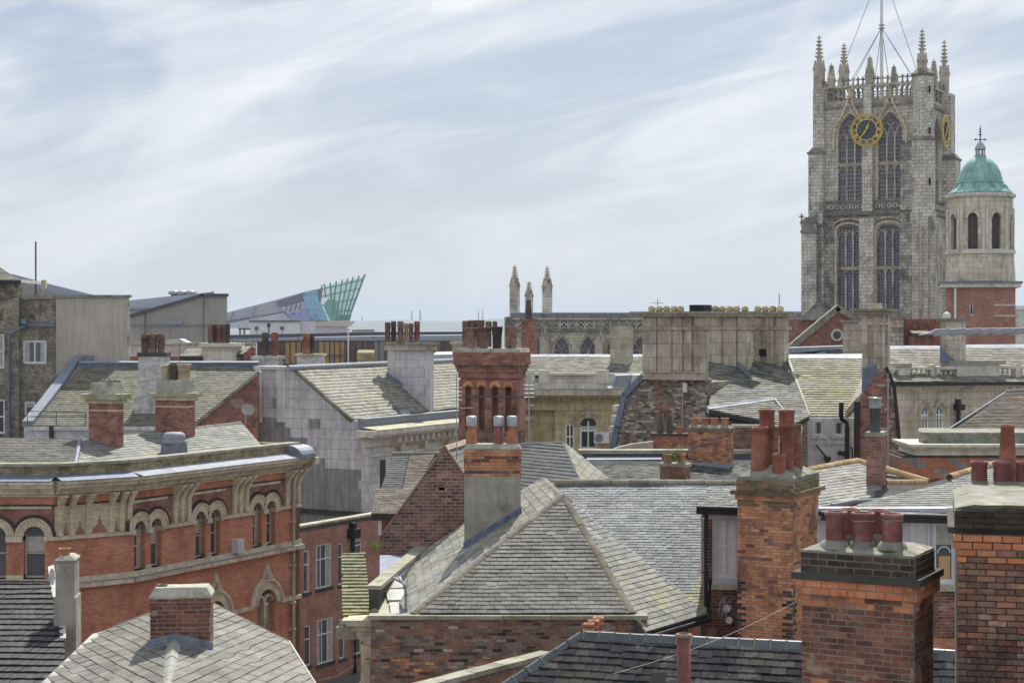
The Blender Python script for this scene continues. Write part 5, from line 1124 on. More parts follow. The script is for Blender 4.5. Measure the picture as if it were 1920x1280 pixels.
def mid_brick():
    T = Thing('building', 'plain red brick building with white casement windows between the ornate building and the mossy parapet', 'building', (-9, 82, 0))
    fc = wall2(545, 79.3, 722, 86); L = fc.a(722); zt = fc.z(562, 985)
    W_ = [(569, 1032, 582, 1112, 1), (592, 1022, 623, 1105, 2), (634, 1018, 644, 1097, 1), (664, 1013, 679, 1042, 1), (571, 1173, 583, 1250, 1), (594, 1163, 626, 1247, 2), (636, 1160, 647, 1236, 1), (664, 1165, 678, 1228, 1)]
    hs = [hole(fc, a, b, c, d) for a, b, c, d, _ in W_]
    mb = MB(); mb.holes(fc, 0, L, 0, zt - .1, hs, .4); T.part('wall', mb, 'wall_red_b'); mb = MB(); mb.box(fc, 0, L, 0, zt - 1, -8, -.7); T.part('body', mb, 'wall_red_b')
    mb = MB(); mb.box(fc, 0, L, zt - .1, zt, -.45, .06); T.part('coping', mb, 'coping_pale'); mb = MB(); mb.box(fc, 0, L, zt - .3, zt - .1, 0, .02); T.part('dark_strip', mb, 'ledge_black')  # coping with a thin dark strip right below it
    for a, b, c, d, n in W_: pxwin(T, fc, a, b, c, d, nx=n if n == 1 else 3, rows=(.66,), d=-.1, fw=.07, glass='glass_dim' if b < 1100 else 'glass')
    mb = MB()
    for h in hs: mb.box(fc, h[0] - .05, h[1] + .05, h[2] - .14, h[2], -.1, .07)
    T.part('sill', mb, 'ledge_black')
    mb = MB(); x = fc.a(657); z1 = fc.z(657, 1000); mb.tube([fc.pt(x, z1, .15), fc.pt(x, fc.z(657, 1060), .15)], .1, 8); mb.box(fc, x - .28, x + .3, z1 - .2, z1 + .25, .0, .4); mb.box(fc, x - .12, x + .12, z1 + .25, z1 + .55, .0, .3); T.part('rainwater_hopper', mb, 'iron')
    mb = MB(); x = fc.a(661); mb.tube([fc.pt(x, fc.z(661, 1185), .15), fc.pt(x, fc.z(661, 1262), .15), fc.pt(x - .25, fc.z(661, 1275), .15), fc.pt(x - .25, 0, .15)], .1, 8); T.part('rainwater_pipe', mb, 'iron')
    mb = MB(); a = P(597, 1275, 76); b = P(664, 1247, 76); mb.tube([a, (a + b) / 2 - V((0, 0, .15)), b], .012, 4); solo('cable', 'slack white cable crossing in front of the lower casement windows', 'cable', mb, 'wire')
mid_brick()

# ------------------------------------------------------------------ white stone building with the long cornice
def white_building():
    fr = Frame(485, 95, 28); fc = Face(fr); a = fc.az; Wd = fc.a(692); z = lambda px, y: fc.z(px, y)
    T = Thing('building', 'white stone building with a blank ashlar gable, long bracketed cornice and mossy slate roof', 'building', (-8, 100, 0))
    step = [(560, 822), (620, 876), (655, 884), (657, 899), (666, 899), (667, 917), (680, 917), (681, 937), (689, 937), (690, 955), (700, 956)]
    def sk(aa, zz):
        x, y = scr(fc.pt(aa, zz)); return (x < 537 and y > 790) or (x < 560 and y > 822) or (y > np.interp(x, [p[0] for p in step], [p[1] for p in step]) and x > 556)
    zlo, zhi = z(692, 956), z(485, 692)
    bond(T, fc, 0, Wd, zlo, zhi, 'st_block', bl=.86, bh=.52, th=.2, kind='stone_block', joint=.025, jit=.006, outline=[a(485, 956), (Wd, zlo), a(692, 812), a(660, 784), a(556, 694), a(485, 692)], core='render_grey', coreth=.5, skip=sk, block=True)
    mb = MB(); mb.box(fc, fc.a(452), Wd, 0, z(485, 793), -.5, -.008); T.part('rendered_wall', mb, 'render_grey')
    mb = MB(); mb.box(fc, fc.a(452), Wd, z(690, 968), z(690, 960), -.1, .15); T.part('skirting', mb, 'ledge_black')
    mb = MB(); mb.box(fc, fc.a(478), fc.a(556), z(485, 692), z(485, 686), -1.2, .12); mb.box(fc, fc.a(480), fc.a(492), z(485, 792), z(485, 692), -.3, .10); mb.box(fc, fc.a(520), fc.a(536), z(485, 790), z(485, 692), -.2, .06); T.part('shaft_pilaster', mb, 'st_block')
    mb = MB(); mb.strip(fc, [a(556, 697), a(660, 786)], .16, -.2, .1); T.part('verge', mb, 'cement')
    # roof
    A0 = fc.pt(*a(556, 694)); E0 = fc.pt(*a(660, 785)); pl = Plane(A0, A0 + fr.w * 10, E0)
    slope(T, pl, [(556, 694), (862, 679), (885, 700), (885, 762), (660, 786)], 'sl_lime', w=.40, g=.28, t=.03, matfn=lambda c: 'sl_green' if random.random() < .15 else 'sl_lime')
    mb = MB(); a_, b_ = pl.hit(540, 692), pl.hit(870, 677); mb.tube([a_ + V((0, 0, .05)), b_ + V((0, 0, .05))], .17, 8); T.part('lead_ridge', mb, 'lead_pale')
    mb = MB(); back = A0 - fr.u * 5 - V((0, 0, 3.5)); mb.prism([A0, A0 + fr.w * 22, back + fr.w * 22, back], (0, 0, -.2)); T.part('rear_slope', mb, 'sl_moss')
    # long facade with the cornice
    fs = Face(fr, 'w', Wd); zc = fs.z(692, 806); L = fs.a(1075); Z = lambda d: zc - d
    mb = MB(); mb.box(fs, 0, L, 0, Z(.9), -.5, 0); T.part('facade', mb, 'stone_pale')
    mb = MB(); mb.box(fs, -.02, 1.7, 0, Z(.9), -.3, .012); T.part('corner_pier', mb, 'ashlar_white')
    mb = MB(); mb.fbox(fr, .5, Wd - .5, .5, 24, 0, Z(.2)); T.part('body', mb, 'render_grey')
    for d0, d1, o in ((0, .22, 1.0), (.22, .34, .85), (.34, .44, .6)): mb = MB(); mb.box(fs, -.9 if o > .8 else -.5, L, Z(d1), Z(d0), -.3, o); T.part('cornice', mb, 'stone_pale')
    mb = MB(); mb.box(fs, -.3, L, Z(.9), Z(.44), -.3, .2); T.part('frieze', mb, 'stone_pale')
    mb = MB(); mb.box(fs, -.1, L, Z(1.45), Z(1.3), -.1, .14); mb.box(fs, 1.8, L, Z(2.0), Z(1.95), -.1, .08); T.part('architrave', mb, 'stone_pale')
    mb = MB(); mb.prism([fs.pt(-.6, Z(-.01), .98), fs.pt(L, Z(-.01), .98), fs.pt(L, Z(-.14), .0), fs.pt(-.6, Z(-.14), .0)], (0, 0, .04)); T.part('cornice_top', mb, 'coping_pale')
    x = 2.2; n = fs.pt(0, 0, 1) - fs.pt(0, 0, 0)
    while x < L:
        piece_box(T, 'modillion', 'stone_pale', None, fs.pt(x, Z(.60), .40), fr.w, n, V((0, 0, 1)), .26, .42, .30); piece_box(T, 'dentil', 'stone_trim', None, fs.pt(x + .3, Z(.98), .12), fr.w, n, V((0, 0, 1)), .14, .2, .14); piece_box(T, 'dentil', 'stone_trim', None, fs.pt(x, Z(.98), .12), fr.w, n, V((0, 0, 1)), .14, .2, .14); x += .6
    for k in range(8):
        x = 3.0 + k * 2.6; mb = MB(); mb.box(fs, x - .12, x + .12, Z(1.95), Z(1.45), -.1, .16); mb.box(fs, x - .2, x + .2, Z(1.3), Z(.9), 0, .28); T.part('console', mb, 'stone_trim')
        window(T, fs, x + .8, x + 1.8, Z(4.6), Z(2.1), d=.02, nx=2, rows=(.6,), glass='glass')
    # parapet gutter
    mb = MB(); mb.box(fs, -.2, L - 6, Z(-.12), Z(-.55), -.6, -.15); T.part('lead_parapet', mb, 'lead'); mb = MB(); mb.box(fs, -.2, L - 6, Z(-.55), Z(-.62), -.65, -.1); T.part('parapet_coping', mb, 'lead_pale')
    mb = MB(); q = P(735, 800, 93.6); mb.fbox(Frame(731, 97, 28), 0, .95, 0, .6, ZP(792, 97), ZP(765, 97)); T.part('hatch_box', mb, 'painted_white'); mb = MB(); mb.fbox(Frame(729, 96.9, 28), 0, 1.1, 0, .8, ZP(765, 97), ZP(761, 97)); mb.tube([P(731, 764, 96.9), P(731, 742, 96.9)], .05, 5); T.part('hatch_lid', mb, 'lead')
    mb = MB(); mb.box(Face(Frame(731, 96.95, 28)), .1, .42, ZP(778, 96.95), ZP(768, 96.95), -.05, .02); T.part('hatch_opening', mb, 'dark')
    mb = MB(); mb.box(fs, fs.a(712), fs.a(726), fs.z(712, 915), fs.z(712, 862), -.2, .02); T.part('side_window', mb, 'glass'); mb = MB(); mb.box(fs, fs.a(722), fs.a(727), fs.z(712, 915), fs.z(712, 862), -.2, .06); T.part('shutter', mb, 'painted_white')
    # dome light and grey lead block at the far end
    mb = MB(); f3 = Frame(965, 108, 10); mb.fbox(f3, 0, 2.4, 0, 3, 8, ZP(756, 108)); T.part('lead_block', mb, 'lead')
    # chimney on the slope
    Yc = pl.hit(726, 704).y
    T2 = chimney('chimney', 'big white stone chimney on the pale slate roof with a row of brown ribbed pots', 727, Yc, 808, 0, [
        (641, 646, .28, 'cap', 'cement'), (646, 656, .16, 'moulding', 'stone'), (656, 790, 0, 'block_shaft', 'ashlar_white')], px2=813, pots=[
        (px, 643, top, w, .5 + (k % 2) * .35, 'louvre', ['terra_dk', 'pot_dark', 'terra_dk', 'pot_yellow', 'terra_dk', 'terra_wine'][k]) for k, (px, top, w) in enumerate(((727, 604, 11), (738, 602, 10), (751, 602, 12), (762, 606, 9), (771, 606, 9), (782, 602, 11)))])
    f = Face(T2.fr); mb = MB(); mb.box(f, .0, .5, ZP(800, Yc), ZP(656, Yc), 0, .05); mb.box(f, T2.W - .35, T2.W, ZP(800, Yc), ZP(656, Yc), 0, .05); T2.part('shaft_pilaster', mb, 'st_block')
    mb = MB(); q0, q1 = pl.hit(724, 706), pl.hit(812, 768); mb.prism([q0, q1, q1 + V((0, -.0, .3)), q0 + V((0, 0, .3))], (0, -.05, 0)); T2.part('flashing', mb, 'lead')
white_building()

def roofs_left_mid():
    # slate roof with lead ridge, left of centre
    T = Thing('building', 'building with a wide mossy slate roof, blue lead ridge and pale brick wall, left', 'building', (-22, 98, 0))
    pl = Plane(P(140, 690, 102), P(480, 690, 102), P(200, 797, 95)); Y0 = pl.hit(200, 797).y
    slope(T, pl, [(152, 690), (484, 690), (484, 697), (372, 797), (54, 799)], 'sl_moss', w=.36, g=.27, t=.03)
    mb = MB(); mb.prism([pl.hit(148, 690) + V((0, 0, .05)), pl.hit(484, 690) + V((0, 0, .05)), pl.hit(484, 690) + V((0, .0, .33)), pl.hit(148, 690) + V((0, .0, .33))], (0, .5, 0)); T.part('lead_ridge', mb, 'lead_blue')
    mb = MB(); mb.prism([pl.hit(148, 690) + V((0, -.05, .3)), pl.hit(484, 690) + V((0, -.05, .3)), pl.hit(484, 690) + V((0, .45, .36)), pl.hit(148, 690) + V((0, .45, .36))], (0, 0, .06)); T.part('lead_ridge_top', mb, 'lead_pale')
    mb = MB(); up = V((0, 0, .5))
    pts = [(50, 799), (88, 752), (118, 712), (136, 684), (150, 675), (166, 676)]
    for a, b in zip(pts[:-1], pts[1:]): p, q = pl.hit(*a), pl.hit(*b); p.z = max(p.z, 0); mb.prism([p - V((.25, 0, 0)), p + V((.35, 0, 0)), q + V((.35, 0, 0)), q - V((.25, 0, 0))], (0, 0, .3))
    T.part('verge_coping', mb, 'lead'); mb = MB(); mb.prism([pl.hit(x, y) + V((-.3, .8, .2)) for x, y in pts[:4]] + [pl.hit(130, 672) + V((0, .8, 0)), pl.hit(60, 760) + V((0, .8, 0))], (0, .2, 0)); T.part('verge_slab', mb, 'lead_blue')
    fc = Face(Frame(45, 94.9, 0)); mb = MB(); mb.box(fc, 0, fc.a(380), 0, ZP(800, 94.9), -6, 0); T.part('wall', mb, 'wall_white')
    mb = MB(); mb.box(fc, .3, fc.a(380), ZP(806, 94.9), ZP(799, 94.9), -.1, .15); T.part('gutter', mb, 'painted_white'); mb = MB(); mb.box(fc, fc.a(94), fc.a(101), ZP(822, 94.9), ZP(797, 94.9), 0, .2); T.part('vent_flap', mb, 'iron')
    mb = MB(); x = fc.a(105); mb.tube([fc.pt(0.4, ZP(780, 94.9), .4), fc.pt(3.6, ZP(780, 94.9), .4)], .03, 4); mb.tube([fc.pt(0.2, ZP(770, 94.9), .4), fc.pt(3.6, ZP(772, 94.9), .4)], .02, 4)
    for a in (.3, 1.9, 3.5): mb.tube([fc.pt(a, ZP(797, 94.9), .4), fc.pt(a, ZP(770, 94.9), .4)], .025, 4)
    T.part('handrail', mb, 'metal_dk')
    f2 = Face(Frame(370, 93.6, 0)); q = [f2.az(*p) for p in ((366, 800), (366, 794), (484, 700), (484, 800))]; mb = MB(); mb.poly(f2, q, -.5, 0); mb.box(f2, 0, f2.a(484), 0, ZP(799, 93.6), -.5, 0); T.part('gable_wall', mb, 'wall_old_red')
    mb = MB(); mb.strip(f2, [f2.az(366, 795), f2.az(486, 698)], .16, -.4, .08); T.part('verge', mb, 'cement')
    # white brick chimneys and their neighbours
    Y = 96.5
    chimney('chimney', 'tall white brick chimney breast with three ribbed brown pots, left of centre', 259, Y, 311, 1.2, [
        (661, 668, .05, 'cap', 'ledge_black'), (668, 745, 0, 'brick', 'br_white', 'render_grey'), (745, 800, .2, 'brick', 'br_white', 'render_grey')], [(272, 664, 626, 15, .5, 'louvre', 'terra_dk'), (287, 664, 625, 15, .5, 'louvre', 'terra_dk'), (302, 664, 625, 14, .5, 'louvre', 'terra_dk')], yaw=0, bl=.26, bh=.1)
    chimney('chimney', 'pale stone chimney with a cluster of dark fluted pots before the grey-brown hall', 381, 112, 436, 1.6, [
        (643, 650, .25, 'cap', 'stone_pale'), (650, 656, .1, 'moulding', 'stone_pale'), (656, 690, 0, 'shaft', 'stone_pale')], [(px, 645, 607 + (k % 2), 9, .4 + .3 * (k % 2), 'louvre', ['terra_dk', 'pot_dark', 'terra_wine'][k % 3]) for k, px in enumerate((394, 403, 411, 419, 427))], yaw=8)
    chimney('chimney', 'low whitewashed brick chimney with two odd brown pots, one sooty and one orange', 473, 104, 522, 1.2, [(667, 673, .1, 'brick', 'br_white', 'render_grey'), (673, 712, 0, 'brick', 'br_white', 'render_grey')], [(497, 668, 623, 12, .4, 'louvre', 'pot_dark', 'sooty pot'), (515, 668, 623, 13, .4, 'louvre', 'terra')], yaw=8, bl=.3, bh=.11)
    chimney('chimney', 'low white brick chimney with one orange and one black pot before the amber panels', 556, 104, 603, 1.2, [(663, 667, .1, 'ledge', 'coping_pale'), (667, 700, 0, 'brick', 'br_white', 'render_grey')], [(574, 664, 626, 14, .4, 'louvre', 'terra'), (585, 664, 626, 9, .7, 'louvre', 'pot_dark', 'black pot')], yaw=4, bl=.3, bh=.11)
    # small roofs between them
    T = Thing('building', 'low white brick wall and small pale slate roofs behind the blue lead ridge', 'building', (-18, 115, 0))
    f3 = Face(Frame(245, 116, 0)); mb = MB(); mb.box(f3, 0, f3.a(480), 0, ZP(646, 116), -.5, 0); T.part('wall', mb, 'wall_white')
    mb = MB(); mb.box(f3, 0, f3.a(480), ZP(646, 116), ZP(642, 116), -.6, .1); T.part('coping', mb, 'coping_pale')
    p2 = Plane(P(340, 668, 112), P(380, 668, 112), P(360, 655, 114.5)); slope(T, p2, [(336, 668), (378, 668), (378, 654), (352, 654)], 'sl_lime', w=.35, g=.25)
    p2 = Plane(P(438, 668, 112), P(470, 668, 112), P(450, 650, 114.5)); slope(T, p2, [(438, 664), (456, 664), (472, 650), (440, 650)], 'sl_lime', w=.35, g=.25)
    mb = MB(); f4 = Face(Frame(455, 112.5, 0)); mb.poly(f4, [f4.az(455, 690), f4.az(478, 690), f4.az(478, 652), f4.az(472, 648), f4.az(455, 668)], -.5, 0); T.part('brick_gable', mb, 'wall_old_red')
    mb = MB(); mb.box(f4, -8, 0, 0, ZP(668, 112.5), -.6, -.1); T.part('dark_wall', mb, 'wall_old_red')
    aerial(337, 636, 685, 98, 'thin dark pole standing on the white brick chimney breast', 0, w=.01)
roofs_left_mid()

# ------------------------------------------------------------------ far left: old yellow brick block with the rendered box
def left_block():
    T = Thing('building', 'tall weathered yellow brick block with a blank brown rendered wall, left edge', 'building', (-28, 106, 0))
    Y = 104; fr = Frame(36, Y, 0); fc = Face(fr); z = lambda y: ZP(y, Y); a = fc.a; x0 = a(-80)
    hs = [hole(fc, 43, 638, 87, 682), hole(fc, 46, 752, 66, 778)]
    mb = MB(); mb.holes(fc, 0, a(105), 0, z(560), hs, .4); T.part('wall', mb, 'wall_dirty')
    f0 = Face(Frame(36, Y - .5, 0)); b = f0.a; h0 = [(b(-40), b(8), z(690), z(626), None), (b(-40), b(9), z(812), z(748), None)]
    mb = MB(); mb.holes(f0, b(-80), b(35), 0, z(528), h0, .6); T.part('tower_wall', mb, 'wall_dirty')
    for h in h0: window(T, f0, h[0], h[1], h[2], h[3], nx=4, rows=(.5,), fw=.1)
    for q, n in (((43, 638, 87, 682), 2), ((46, 752, 66, 778), 1)): pxwin(T, fc, *q, nx=n, fw=.12, d=-.08, glass='glass_dim')
    mb = MB(); mb.box(f0, b(-80), b(38), z(530), z(524), -5, .25); T.part('eaves', mb, 'stone_pale')
    pf = Plane(P(-80, 526, Y - .8), P(39, 526, Y - .8), P(-10, 500, Y + 2)); slope(T, pf, [(-80, 526), (39, 526), (-2, 501), (-80, 501)], 'sl_grey', real=True, w=.4, g=.3)
    mb = MB(); raybox(mb, [(-80, 528), (34, 528), (34, 1160), (-80, 1160)], Y + .2, 5); raybox(mb, [(-80, 562), (100, 562), (100, 1160), (-80, 1160)], Y + .5, 7); T.part('body', mb, 'render_grey')
    f2 = Face(Frame(105, Y - .25, 0)); mb = MB(); raybox(mb, [(105, 558), (242, 558), (242, 1160), (105, 1160)], Y - .25, 8); T.part('rendered_wall', mb, 'concrete_wall')
    mb = MB(); mb.box(f2, f2.a(30), f2.a(244), z(558) + .002, z(553), -.5, .12); T.part('coping', mb, 'cement')
    mb = MB(); mb.box(f2, f2.a(239), f2.a(243), z(700), z(560), .0, .05); T.part('brick_quoins', mb, 'br_flint')
    mb = MB(); mb.box(fc, a(31), a(105), z(612), z(605), -.1, .2); T.part('lead_band', mb, 'lead_blue')
    mb = MB(); mb.tube([fc.pt(a(48), z(601), .25), fc.pt(a(48), z(612), .3), fc.pt(a(28), z(622), .7), fc.pt(a(24), z(630), .75), fc.pt(a(25), 0, .75)], .10, 8); mb.box(fc, a(43), a(54), z(607), z(598), .1, .5); T.part('downpipe', mb, 'lead_blue')
    mb = MB(); mb.tube([fc.pt(a(112), z(703), .4), fc.pt(a(99), z(712), .4)], .12, 6); T.part('pipe_stub', mb, 'lead')
    aerial(67, 453, 553, 107, 'tall thin dark mast on the left block roof', 0, w=.01, r=.055)
    mb = MB(); q = P(80, 540, 106); mb.box(Face(Frame(77, 106, 0)), 0, .28, ZP(540, 106), ZP(525, 106), -.3, 0); mb.tube([P(81, 556, 106), P(81, 538, 106)], .04, 5); solo('antenna', 'small grey box antenna on a short post beside the tall mast', 'antenna', mb, 'concrete_wall')
    # halls behind
    def hall(lab, polys, Y, mats, dep=30, group=None):
        T = Thing('building', lab, 'building', P(polys[0][0][0], 610, Y)); f = Face(Frame(polys[0][0][0], Y, 0))
        for k, (q, m_) in enumerate(zip(polys, mats)):
            mb = MB(); raybox(mb, q, Y - k * .12, dep); T.part(('wall', 'roof_sheet', 'panel', 'panel', 'panel')[min(k, 4)], mb, m_)
        return T
    T = hall('grey barrel-roofed hall rising behind the left block', [[(-60, 700), (230, 700), (230, 562), (180, 554), (95, 533), (25, 514), (-60, 503)]], 200, ['grey_roof'])
    f = Face(Frame(-60, 199.5, 0)); mb = MB(); mb.poly(f, [f.az(-60, 700), f.az(160, 700), f.az(125, 556), f.az(38, 530), f.az(-60, 515)], -1, .0); T.part('gable_sheet', mb, 'brown_clad')
    T = hall('grey-brown metal-clad hall with a sloping parapet, left of the glass-prowed building', [[(244, 700), (426, 700), (426, 553), (379, 553), (244, 592)]], 150, ['brown_clad'])
    f = Face(Frame(244, 149.9, 0)); 
    for nm, x0, y0, x1, y1, m_ in (('clad_seam', 244, 609, 426, 611, 'lead'), ('clad_seam', 272, 700, 273, 585, 'metal_dk'), ('clad_seam', 381, 700, 382, 554, 'metal_dk'), ('pale_panel', 314, 608, 341, 601, 'lead_pale')):  # seams and one small paler strip on the cladding
        mb = MB(); mb.box(f, f.a(x0), f.a(x1), ZP(max(y0, y1), 150), ZP(min(y0, y1), 150), 0, .08); T.part(nm, mb, m_)
    mb = MB(); mb.strip(f, [f.az(244, 592), f.az(379, 553), f.az(426, 553)], .25, -.5, .15); T.part('parapet_capping', mb, 'metal_dk')
    T = hall('hall with a pale blue sheet roof and small roof vents behind the grey-brown hall', [[(243, 650), (410, 650), (400, 547), (390, 548), (243, 563)]], 165, ['grey_roof'])
    f = Face(Frame(243, 164.9, 0)); mb = MB(); mb.strip(f, [f.az(243, 580), f.az(300, 579), f.az(400, 548)], .2, -.2, .1); T.part('roof_seam', mb, 'lead')
    for px in (325, 340, 356):
        mb = MB(); q = P(px, 562, 165); mb.lathe((q.x, 165.5, q.z), [(.35, 0), (.35, .5), (.6, .55), (.6, .8), (.2, .9)], 10); T.part('roof_vent', mb, 'metal')
    mb = MB(); f = Face(Frame(312, 128, 0)); mb.poly(f, [f.az(*p) for p in ((312, 660), (352, 660), (352, 643), (336, 635), (312, 636))], -2, 0); solo('roof_light', 'small pale grey sheet roof peeping over the low white brick wall', 'roof', mb, 'grey_roof')
left_block()
# ------------------------------------------------------------------ centre: four-flue brick chimney
def flue_chimney():
    Y = 57
    T = chimney('chimney', 'tall red brick chimney with four arched recesses and four large crowned pots, centre', 860, Y, 970, 0, [
        (653, 660, .13, 'flaunching', 'cement_pale', .03), (660, 684, .15, 'brick', 'br_red', 'mortar_red'), (684, 690, .10, 'brick', 'br_plum'), (690, 697, .06, 'brick', 'br_red', 'mortar_red'), (697, 708, .02, 'brick', 'br_red', 'mortar_red'),
        (708, 712, -.04, 'brick', 'br_red', 'mortar_red'), (806, 900, 0, 'brick', 'br_plum', 'mortar_dark')], px2=985, yaw=16, bl=.26, bh=.088, pots=[
        (883, 654, 614, 21, .45, 'crown', 'terra_dk'), (907, 654, 613, 21, .45, 'crown', 'terra_dk'), (932, 654, 612, 20, .45, 'crown', 'pot_dark', 'soot-dark crowned pot'), (959, 654, 611, 23, .45, 'crown', 'terra_dk'),
        (873, 650, 601, 13, 1.3, 'louvre', 'terra_dk'), (886, 650, 600, 14, 1.4, 'crown', 'terra_dk'), (900, 650, 600, 16, 1.4, 'crown', 'terra_dk'), (916, 650, 602, 12, 1.4, 'louvre', 'terra_dk'), (928, 650, 602, 9, 1.4, 'louvre', 'terra_dk')])
    fr, Wd, L = T.fr, T.W, T.L; fc = Face(fr); z1, z0 = ZP(712, Y), ZP(806, Y)
    cs = [fr.ua(p) for p in (878, 903, 928, 953)]; hw = .105
    mf = lambda a, z: 'br_red' if z > ZP(760, Y) or random.random() < .4 else 'br_plum'
    xs = [0] + [x for c in cs for x in (c - hw, c + hw)] + [Wd]
    zt = z1 - .22
    for i in range(0, len(xs), 2): bond(T, fc, xs[i], xs[i + 1], z0, zt, 'br_red', bl=.26, bh=.088, core='mortar_red', coreth=.3, matfn=mf)
    bond(T, fc, 0, Wd, zt, z1, 'br_red', bl=.26, bh=.088, core='mortar_red', coreth=.3)
    for c in cs:
        mb = MB(); mb.ring(fc, c, zt - .02, hw - .01, hw + .10, -.2, .03, 0, 180, 8); T.part('brick_arch', mb, 'br_orange')
    mb = MB(); mb.fbox(fr, .03, Wd - .03, .22, L - .02, z0, z1); T.part('recess_back', mb, 'wall_old_red')
    mb = MB(); mb.fbox(fr, Wd - .2, Wd, .0 + .301, L, z0, z1); mb.fbox(fr, 0, .2, .301, L, z0, z1); T.part('side_wall', mb, 'wall_red_b')
    mb = MB(); mb.fbox(fr, .02, Wd - .02, .02, L - .02, 0, ZP(898, Y)); T.part('lower_shaft', mb, 'wall_old_red')
    mb = MB(); mb.box(fc, -.02, Wd + .02, ZP(744, Y), ZP(741, Y), .0, .02); mb.fbox(fr, Wd, Wd + .02, 0, L, ZP(744, Y), ZP(741, Y)); T.part('iron_strap', mb, 'metal_dk')
    # aerials on poles
    for px, t, b, lab, bars in ((856, 700, 880, 'thin aerial pole with a bright cross bar standing left of the four-recess chimney', 765), (992, 700, 835, 'thin aerial pole standing right of the four-recess chimney', 760)):
        mb = MB(); Yp = 50.5; mb.tube([P(px, b, Yp), P(px, t, Yp)], .016, 5); q = P(px, bars, Yp); mb.tube([q - V((.03, 0, 0)), q + V((.5 if px < 900 else .12, .1, 0))], .02, 5)
        for k in range(4): z = V((0, 0, .25 + .12 * k)); mb.tube([q + z - V((.15, 0, 0)), q + z + V((.15, 0, 0))], .006, 3)
        solo('aerial', lab, 'aerial', mb, 'metal', group=None)
flue_chimney()

# ------------------------------------------------------------------ centre and right stone buildings
def balustrade(T, fc, a0, a1, z0, z1, d=0, mat='stone_pale', step=.34, piers=()):
    n = fc.pt(0, 0, 1) - fc.pt(0, 0, 0)
    mb = MB(); mb.box(fc, a0, a1, z0, z0 + .22, d - .35, d + .04); T.part('plinth', mb, mat); mb = MB(); mb.box(fc, a0, a1, z1 - .16, z1, d - .38, d + .07); T.part('handrail', mb, mat)
    mb = MB()
    for p0, p1 in piers: mb = MB(); mb.box(fc, p0, p1, z0, z1 + .1, d - .42, d + .1); T.part('pier', mb, mat)
    x = a0 + .2; h = z1 - z0 - .38
    mb = MB(); proto = None
    mbp = MB(); r = .11; mbp.lathe((0, 0, 0), [(r * .8, 0), (r * .8, h * .08), (r * .5, h * .15), (r, h * .35), (r * .75, h * .55), (r * .4, h * .8), (r * .75, h * .9), (r * .75, h)], 7)
    me = mbp.mesh('baluster', [MT(mat)])
    while x < a1:
        if not any(p0 - .1 < x < p1 + .1 for p0, p1 in piers):
            o = bpy.data.objects.new('baluster', me); COL.objects.link(o); o.parent = T.o; o.location = fc.pt(x, z0 + .22, d - .15) - T.loc
        x += step
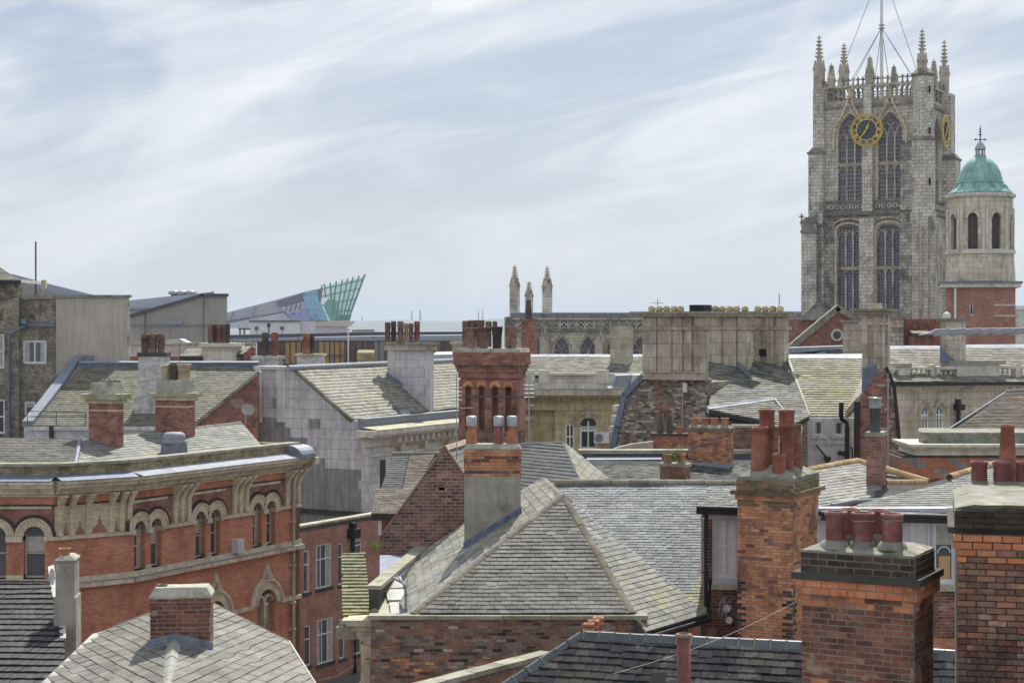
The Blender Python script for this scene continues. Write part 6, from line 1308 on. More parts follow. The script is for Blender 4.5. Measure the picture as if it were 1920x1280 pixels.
def centre_stone():
    Y = 106; fr = Frame(975, Y, 0); fc = Face(fr); a = fc.a; z = lambda y: ZP(y, Y); L = a(1215)
    T = Thing('building', 'honey-coloured stone building with arched windows and a pierced balustrade, centre distance', 'building', (3, Y, 0))
    hs = [hole(fc, 1087, 782, 1119, 842, 'round'), hole(fc, 1060, 794, 1077, 842)]
    mb = MB(); mb.holes(fc, a(1040), L, z(900), z(768), hs, .4); T.part('wall', mb, 'stone_yel'); mb = MB(); mb.box(fc, a(1040), L, 0, z(900), -.4, 0); mb.fbox(fr, 0, L, .5, 9, 0, z(740)); T.part('body', mb, 'stone_yel')
    mb = MB(); mb.box(fc, 0, L, z(769), z(750), -.4, .05); T.part('frieze', mb, 'stone_yel')
    for y0, y1, d in ((750, 745, .25), (745, 740, .45), (740, 733, .75), (733, 730, .6)): mb = MB(); mb.box(fc, -1, L, z(y0), z(y1), -.4, d); T.part('cornice', mb, 'stone_yel' if y0 > 741 else 'stone')
    x = .2
    while x < L: piece_box(T, 'dentil', 'stone_yel', None, fc.pt(x, z(748), .38), V((1, 0, 0)), V((0, -1, 0)), V((0, 0, 1)), .16, .2, .16); x += .36
    mb = MB(); c = (a(1087) + a(1119)) / 2; rr = (a(1119) - a(1087)) / 2; mb.ring(fc, c, z(782) - rr, rr, rr + .26, -.1, .08, 0, 180, 14); T.part('arch_ring', mb, 'stone_yel')
    mb = MB(); mb.ring(fc, c, z(782) - rr, rr + .26, rr + .4, -.1, .16, 0, 180, 14); T.part('hood_moulding', mb, 'stone'); mb = MB(); mb.box(fc, c - .16, c + .16, z(782) - .05, z(782) + .65, 0, .22); T.part('keystone', mb, 'stone')
    pxwin(T, fc, 1087, 782, 1119, 842, kind='round', nx=2, rows=(.58,), fw=.12, d=-.1); pxwin(T, fc, 1060, 794, 1077, 842, nx=2, rows=(.5,), fw=.1, d=-.1)
    # air conditioner
    mb = MB(); mb.box(fc, a(1113), a(1141), z(829), z(809), .05, .75); t2 = Thing('air_conditioner', 'white air conditioning unit on the honey-coloured stone wall beside the arched window', 'air conditioner', fc.pt(a(1127), z(829), .3)); t2.part('casing', mb, 'frame_white')
    mb = MB(); mb.ring(fc, a(1122), z(819), .0, .27, .74, .77, 0, 360, 16); t2.part('fan_grille', mb, 'metal_dk')
    for k in range(3): mb = MB(); mb.ring(fc, a(1122), z(819), .08 + .08 * k, .10 + .08 * k, .76, .79, 0, 360, 16); t2.part('grille_ring', mb, 'frame_white')
    # parapet with pierced panel
    mb = MB(); mb.box(fc, -1, L, z(729), z(719), -.4, .0); T.part('parapet_base', mb, 'stone_pale')
    fp = [(a(988), a(1003)), (a(1010), a(1030)), (a(1118), a(1142))]
    mb = MB(); mb.box(fc, a(988), a(1182), z(703), z(699), -.4, .1); T.part('handrail', mb, 'stone_pale')
    for p0, p1 in fp: mb = MB(); mb.box(fc, p0, p1, z(719), z(694), -.4, .08); T.part('pier', mb, 'stone_pale')
    hs = [];
    for i in range(19):
        for j in range(4): x0 = a(1036) + (a(1113) - a(1036)) * (i + .25) / 19; zz = z(719) + (z(703) - z(719)) * (j + .25) / 4; hs.append((x0, x0 + (a(1113) - a(1036)) * .5 / 19, zz, zz + (z(703) - z(719)) * .5 / 4, None))
    mb = MB(); mb.holes(fc, a(1030), a(1118), z(719), z(703), hs, .15); T.part('pierced_panel', mb, 'stone_pale', kind='stuff')
    mb = MB(); mb.box(fc, -1, a(988), z(719), z(703), -.3, 0); mb.box(fc, a(1142), a(1182), z(719), z(703), -.3, 0); T.part('parapet', mb, 'stone_pale')
    pl = Plane(P(985, 704, Y + .8), P(1210, 704, Y + .8), P(1100, 669, Y + 6)); slope(T, pl, [(960, 704), (1215, 704), (1215, 670), (960, 670)], 'sl_lime', w=.42, g=.32, t=.035, matfn=lambda c: 'sl_moss' if random.random() < .4 else 'sl_lime')
    mb = MB(); mb.prism([pl.hit(960, 672), pl.hit(1215, 672), pl.hit(1215, 667), pl.hit(960, 667)], (0, .5, .1)); T.part('lead_ridge', mb, 'lead_blue')
    # curling lead gutter end
    mb = MB(); pts = [(1142, 728), (1150, 726), (1152, 714), (1155, 704), (1185, 703), (1178, 727)]; mb.prism([P(x, y, 100) for x, y in pts], (0, 3, 0)); T.part('lead_chute', mb, 'lead_pale'); mb = MB(); mb.prism([P(1180, 727, 99.8), P(1187, 703, 99.8), P(1207, 702, 99.8), P(1175, 745, 99.8)], (0, 2.5, 0)); T.part('chute_side', mb, 'st_block')
    chimney('chimney', 'plain square stone chimney with pale streaks in front of the church nave', 1144, 110, 1178, 1.2, [(605, 609, .12, 'cap', 'cement'), (609, 706, 0, 'block_shaft', 'stone')], px2=1187, yaw=22)
    chimney('chimney', 'narrow red brick chimney carrying a tall dark cone pot before the church', 977, 116, 1003, 1.0, [(597, 603, .08, 'brick', 'br_plum'), (603, 672, 0, 'brick', 'br_red', 'mortar_red')], [(991, 598, 562, 14, .4, 'cone', 'pot_dark')], yaw=12, px2=1007, bl=.3, bh=.11)
centre_stone()

def big_stacks():
    Y = 82; fr = Frame(1205, Y, 28); fc = Face(fr); a = fc.az
    T = Thing('building', 'building with a flint and brick gable, big stone stacks and grey slate roofs, right', 'building', (9, 86, 0))
    c = (fc.a(1228), fc.a(1255))
    bond(T, fc, fc.a(1150), fc.a(1327), fc.z(1205, 850), fc.z(1205, 710), 'br_flint', bl=.22, bh=.10, th=.12, outline=[a(1148, 845), a(1327, 845), a(1327, 711), a(1205, 709), a(1172, 742)], core='mortar_dark', coreth=.5, jit=.02, kind='flint',
         matfn=lambda aa, z: random.choice(['br_red', 'br_plum']) if c[0] + R(-.15, .15) < aa < c[1] + R(-.15, .15) and z < fc.z(1205, 712) else random.choice(['br_flint', 'br_flint', 'br_flint_dark']))
    mb = MB(); mb.strip(fc, [a(1205, 706), a(1172, 740), a(1158, 800), a(1149, 846)], .28, -.6, .12); T.part('lead_verge', mb, 'lead_blue')
    for x, y in ((1160, 765), (1156, 785), (1153, 805)):
        mb = MB(); aa, zz = a(x, y); mb.box(fc, aa - .3, aa + .1, zz - .15, zz + .15, -.5, .06); T.part('kneeler', mb, 'st_block')
    mb = MB(); mb.box(fc, fc.a(1155), fc.a(1327), 0, fc.z(1205, 844), -8, -.02); mb.fbox(fr, .3, fc.a(1325), .6, 8, 0, ZP(715, Y)); T.part('wall', mb, 'wall_dirty')
    mb = MB(); aa = fc.a(1286); mb.tube([fc.pt(aa, fc.z(1286, 717), .1), fc.pt(aa, fc.z(1286, 735), .1)], .12, 6); T.part('white_pipe', mb, 'frame_white'); mb = MB(); mb.tube([fc.pt(aa - .15, fc.z(1286, 735), .05), fc.pt(aa - .15, fc.z(1286, 830), .05)], .035, 5); T.part('cable', mb, 'wire')
    # grouped ball cowls
    balls = lambda xs, Yb, y0=585: [(px, y0, 573, 14, .5, 'dome', 'pot_yellow') for px in xs]
    def stack(px0, Yc, px1, px2, yb, lab, pil, pots, band=True, T=None):
        T = chimney('chimney', lab, px0, Yc, px1, 0, [(584, 588, .5, 'cap', 'coping'), (588, 593, .32, 'moulding', 'stone'), (593, 613, .0, 'upper_shaft', 'stone'), (613, 618, .12, 'band', 'stone'), (618, yb, 0, 'shaft', 'stone')], pots, px2=px2, T=T)
        f = Face(T.fr)
        for x0, x1 in pil:
            for y0, y1 in ((593.5, 612.5), (618.5, 697)):
                mb = MB(); mb.box(f, f.a(x0), f.a(x1), ZP(y1, Yc), ZP(y0, Yc), 0, .10); T.part('pilaster', mb, 'stone')
        return T
    stack(1206, Y - .4, 1322, 1328, 711, 'widest pilastered stone chimney, above the flint gable, with a slate box on top', [(1206, 1232), (1234.5, 1260), (1264, 1280), (1285, 1298), (1303, 1322)], balls((1222, 1236, 1250, 1264, 1276), Y))
    t = THINGS[-1]; f = Face(t.fr); mb = MB(); x0, x1 = f.a(1288), f.a(1317); mb.box(f, x0, x1, ZP(584, Y), ZP(572, Y), -1.2, -.3); t.part('slate_box', mb, 'sl_dark')
    stack(1330, 87, 1404, 1409, 760, 'middle pilastered stone chimney rising from the grey slate slopes with round dome cowls', [(1330, 1354), (1358, 1381), (1385, 1404)], balls((1341, 1354, 1368, 1381, 1397), 87))
    stack(1413, 88, 1471, 1479, 760, 'right-hand pilastered stone chimney with four round cowls and a small square opening low down', [(1413, 1428), (1437, 1451), (1457, 1471)], balls((1421, 1435, 1449, 1463), 88))
    t = THINGS[-1]; f = Face(t.fr); mb = MB(); mb.box(f, f.a(1425), f.a(1438), ZP(667, 88), ZP(654, 88), -.1, .14); t.part('opening', mb, 'dark')
    aerial(1233, 560, 580, 84, 'small bare aerial on top of the widest stone chimney', 4, w=.3)
    # roof slopes
    pl = Plane(P(1327, 678, 87), P(1480, 673, 89), P(1440, 765, 79.5))
    slope(T, pl, [(1327, 677), (1366, 676), (1476, 676), (1518, 781), (1480, 800), (1330, 768)], 'sl_grey', w=.40, g=.30, t=.035, matfn=lambda c: random.choice(['sl_grey', 'sl_moss', 'sl_pale']))
    pl2 = Plane(P(1325, 768, 79.6), P(1450, 752, 80.6), P(1400, 820, 76.5))
    slope(T, pl2, [(1322, 768), (1450, 749), (1505, 800), (1500, 850), (1372, 850)], 'sl_moss', w=.40, g=.30, t=.035, matfn=lambda c: random.choice(['sl_grey', 'sl_moss', 'sl_grey']))
    for p, q, r_ in (((1325, 766), (1453, 748), .2), ((1330, 677), (1368, 676), .18), ((1413, 673), (1448, 672), .18)):
        mb = MB(); Pl = pl; u, v = Pl.hit(*p), Pl.hit(*q); mb.prism([u - Pl.v * r_ * 1.3 + Pl.n * .03, v - Pl.v * r_ * 1.3 + Pl.n * .03, v + Pl.v * .1 + Pl.n * .06, u + Pl.v * .1 + Pl.n * .06], Pl.n * .04); mb.tube([u + V((0, 0, .05)), v + V((0, 0, .05))], r_ * .4, 7); T.part('lead_ridge', mb, 'lead_pale')
    for pts in (((1366, 677), (1388, 694), (1408, 713)), ((1447, 673), (1463, 684), (1478, 698))):
        mb = MB()
        for p, q in zip(pts[:-1], pts[1:]): u, v = pl.hit(*p), pl.hit(*q); mb.prism([u, v, v + V((0, 0, .35)), u + V((0, 0, .35))], (0, -.06, 0))
        T.part('flashing', mb, 'lead')
    mb = MB(); mb.tube([P(1453, 750, 80.5), P(1492, 795, 78)], .07, 6); T.part('lead_hip', mb, 'lead')
    # green slate roof and white wall
    T = Thing('building', 'white painted back wall with two small windows under a yellow-green slate roof, right', 'building', (14, 82, 0))
    pg = Plane(P(1478, 673, 88), P(1622, 673, 88), P(1550, 782, 80))
    slope(T, pg, [(1478, 673), (1625, 673), (1625, 735), (1586, 782), (1516, 782)], 'sl_green', w=.42, g=.33, t=.045, matfn=lambda c: random.choice(['sl_green', 'sl_green', 'sl_lime']))
    mb = MB(); mb.tube([pg.hit(1477, 672) + V((0, 0, .05)), pg.hit(1517, 782) + V((0, 0, .05))], .09, 6); T.part('white_valley', mb, 'white_patch')
    mb = MB(); mb.prism([pg.hit(1478, 672), pg.hit(1630, 672), pg.hit(1630, 667), pg.hit(1478, 668)], (0, .5, .1)); T.part('lead_ridge', mb, 'lead_blue')
    mb = MB(); mb.prism([pg.hit(1584, 783), pg.hit(1626, 736), pg.hit(1632, 700), pg.hit(1618, 715)], V((0, -.2, .35))); T.part('mossy_verge', mb, 'coping')
    f2 = Face(Frame(1493, 79.6, 0)); q = lambda x0, y0, x1, y1: hole(f2, x0, y0, x1, y1)
    mb = MB(); mb.holes(f2, f2.a(1514), f2.a(1604), ZP(900, 79.6), ZP(783, 79.6), [q(1525, 789, 1544, 816), q(1563, 790, 1583, 816)], .3); T.part('wall', mb, 'painted_white')
    mb = MB(); mb.box(f2, 0, f2.a(1514), 0, ZP(783, 79.6), -.4, -.0); mb.box(f2, f2.a(1514), f2.a(1604), 0, ZP(900, 79.6), -.4, 0); mb.box(f2, f2.a(1500), f2.a(1600), 0, ZP(790, 79.6), -7, -.45); T.part('flint_wall', mb, 'wall_dirty')
    for w_ in ((1525, 789, 1544, 816), (1563, 790, 1583, 816)): pxwin(T, f2, *w_, fw=.07, d=-.1, glass='glass_dim')
    mb = MB()
    for x0, x1 in ((1519, 1549), (1557, 1587)): mb.box(f2, f2.a(x0), f2.a(x1), ZP(821, 79.6), ZP(817, 79.6), 0, .12)
    mb.box(f2, f2.a(1514), f2.a(1604), ZP(833, 79.6), ZP(831, 79.6), 0, .05); T.part('sill', mb, 'painted_white')
    mb = MB(); g = lambda x, y, d=.2: f2.pt(f2.a(x), ZP(y, 79.6), d)
    mb.tube([g(1573, 752, .6), g(1573, 778, .5), g(1577, 785), g(1586, 791), g(1587, 800), g(1587, 900)], .11, 8); T.part('soil_pipe', mb, 'iron')
    mb = MB(); mb.tube([g(1570, 848), g(1587, 850)], .12, 6); mb.tube([g(1529, 834), g(1548, 856)], .04, 5); mb.box(f2, f2.a(1544), f2.a(1555), ZP(862, 79.6), ZP(855, 79.6), .05, .4); mb.tube([g(1550, 860), g(1550, 900)], .09, 6); mb.tube([g(1592, 838), g(1596, 838), g(1597, 870)], .04, 5); T.part('waste_pipe', mb, 'iron')
    # brick and flint gable with stone stack
    T = Thing('building', 'narrow gable half red brick, half flint with black pipes, right of green slates', 'building', (16, 79, 0))
    f3 = Face(Frame(1605, 78.5, 12)); a = f3.az
    bond(T, f3, 0, f3.a(1690), f3.z(1605, 890), f3.z(1605, 688), 'br_flint', bl=.28, bh=.11, th=.1, outline=[a(1606, 890), a(1690, 890), a(1684, 800), a(1668, 715), a(1658, 690), a(1644, 700), a(1606, 756)], core='mortar_red', coreth=.5, jit=.015,
         matfn=lambda aa, z: random.choice(['br_red', 'br_plum', 'br_red']) if aa < f3.a(1650) + R(-.2, .2) else random.choice(['br_flint', 'br_grime']))
    mb = MB(); mb.box(f3, 0, f3.a(1688), 0, f3.z(1605, 889), -6, -.02); T.part('wall', mb, 'wall_dirty')
    mb = MB(); mb.strip(f3, [a(1662, 690), a(1676, 722), a(1684, 800), a(1690, 880)], .16, -.4, .12); T.part('black_verge', mb, 'iron')
    mb = MB(); mb.prism([f3.pt(*a(1620, 735)), f3.pt(*a(1621, 690)), f3.pt(*a(1645, 682)), f3.pt(*a(1644, 700))], (-.05, .3, 0)); T.part('lead_saddle', mb, 'lead_blue')
    mb = MB(); mb.tube([f3.pt(*a(1607, 752), .1), f3.pt(f3.a(1607), 2, .1)], .14, 6); T.part('soil_pipe', mb, 'iron'); mb = MB(); mb.tube([f3.pt(*a(1665, 700), .1), f3.pt(f3.a(1665), 3, .1)], .04, 5); T.part('cable', mb, 'wire')
    mb = MB(); mb.box(f3, f3.a(1684), f3.a(1705), f3.z(1684, 846), f3.z(1684, 838), -.3, .2); T.part('kneeler', mb, 'stone')
    t = chimney('chimney', 'slender pilastered stone chimney with a wide flared cap and ring pot before the church tower', 1618, 80, 1650, 0, [(579, 583, .5, 'cap', 'coping'), (583, 590, .30, 'moulding', 'stone', .1), (590, 604, .05, 'upper_shaft', 'stone'), (604, 609, .16, 'band', 'stone'), (609, 700, 0, 'shaft', 'stone')], [], px2=1664, T=None)
    f = Face(t.fr)
    for x0, x1 in ((1618, 1628), (1640, 1650)): mb = MB(); mb.box(f, f.a(x0), f.a(x1), ZP(690, 80), ZP(591, 80), 0, .14); t.part('pilaster', mb, 'stone')
    fsd = Face(t.fr, 'w', t.W); mb = MB(); mb.box(fsd, 0, t.L * .3, ZP(690, 80), ZP(591, 80), 0, .12); mb.box(fsd, t.L * .7, t.L, ZP(690, 80), ZP(591, 80), 0, .12); t.part('pilaster', mb, 'stone')
    mb = MB(); c = t.fr.pt(t.W / 2, t.L / 2, ZP(579, 80)); mb.lathe(c, [(.36, 0), (.36, .12), (.3, .14), (.34, .2), (.34, .26), (.2, .26), (.2, .1)], 16); t.part('ring_pot', mb, 'coping_pale')
    chimney('chimney', 'plain square stone chimney standing just left of the slender pilastered one', 1588, 96, 1618, 1.2, [(600, 604, .15, 'cap', 'cement'), (604, 668, 0, 'block_shaft', 'stone')], yaw=0)
big_stacks()

def right_stone():
    fc = wall2(1660, 100, 1960, 104); L = fc.a(1955); a = fc.a; z = fc.z
    T = Thing('building', 'long pale stone building with balustraded parapet and paired pointed windows, right', 'building', (25, 105, 0))
    zr = lambda y: z(1690, y)
    hs = [(a(1727), a(1742), z(1727, 808), z(1727, 760), 'pointed'), (a(1754), a(1770), z(1754, 807), z(1754, 759), 'pointed')]
    mb = MB(); mb.holes(fc, 0, L, zr(900), zr(732), hs, .4); T.part('wall', mb, 'cupola_stone'); mb = MB(); mb.box(fc, 0, L, 0, zr(900), -.4, 0); mb.box(fc, 0, L, 0, zr(735), -9, -.5); T.part('body', mb, 'stone')
    for h in hs: window(T, fc, h[0], h[1], h[2], h[3], kind='pointed', nx=2, rows=(.62,), fw=.13, d=-.1)
    for h in hs:
        m_ = (h[0] + h[1]) / 2; w = (h[1] - h[0]) / 2; ar = arch(h[0] - .2, h[1] + .2, h[3] + .25, 'pointed'); mb = MB(); mb.strip(fc, [(h[0] - .3, ar[0][1])] + ar + [(h[1] + .3, ar[0][1])], .13, -.05, .12); T.part('hood_moulding', mb, 'stone_trim')
    mb = MB(); mb.box(fc, 0, L, z(1727, 786), z(1727, 783), 0, .06); T.part('string_course', mb, 'stone_trim')
    for y0, y1, d in ((732, 727, .25), (727, 723, .5), (723, 715, .8), (715, 713, .6)): mb = MB(); mb.box(fc, -.5, L, zr(y0), zr(y1), -.5, d); T.part('cornice', mb, 'cupola_stone' if y0 > 724 else 'lead')
    z0, z1 = zr(713), zr(688)
    balustrade(T, fc, 0, L, z0, z1, 0, 'stone_pale', .34, [(a(1684), a(1704)), (a(1744), a(1752)), (a(1793), a(1872)), (a(1903), a(1912))])
    mb = MB(); mb.box(fc, a(1678), a(1706), z1, z1 + .22, -.5, .2); mb.box(fc, a(1790), a(1882), z1 + .1, z1 + .35, -.5, .2); T.part('pier_cap', mb, 'coping')
    pl = Plane(P(1660, 690, 101.5), P(1920, 684, 106), P(1760, 655, 107)); slope(T, pl, [(1640, 716), (1960, 716), (1960, 652), (1640, 657)], 'sl_lime', w=.42, g=.32, t=.035, matfn=lambda c: random.choice(['sl_lime', 'sl_moss']))
    mb = MB(); mb.prism([pl.hit(1650, 657), pl.hit(1765, 656), pl.hit(1765, 651), pl.hit(1650, 651)], (0, .5, .1)); mb.prism([pl.hit(1808, 652), pl.hit(1960, 651), pl.hit(1960, 648), pl.hit(1808, 649)], (0, .5, .1)); T.part('lead_ridge', mb, 'lead_pale')
    t = chimney('chimney', 'plain grey stone chimney on the slate roof behind the balustrade, right', 1763, 103.5, 1800, 1.3, [(597, 602, .15, 'cap', 'cement'), (602, 700, 0, 'block_shaft', 'stone')], px2=1811, yaw=24)
    mb = MB(); q = P(1775, 597, 103.5); mb.lathe(q, [(.2, 0), (.25, .2), (.15, .35), (.01, .4)], 8); t.part('cowl', mb, 'frame_white')
    mb = MB(); mb.prism([P(1762, 680, 103.2), P(1762, 650, 103.2), P(1790, 676, 103.2)], (0, -.1, 0)); t.part('lead_saddle', mb, 'lead_blue')
    mb = MB(); x = a(1794); mb.tube([fc.pt(x, z(1794, 760), .2), fc.pt(x, z(1794, 800), .2)], .12, 8); mb.box(fc, x - .25, x + .25, z(1794, 768), z(1794, 757), 0, .5); mb.box(fc, x - .1, x + .1, z(1794, 757), z(1794, 748), 0, .3); T.part('rainwater_hopper', mb, 'iron')
    # lead roofs and gablet behind green slates
    T2 = Thing('building', 'low lead-covered roofs and skylights behind the yellow-green slate roof', 'building', (20, 118, 0))
    for q, m_ in ((((1478, 662), (1600, 652), (1600, 648), (1478, 652)), 'lead_pale'), (((1510, 668), (1545, 658), (1556, 668)), 'lead_pale'), (((1478, 668), (1640, 668), (1640, 655), (1478, 655)), 'lead')):
        mb = MB(); mb.prism([P(x, y, 117.9 if m_ == 'lead' else 117) for x, y in q], (0, 3, 0)); T2.part('roof_sheet', mb, m_)
    mb = MB(); mb.fbox(Frame(1470, 118.5, 0), 0, 7, 0, 4, 0, ZP(668, 118.5)); T2.part('body', mb, 'stone')
    # silver duct hanging in from the right
    mb = MB(); n = 30
    pts = [(1722, 628), (1750, 624)] + [(1750 + i * 14, 625 - i * .35 + (2.5 if i % 2 else -1)) for i in range(1, 14)]; 
    for k in range(3):
        for i in range(7): x = 1748 + i * 29 + k * 4; mb.tube([P(x - 6, 625 - i * .4 + k * 3 - 1, 30), P(x + 6, 621 - i * .4 + k * 3 - 1, 30), P(x + 34, 620 - i * .4 + k * 3 - 3, 30)], [.012, .035, .02], 6)
    mb.tube([P(1722, 628, 30), P(1752, 624, 30)], [.01, .04], 6); solo('cable', 'thick twisted silver cable stretched across the sky-lit stone building, right edge', 'cable', mb, 'foil')
    # curved slate roof with cream parapet and chequered wall
    T = Thing('building', 'low building with a fan of dark slates, cream cornice and chequered brick band, right edge', 'building', (17, 66, 0))
    Y = 64; f = Face(Frame(1690, Y, 0)); a = f.a; z = lambda y: ZP(y, Y); L = a(1960)
    pl = Plane(P(1780, 814, 66), P(1930, 814, 66), P(1900, 735, 72)); slope(T, pl, [(1766, 814), (1930, 814), (1930, 733), (1892, 733), (1880, 742), (1832, 774)][0:5], 'sl_brown', w=.28, g=.2, t=.03)
    mb = MB(); mb.tube([pl.hit(1768, 814) + V((0, 0, .05)), pl.hit(1885, 737) + V((0, 0, .03))], .04, 6); mb.tube([pl.hit(1885, 736) + V((0, 0, .05)), pl.hit(1940, 733) + V((0, 0, .05))], .07, 6); T.part('lead_hip', mb, 'lead')
    mb = MB(); mb.prism([V((x, y_, z(831))) for x, y_ in ((P(1722, 0, 65).x, 65), (P(1730, 0, 64.2).x, 64.1), (P(1960, 0, 64).x, 64), (P(1960, 0, 67).x, 67), (P(1722, 0, 67).x, 67))], (0, 0, z(811) - z(831))); T.part('mossy_parapet', mb, 'cement')
    for y0, y1, d in ((836, 831, .55), (841, 836, .35), (853, 841, .12)): mb = MB(); mb.box(f, a(1717) - d * .6, L, z(y0), z(y1), -2.5, d); T.part('cream_cornice', mb, 'cream')
    mb = MB(); mb.box(f, a(1692), L, z(857), z(853), -2, .05); T.part('dark_course', mb, 'ledge_black')
    bond(T, f, a(1688), L, z(897), z(857), 'br_chequer', bl=.5, bh=.2, th=.12, kind='block', core='mortar_red', coreth=2, jit=.002, matfn=lambda aa, zz: 'render_grey' if (int((aa + 50) / .5) + int(zz / .2)) % 3 == 0 else 'br_chequer')
    mb = MB(); mb.box(f, a(1688), L, 0, z(897), -6, -.01); T.part('wall', mb, 'wall_old_red')
    # brick gable with round window behind
    T = Thing('building', 'red brick gable with a round stone-ringed window below the church tower', 'building', (27, 140, 0))
    f = Face(Frame(1480, 140, 0)); z = f.az; mb = MB(); raybox(mb, [(1478, 655), (1640, 655), (1640, 615), (1570, 580), (1485, 652)], 140, 8, 1500); T.part('wall', mb, 'wall_old_red')
    mb = MB(); mb.strip(f, [z(1478, 655), z(1570, 578), z(1640, 616)], .5, -.6, .3); T.part('coping', mb, 'cement'); mb = MB(); mb.ring(f, f.a(1569), ZP(628, 140), .34, .5, -.1, .12, 0, 360, 20); T.part('window_ring', mb, 'stone_pale')
    mb = MB(); mb.ring(f, f.a(1569), ZP(628, 140), 0, .36, -.05, .02, 0, 360, 20); T.part('pane', mb, 'glass')
    mb = MB(); mb.box(f, 0, f.a(1640), 0, ZP(654, 140), -8, -.1); T.part('lower_wall', mb, 'wall_old_red')
    T = Thing('building', 'dark red brick outbuildings with ragged roofs at the foot of the church tower', 'building', (34, 138, 0))
    f = Face(Frame(1625, 138, 0)); z = lambda y: ZP(y, 138); mb = MB(); mb.box(f, 0, f.a(1780), 0, z(598), -6, 0); T.part('wall', mb, 'wall_old_red'); mb = MB(); mb.box(f, f.a(1700), f.a(1738), z(660), z(630), 0, 2.5); T.part('annex', mb, 'wall_old_red'); mb = MB(); mb.prism([f.pt(f.a(1696), z(630), 2.8), f.pt(f.a(1742), z(630), 2.8), f.pt(f.a(1728), z(624), 0), f.pt(f.a(1704), z(624), 0)], (0, 0, .25)); T.part('annex_roof', mb, 'sl_brown')
    mb = MB(); mb.box(f, f.a(1660), f.a(1690), z(660), z(600), .2, .8); T.part('buttress', mb, 'minster_dark')
right_stone()

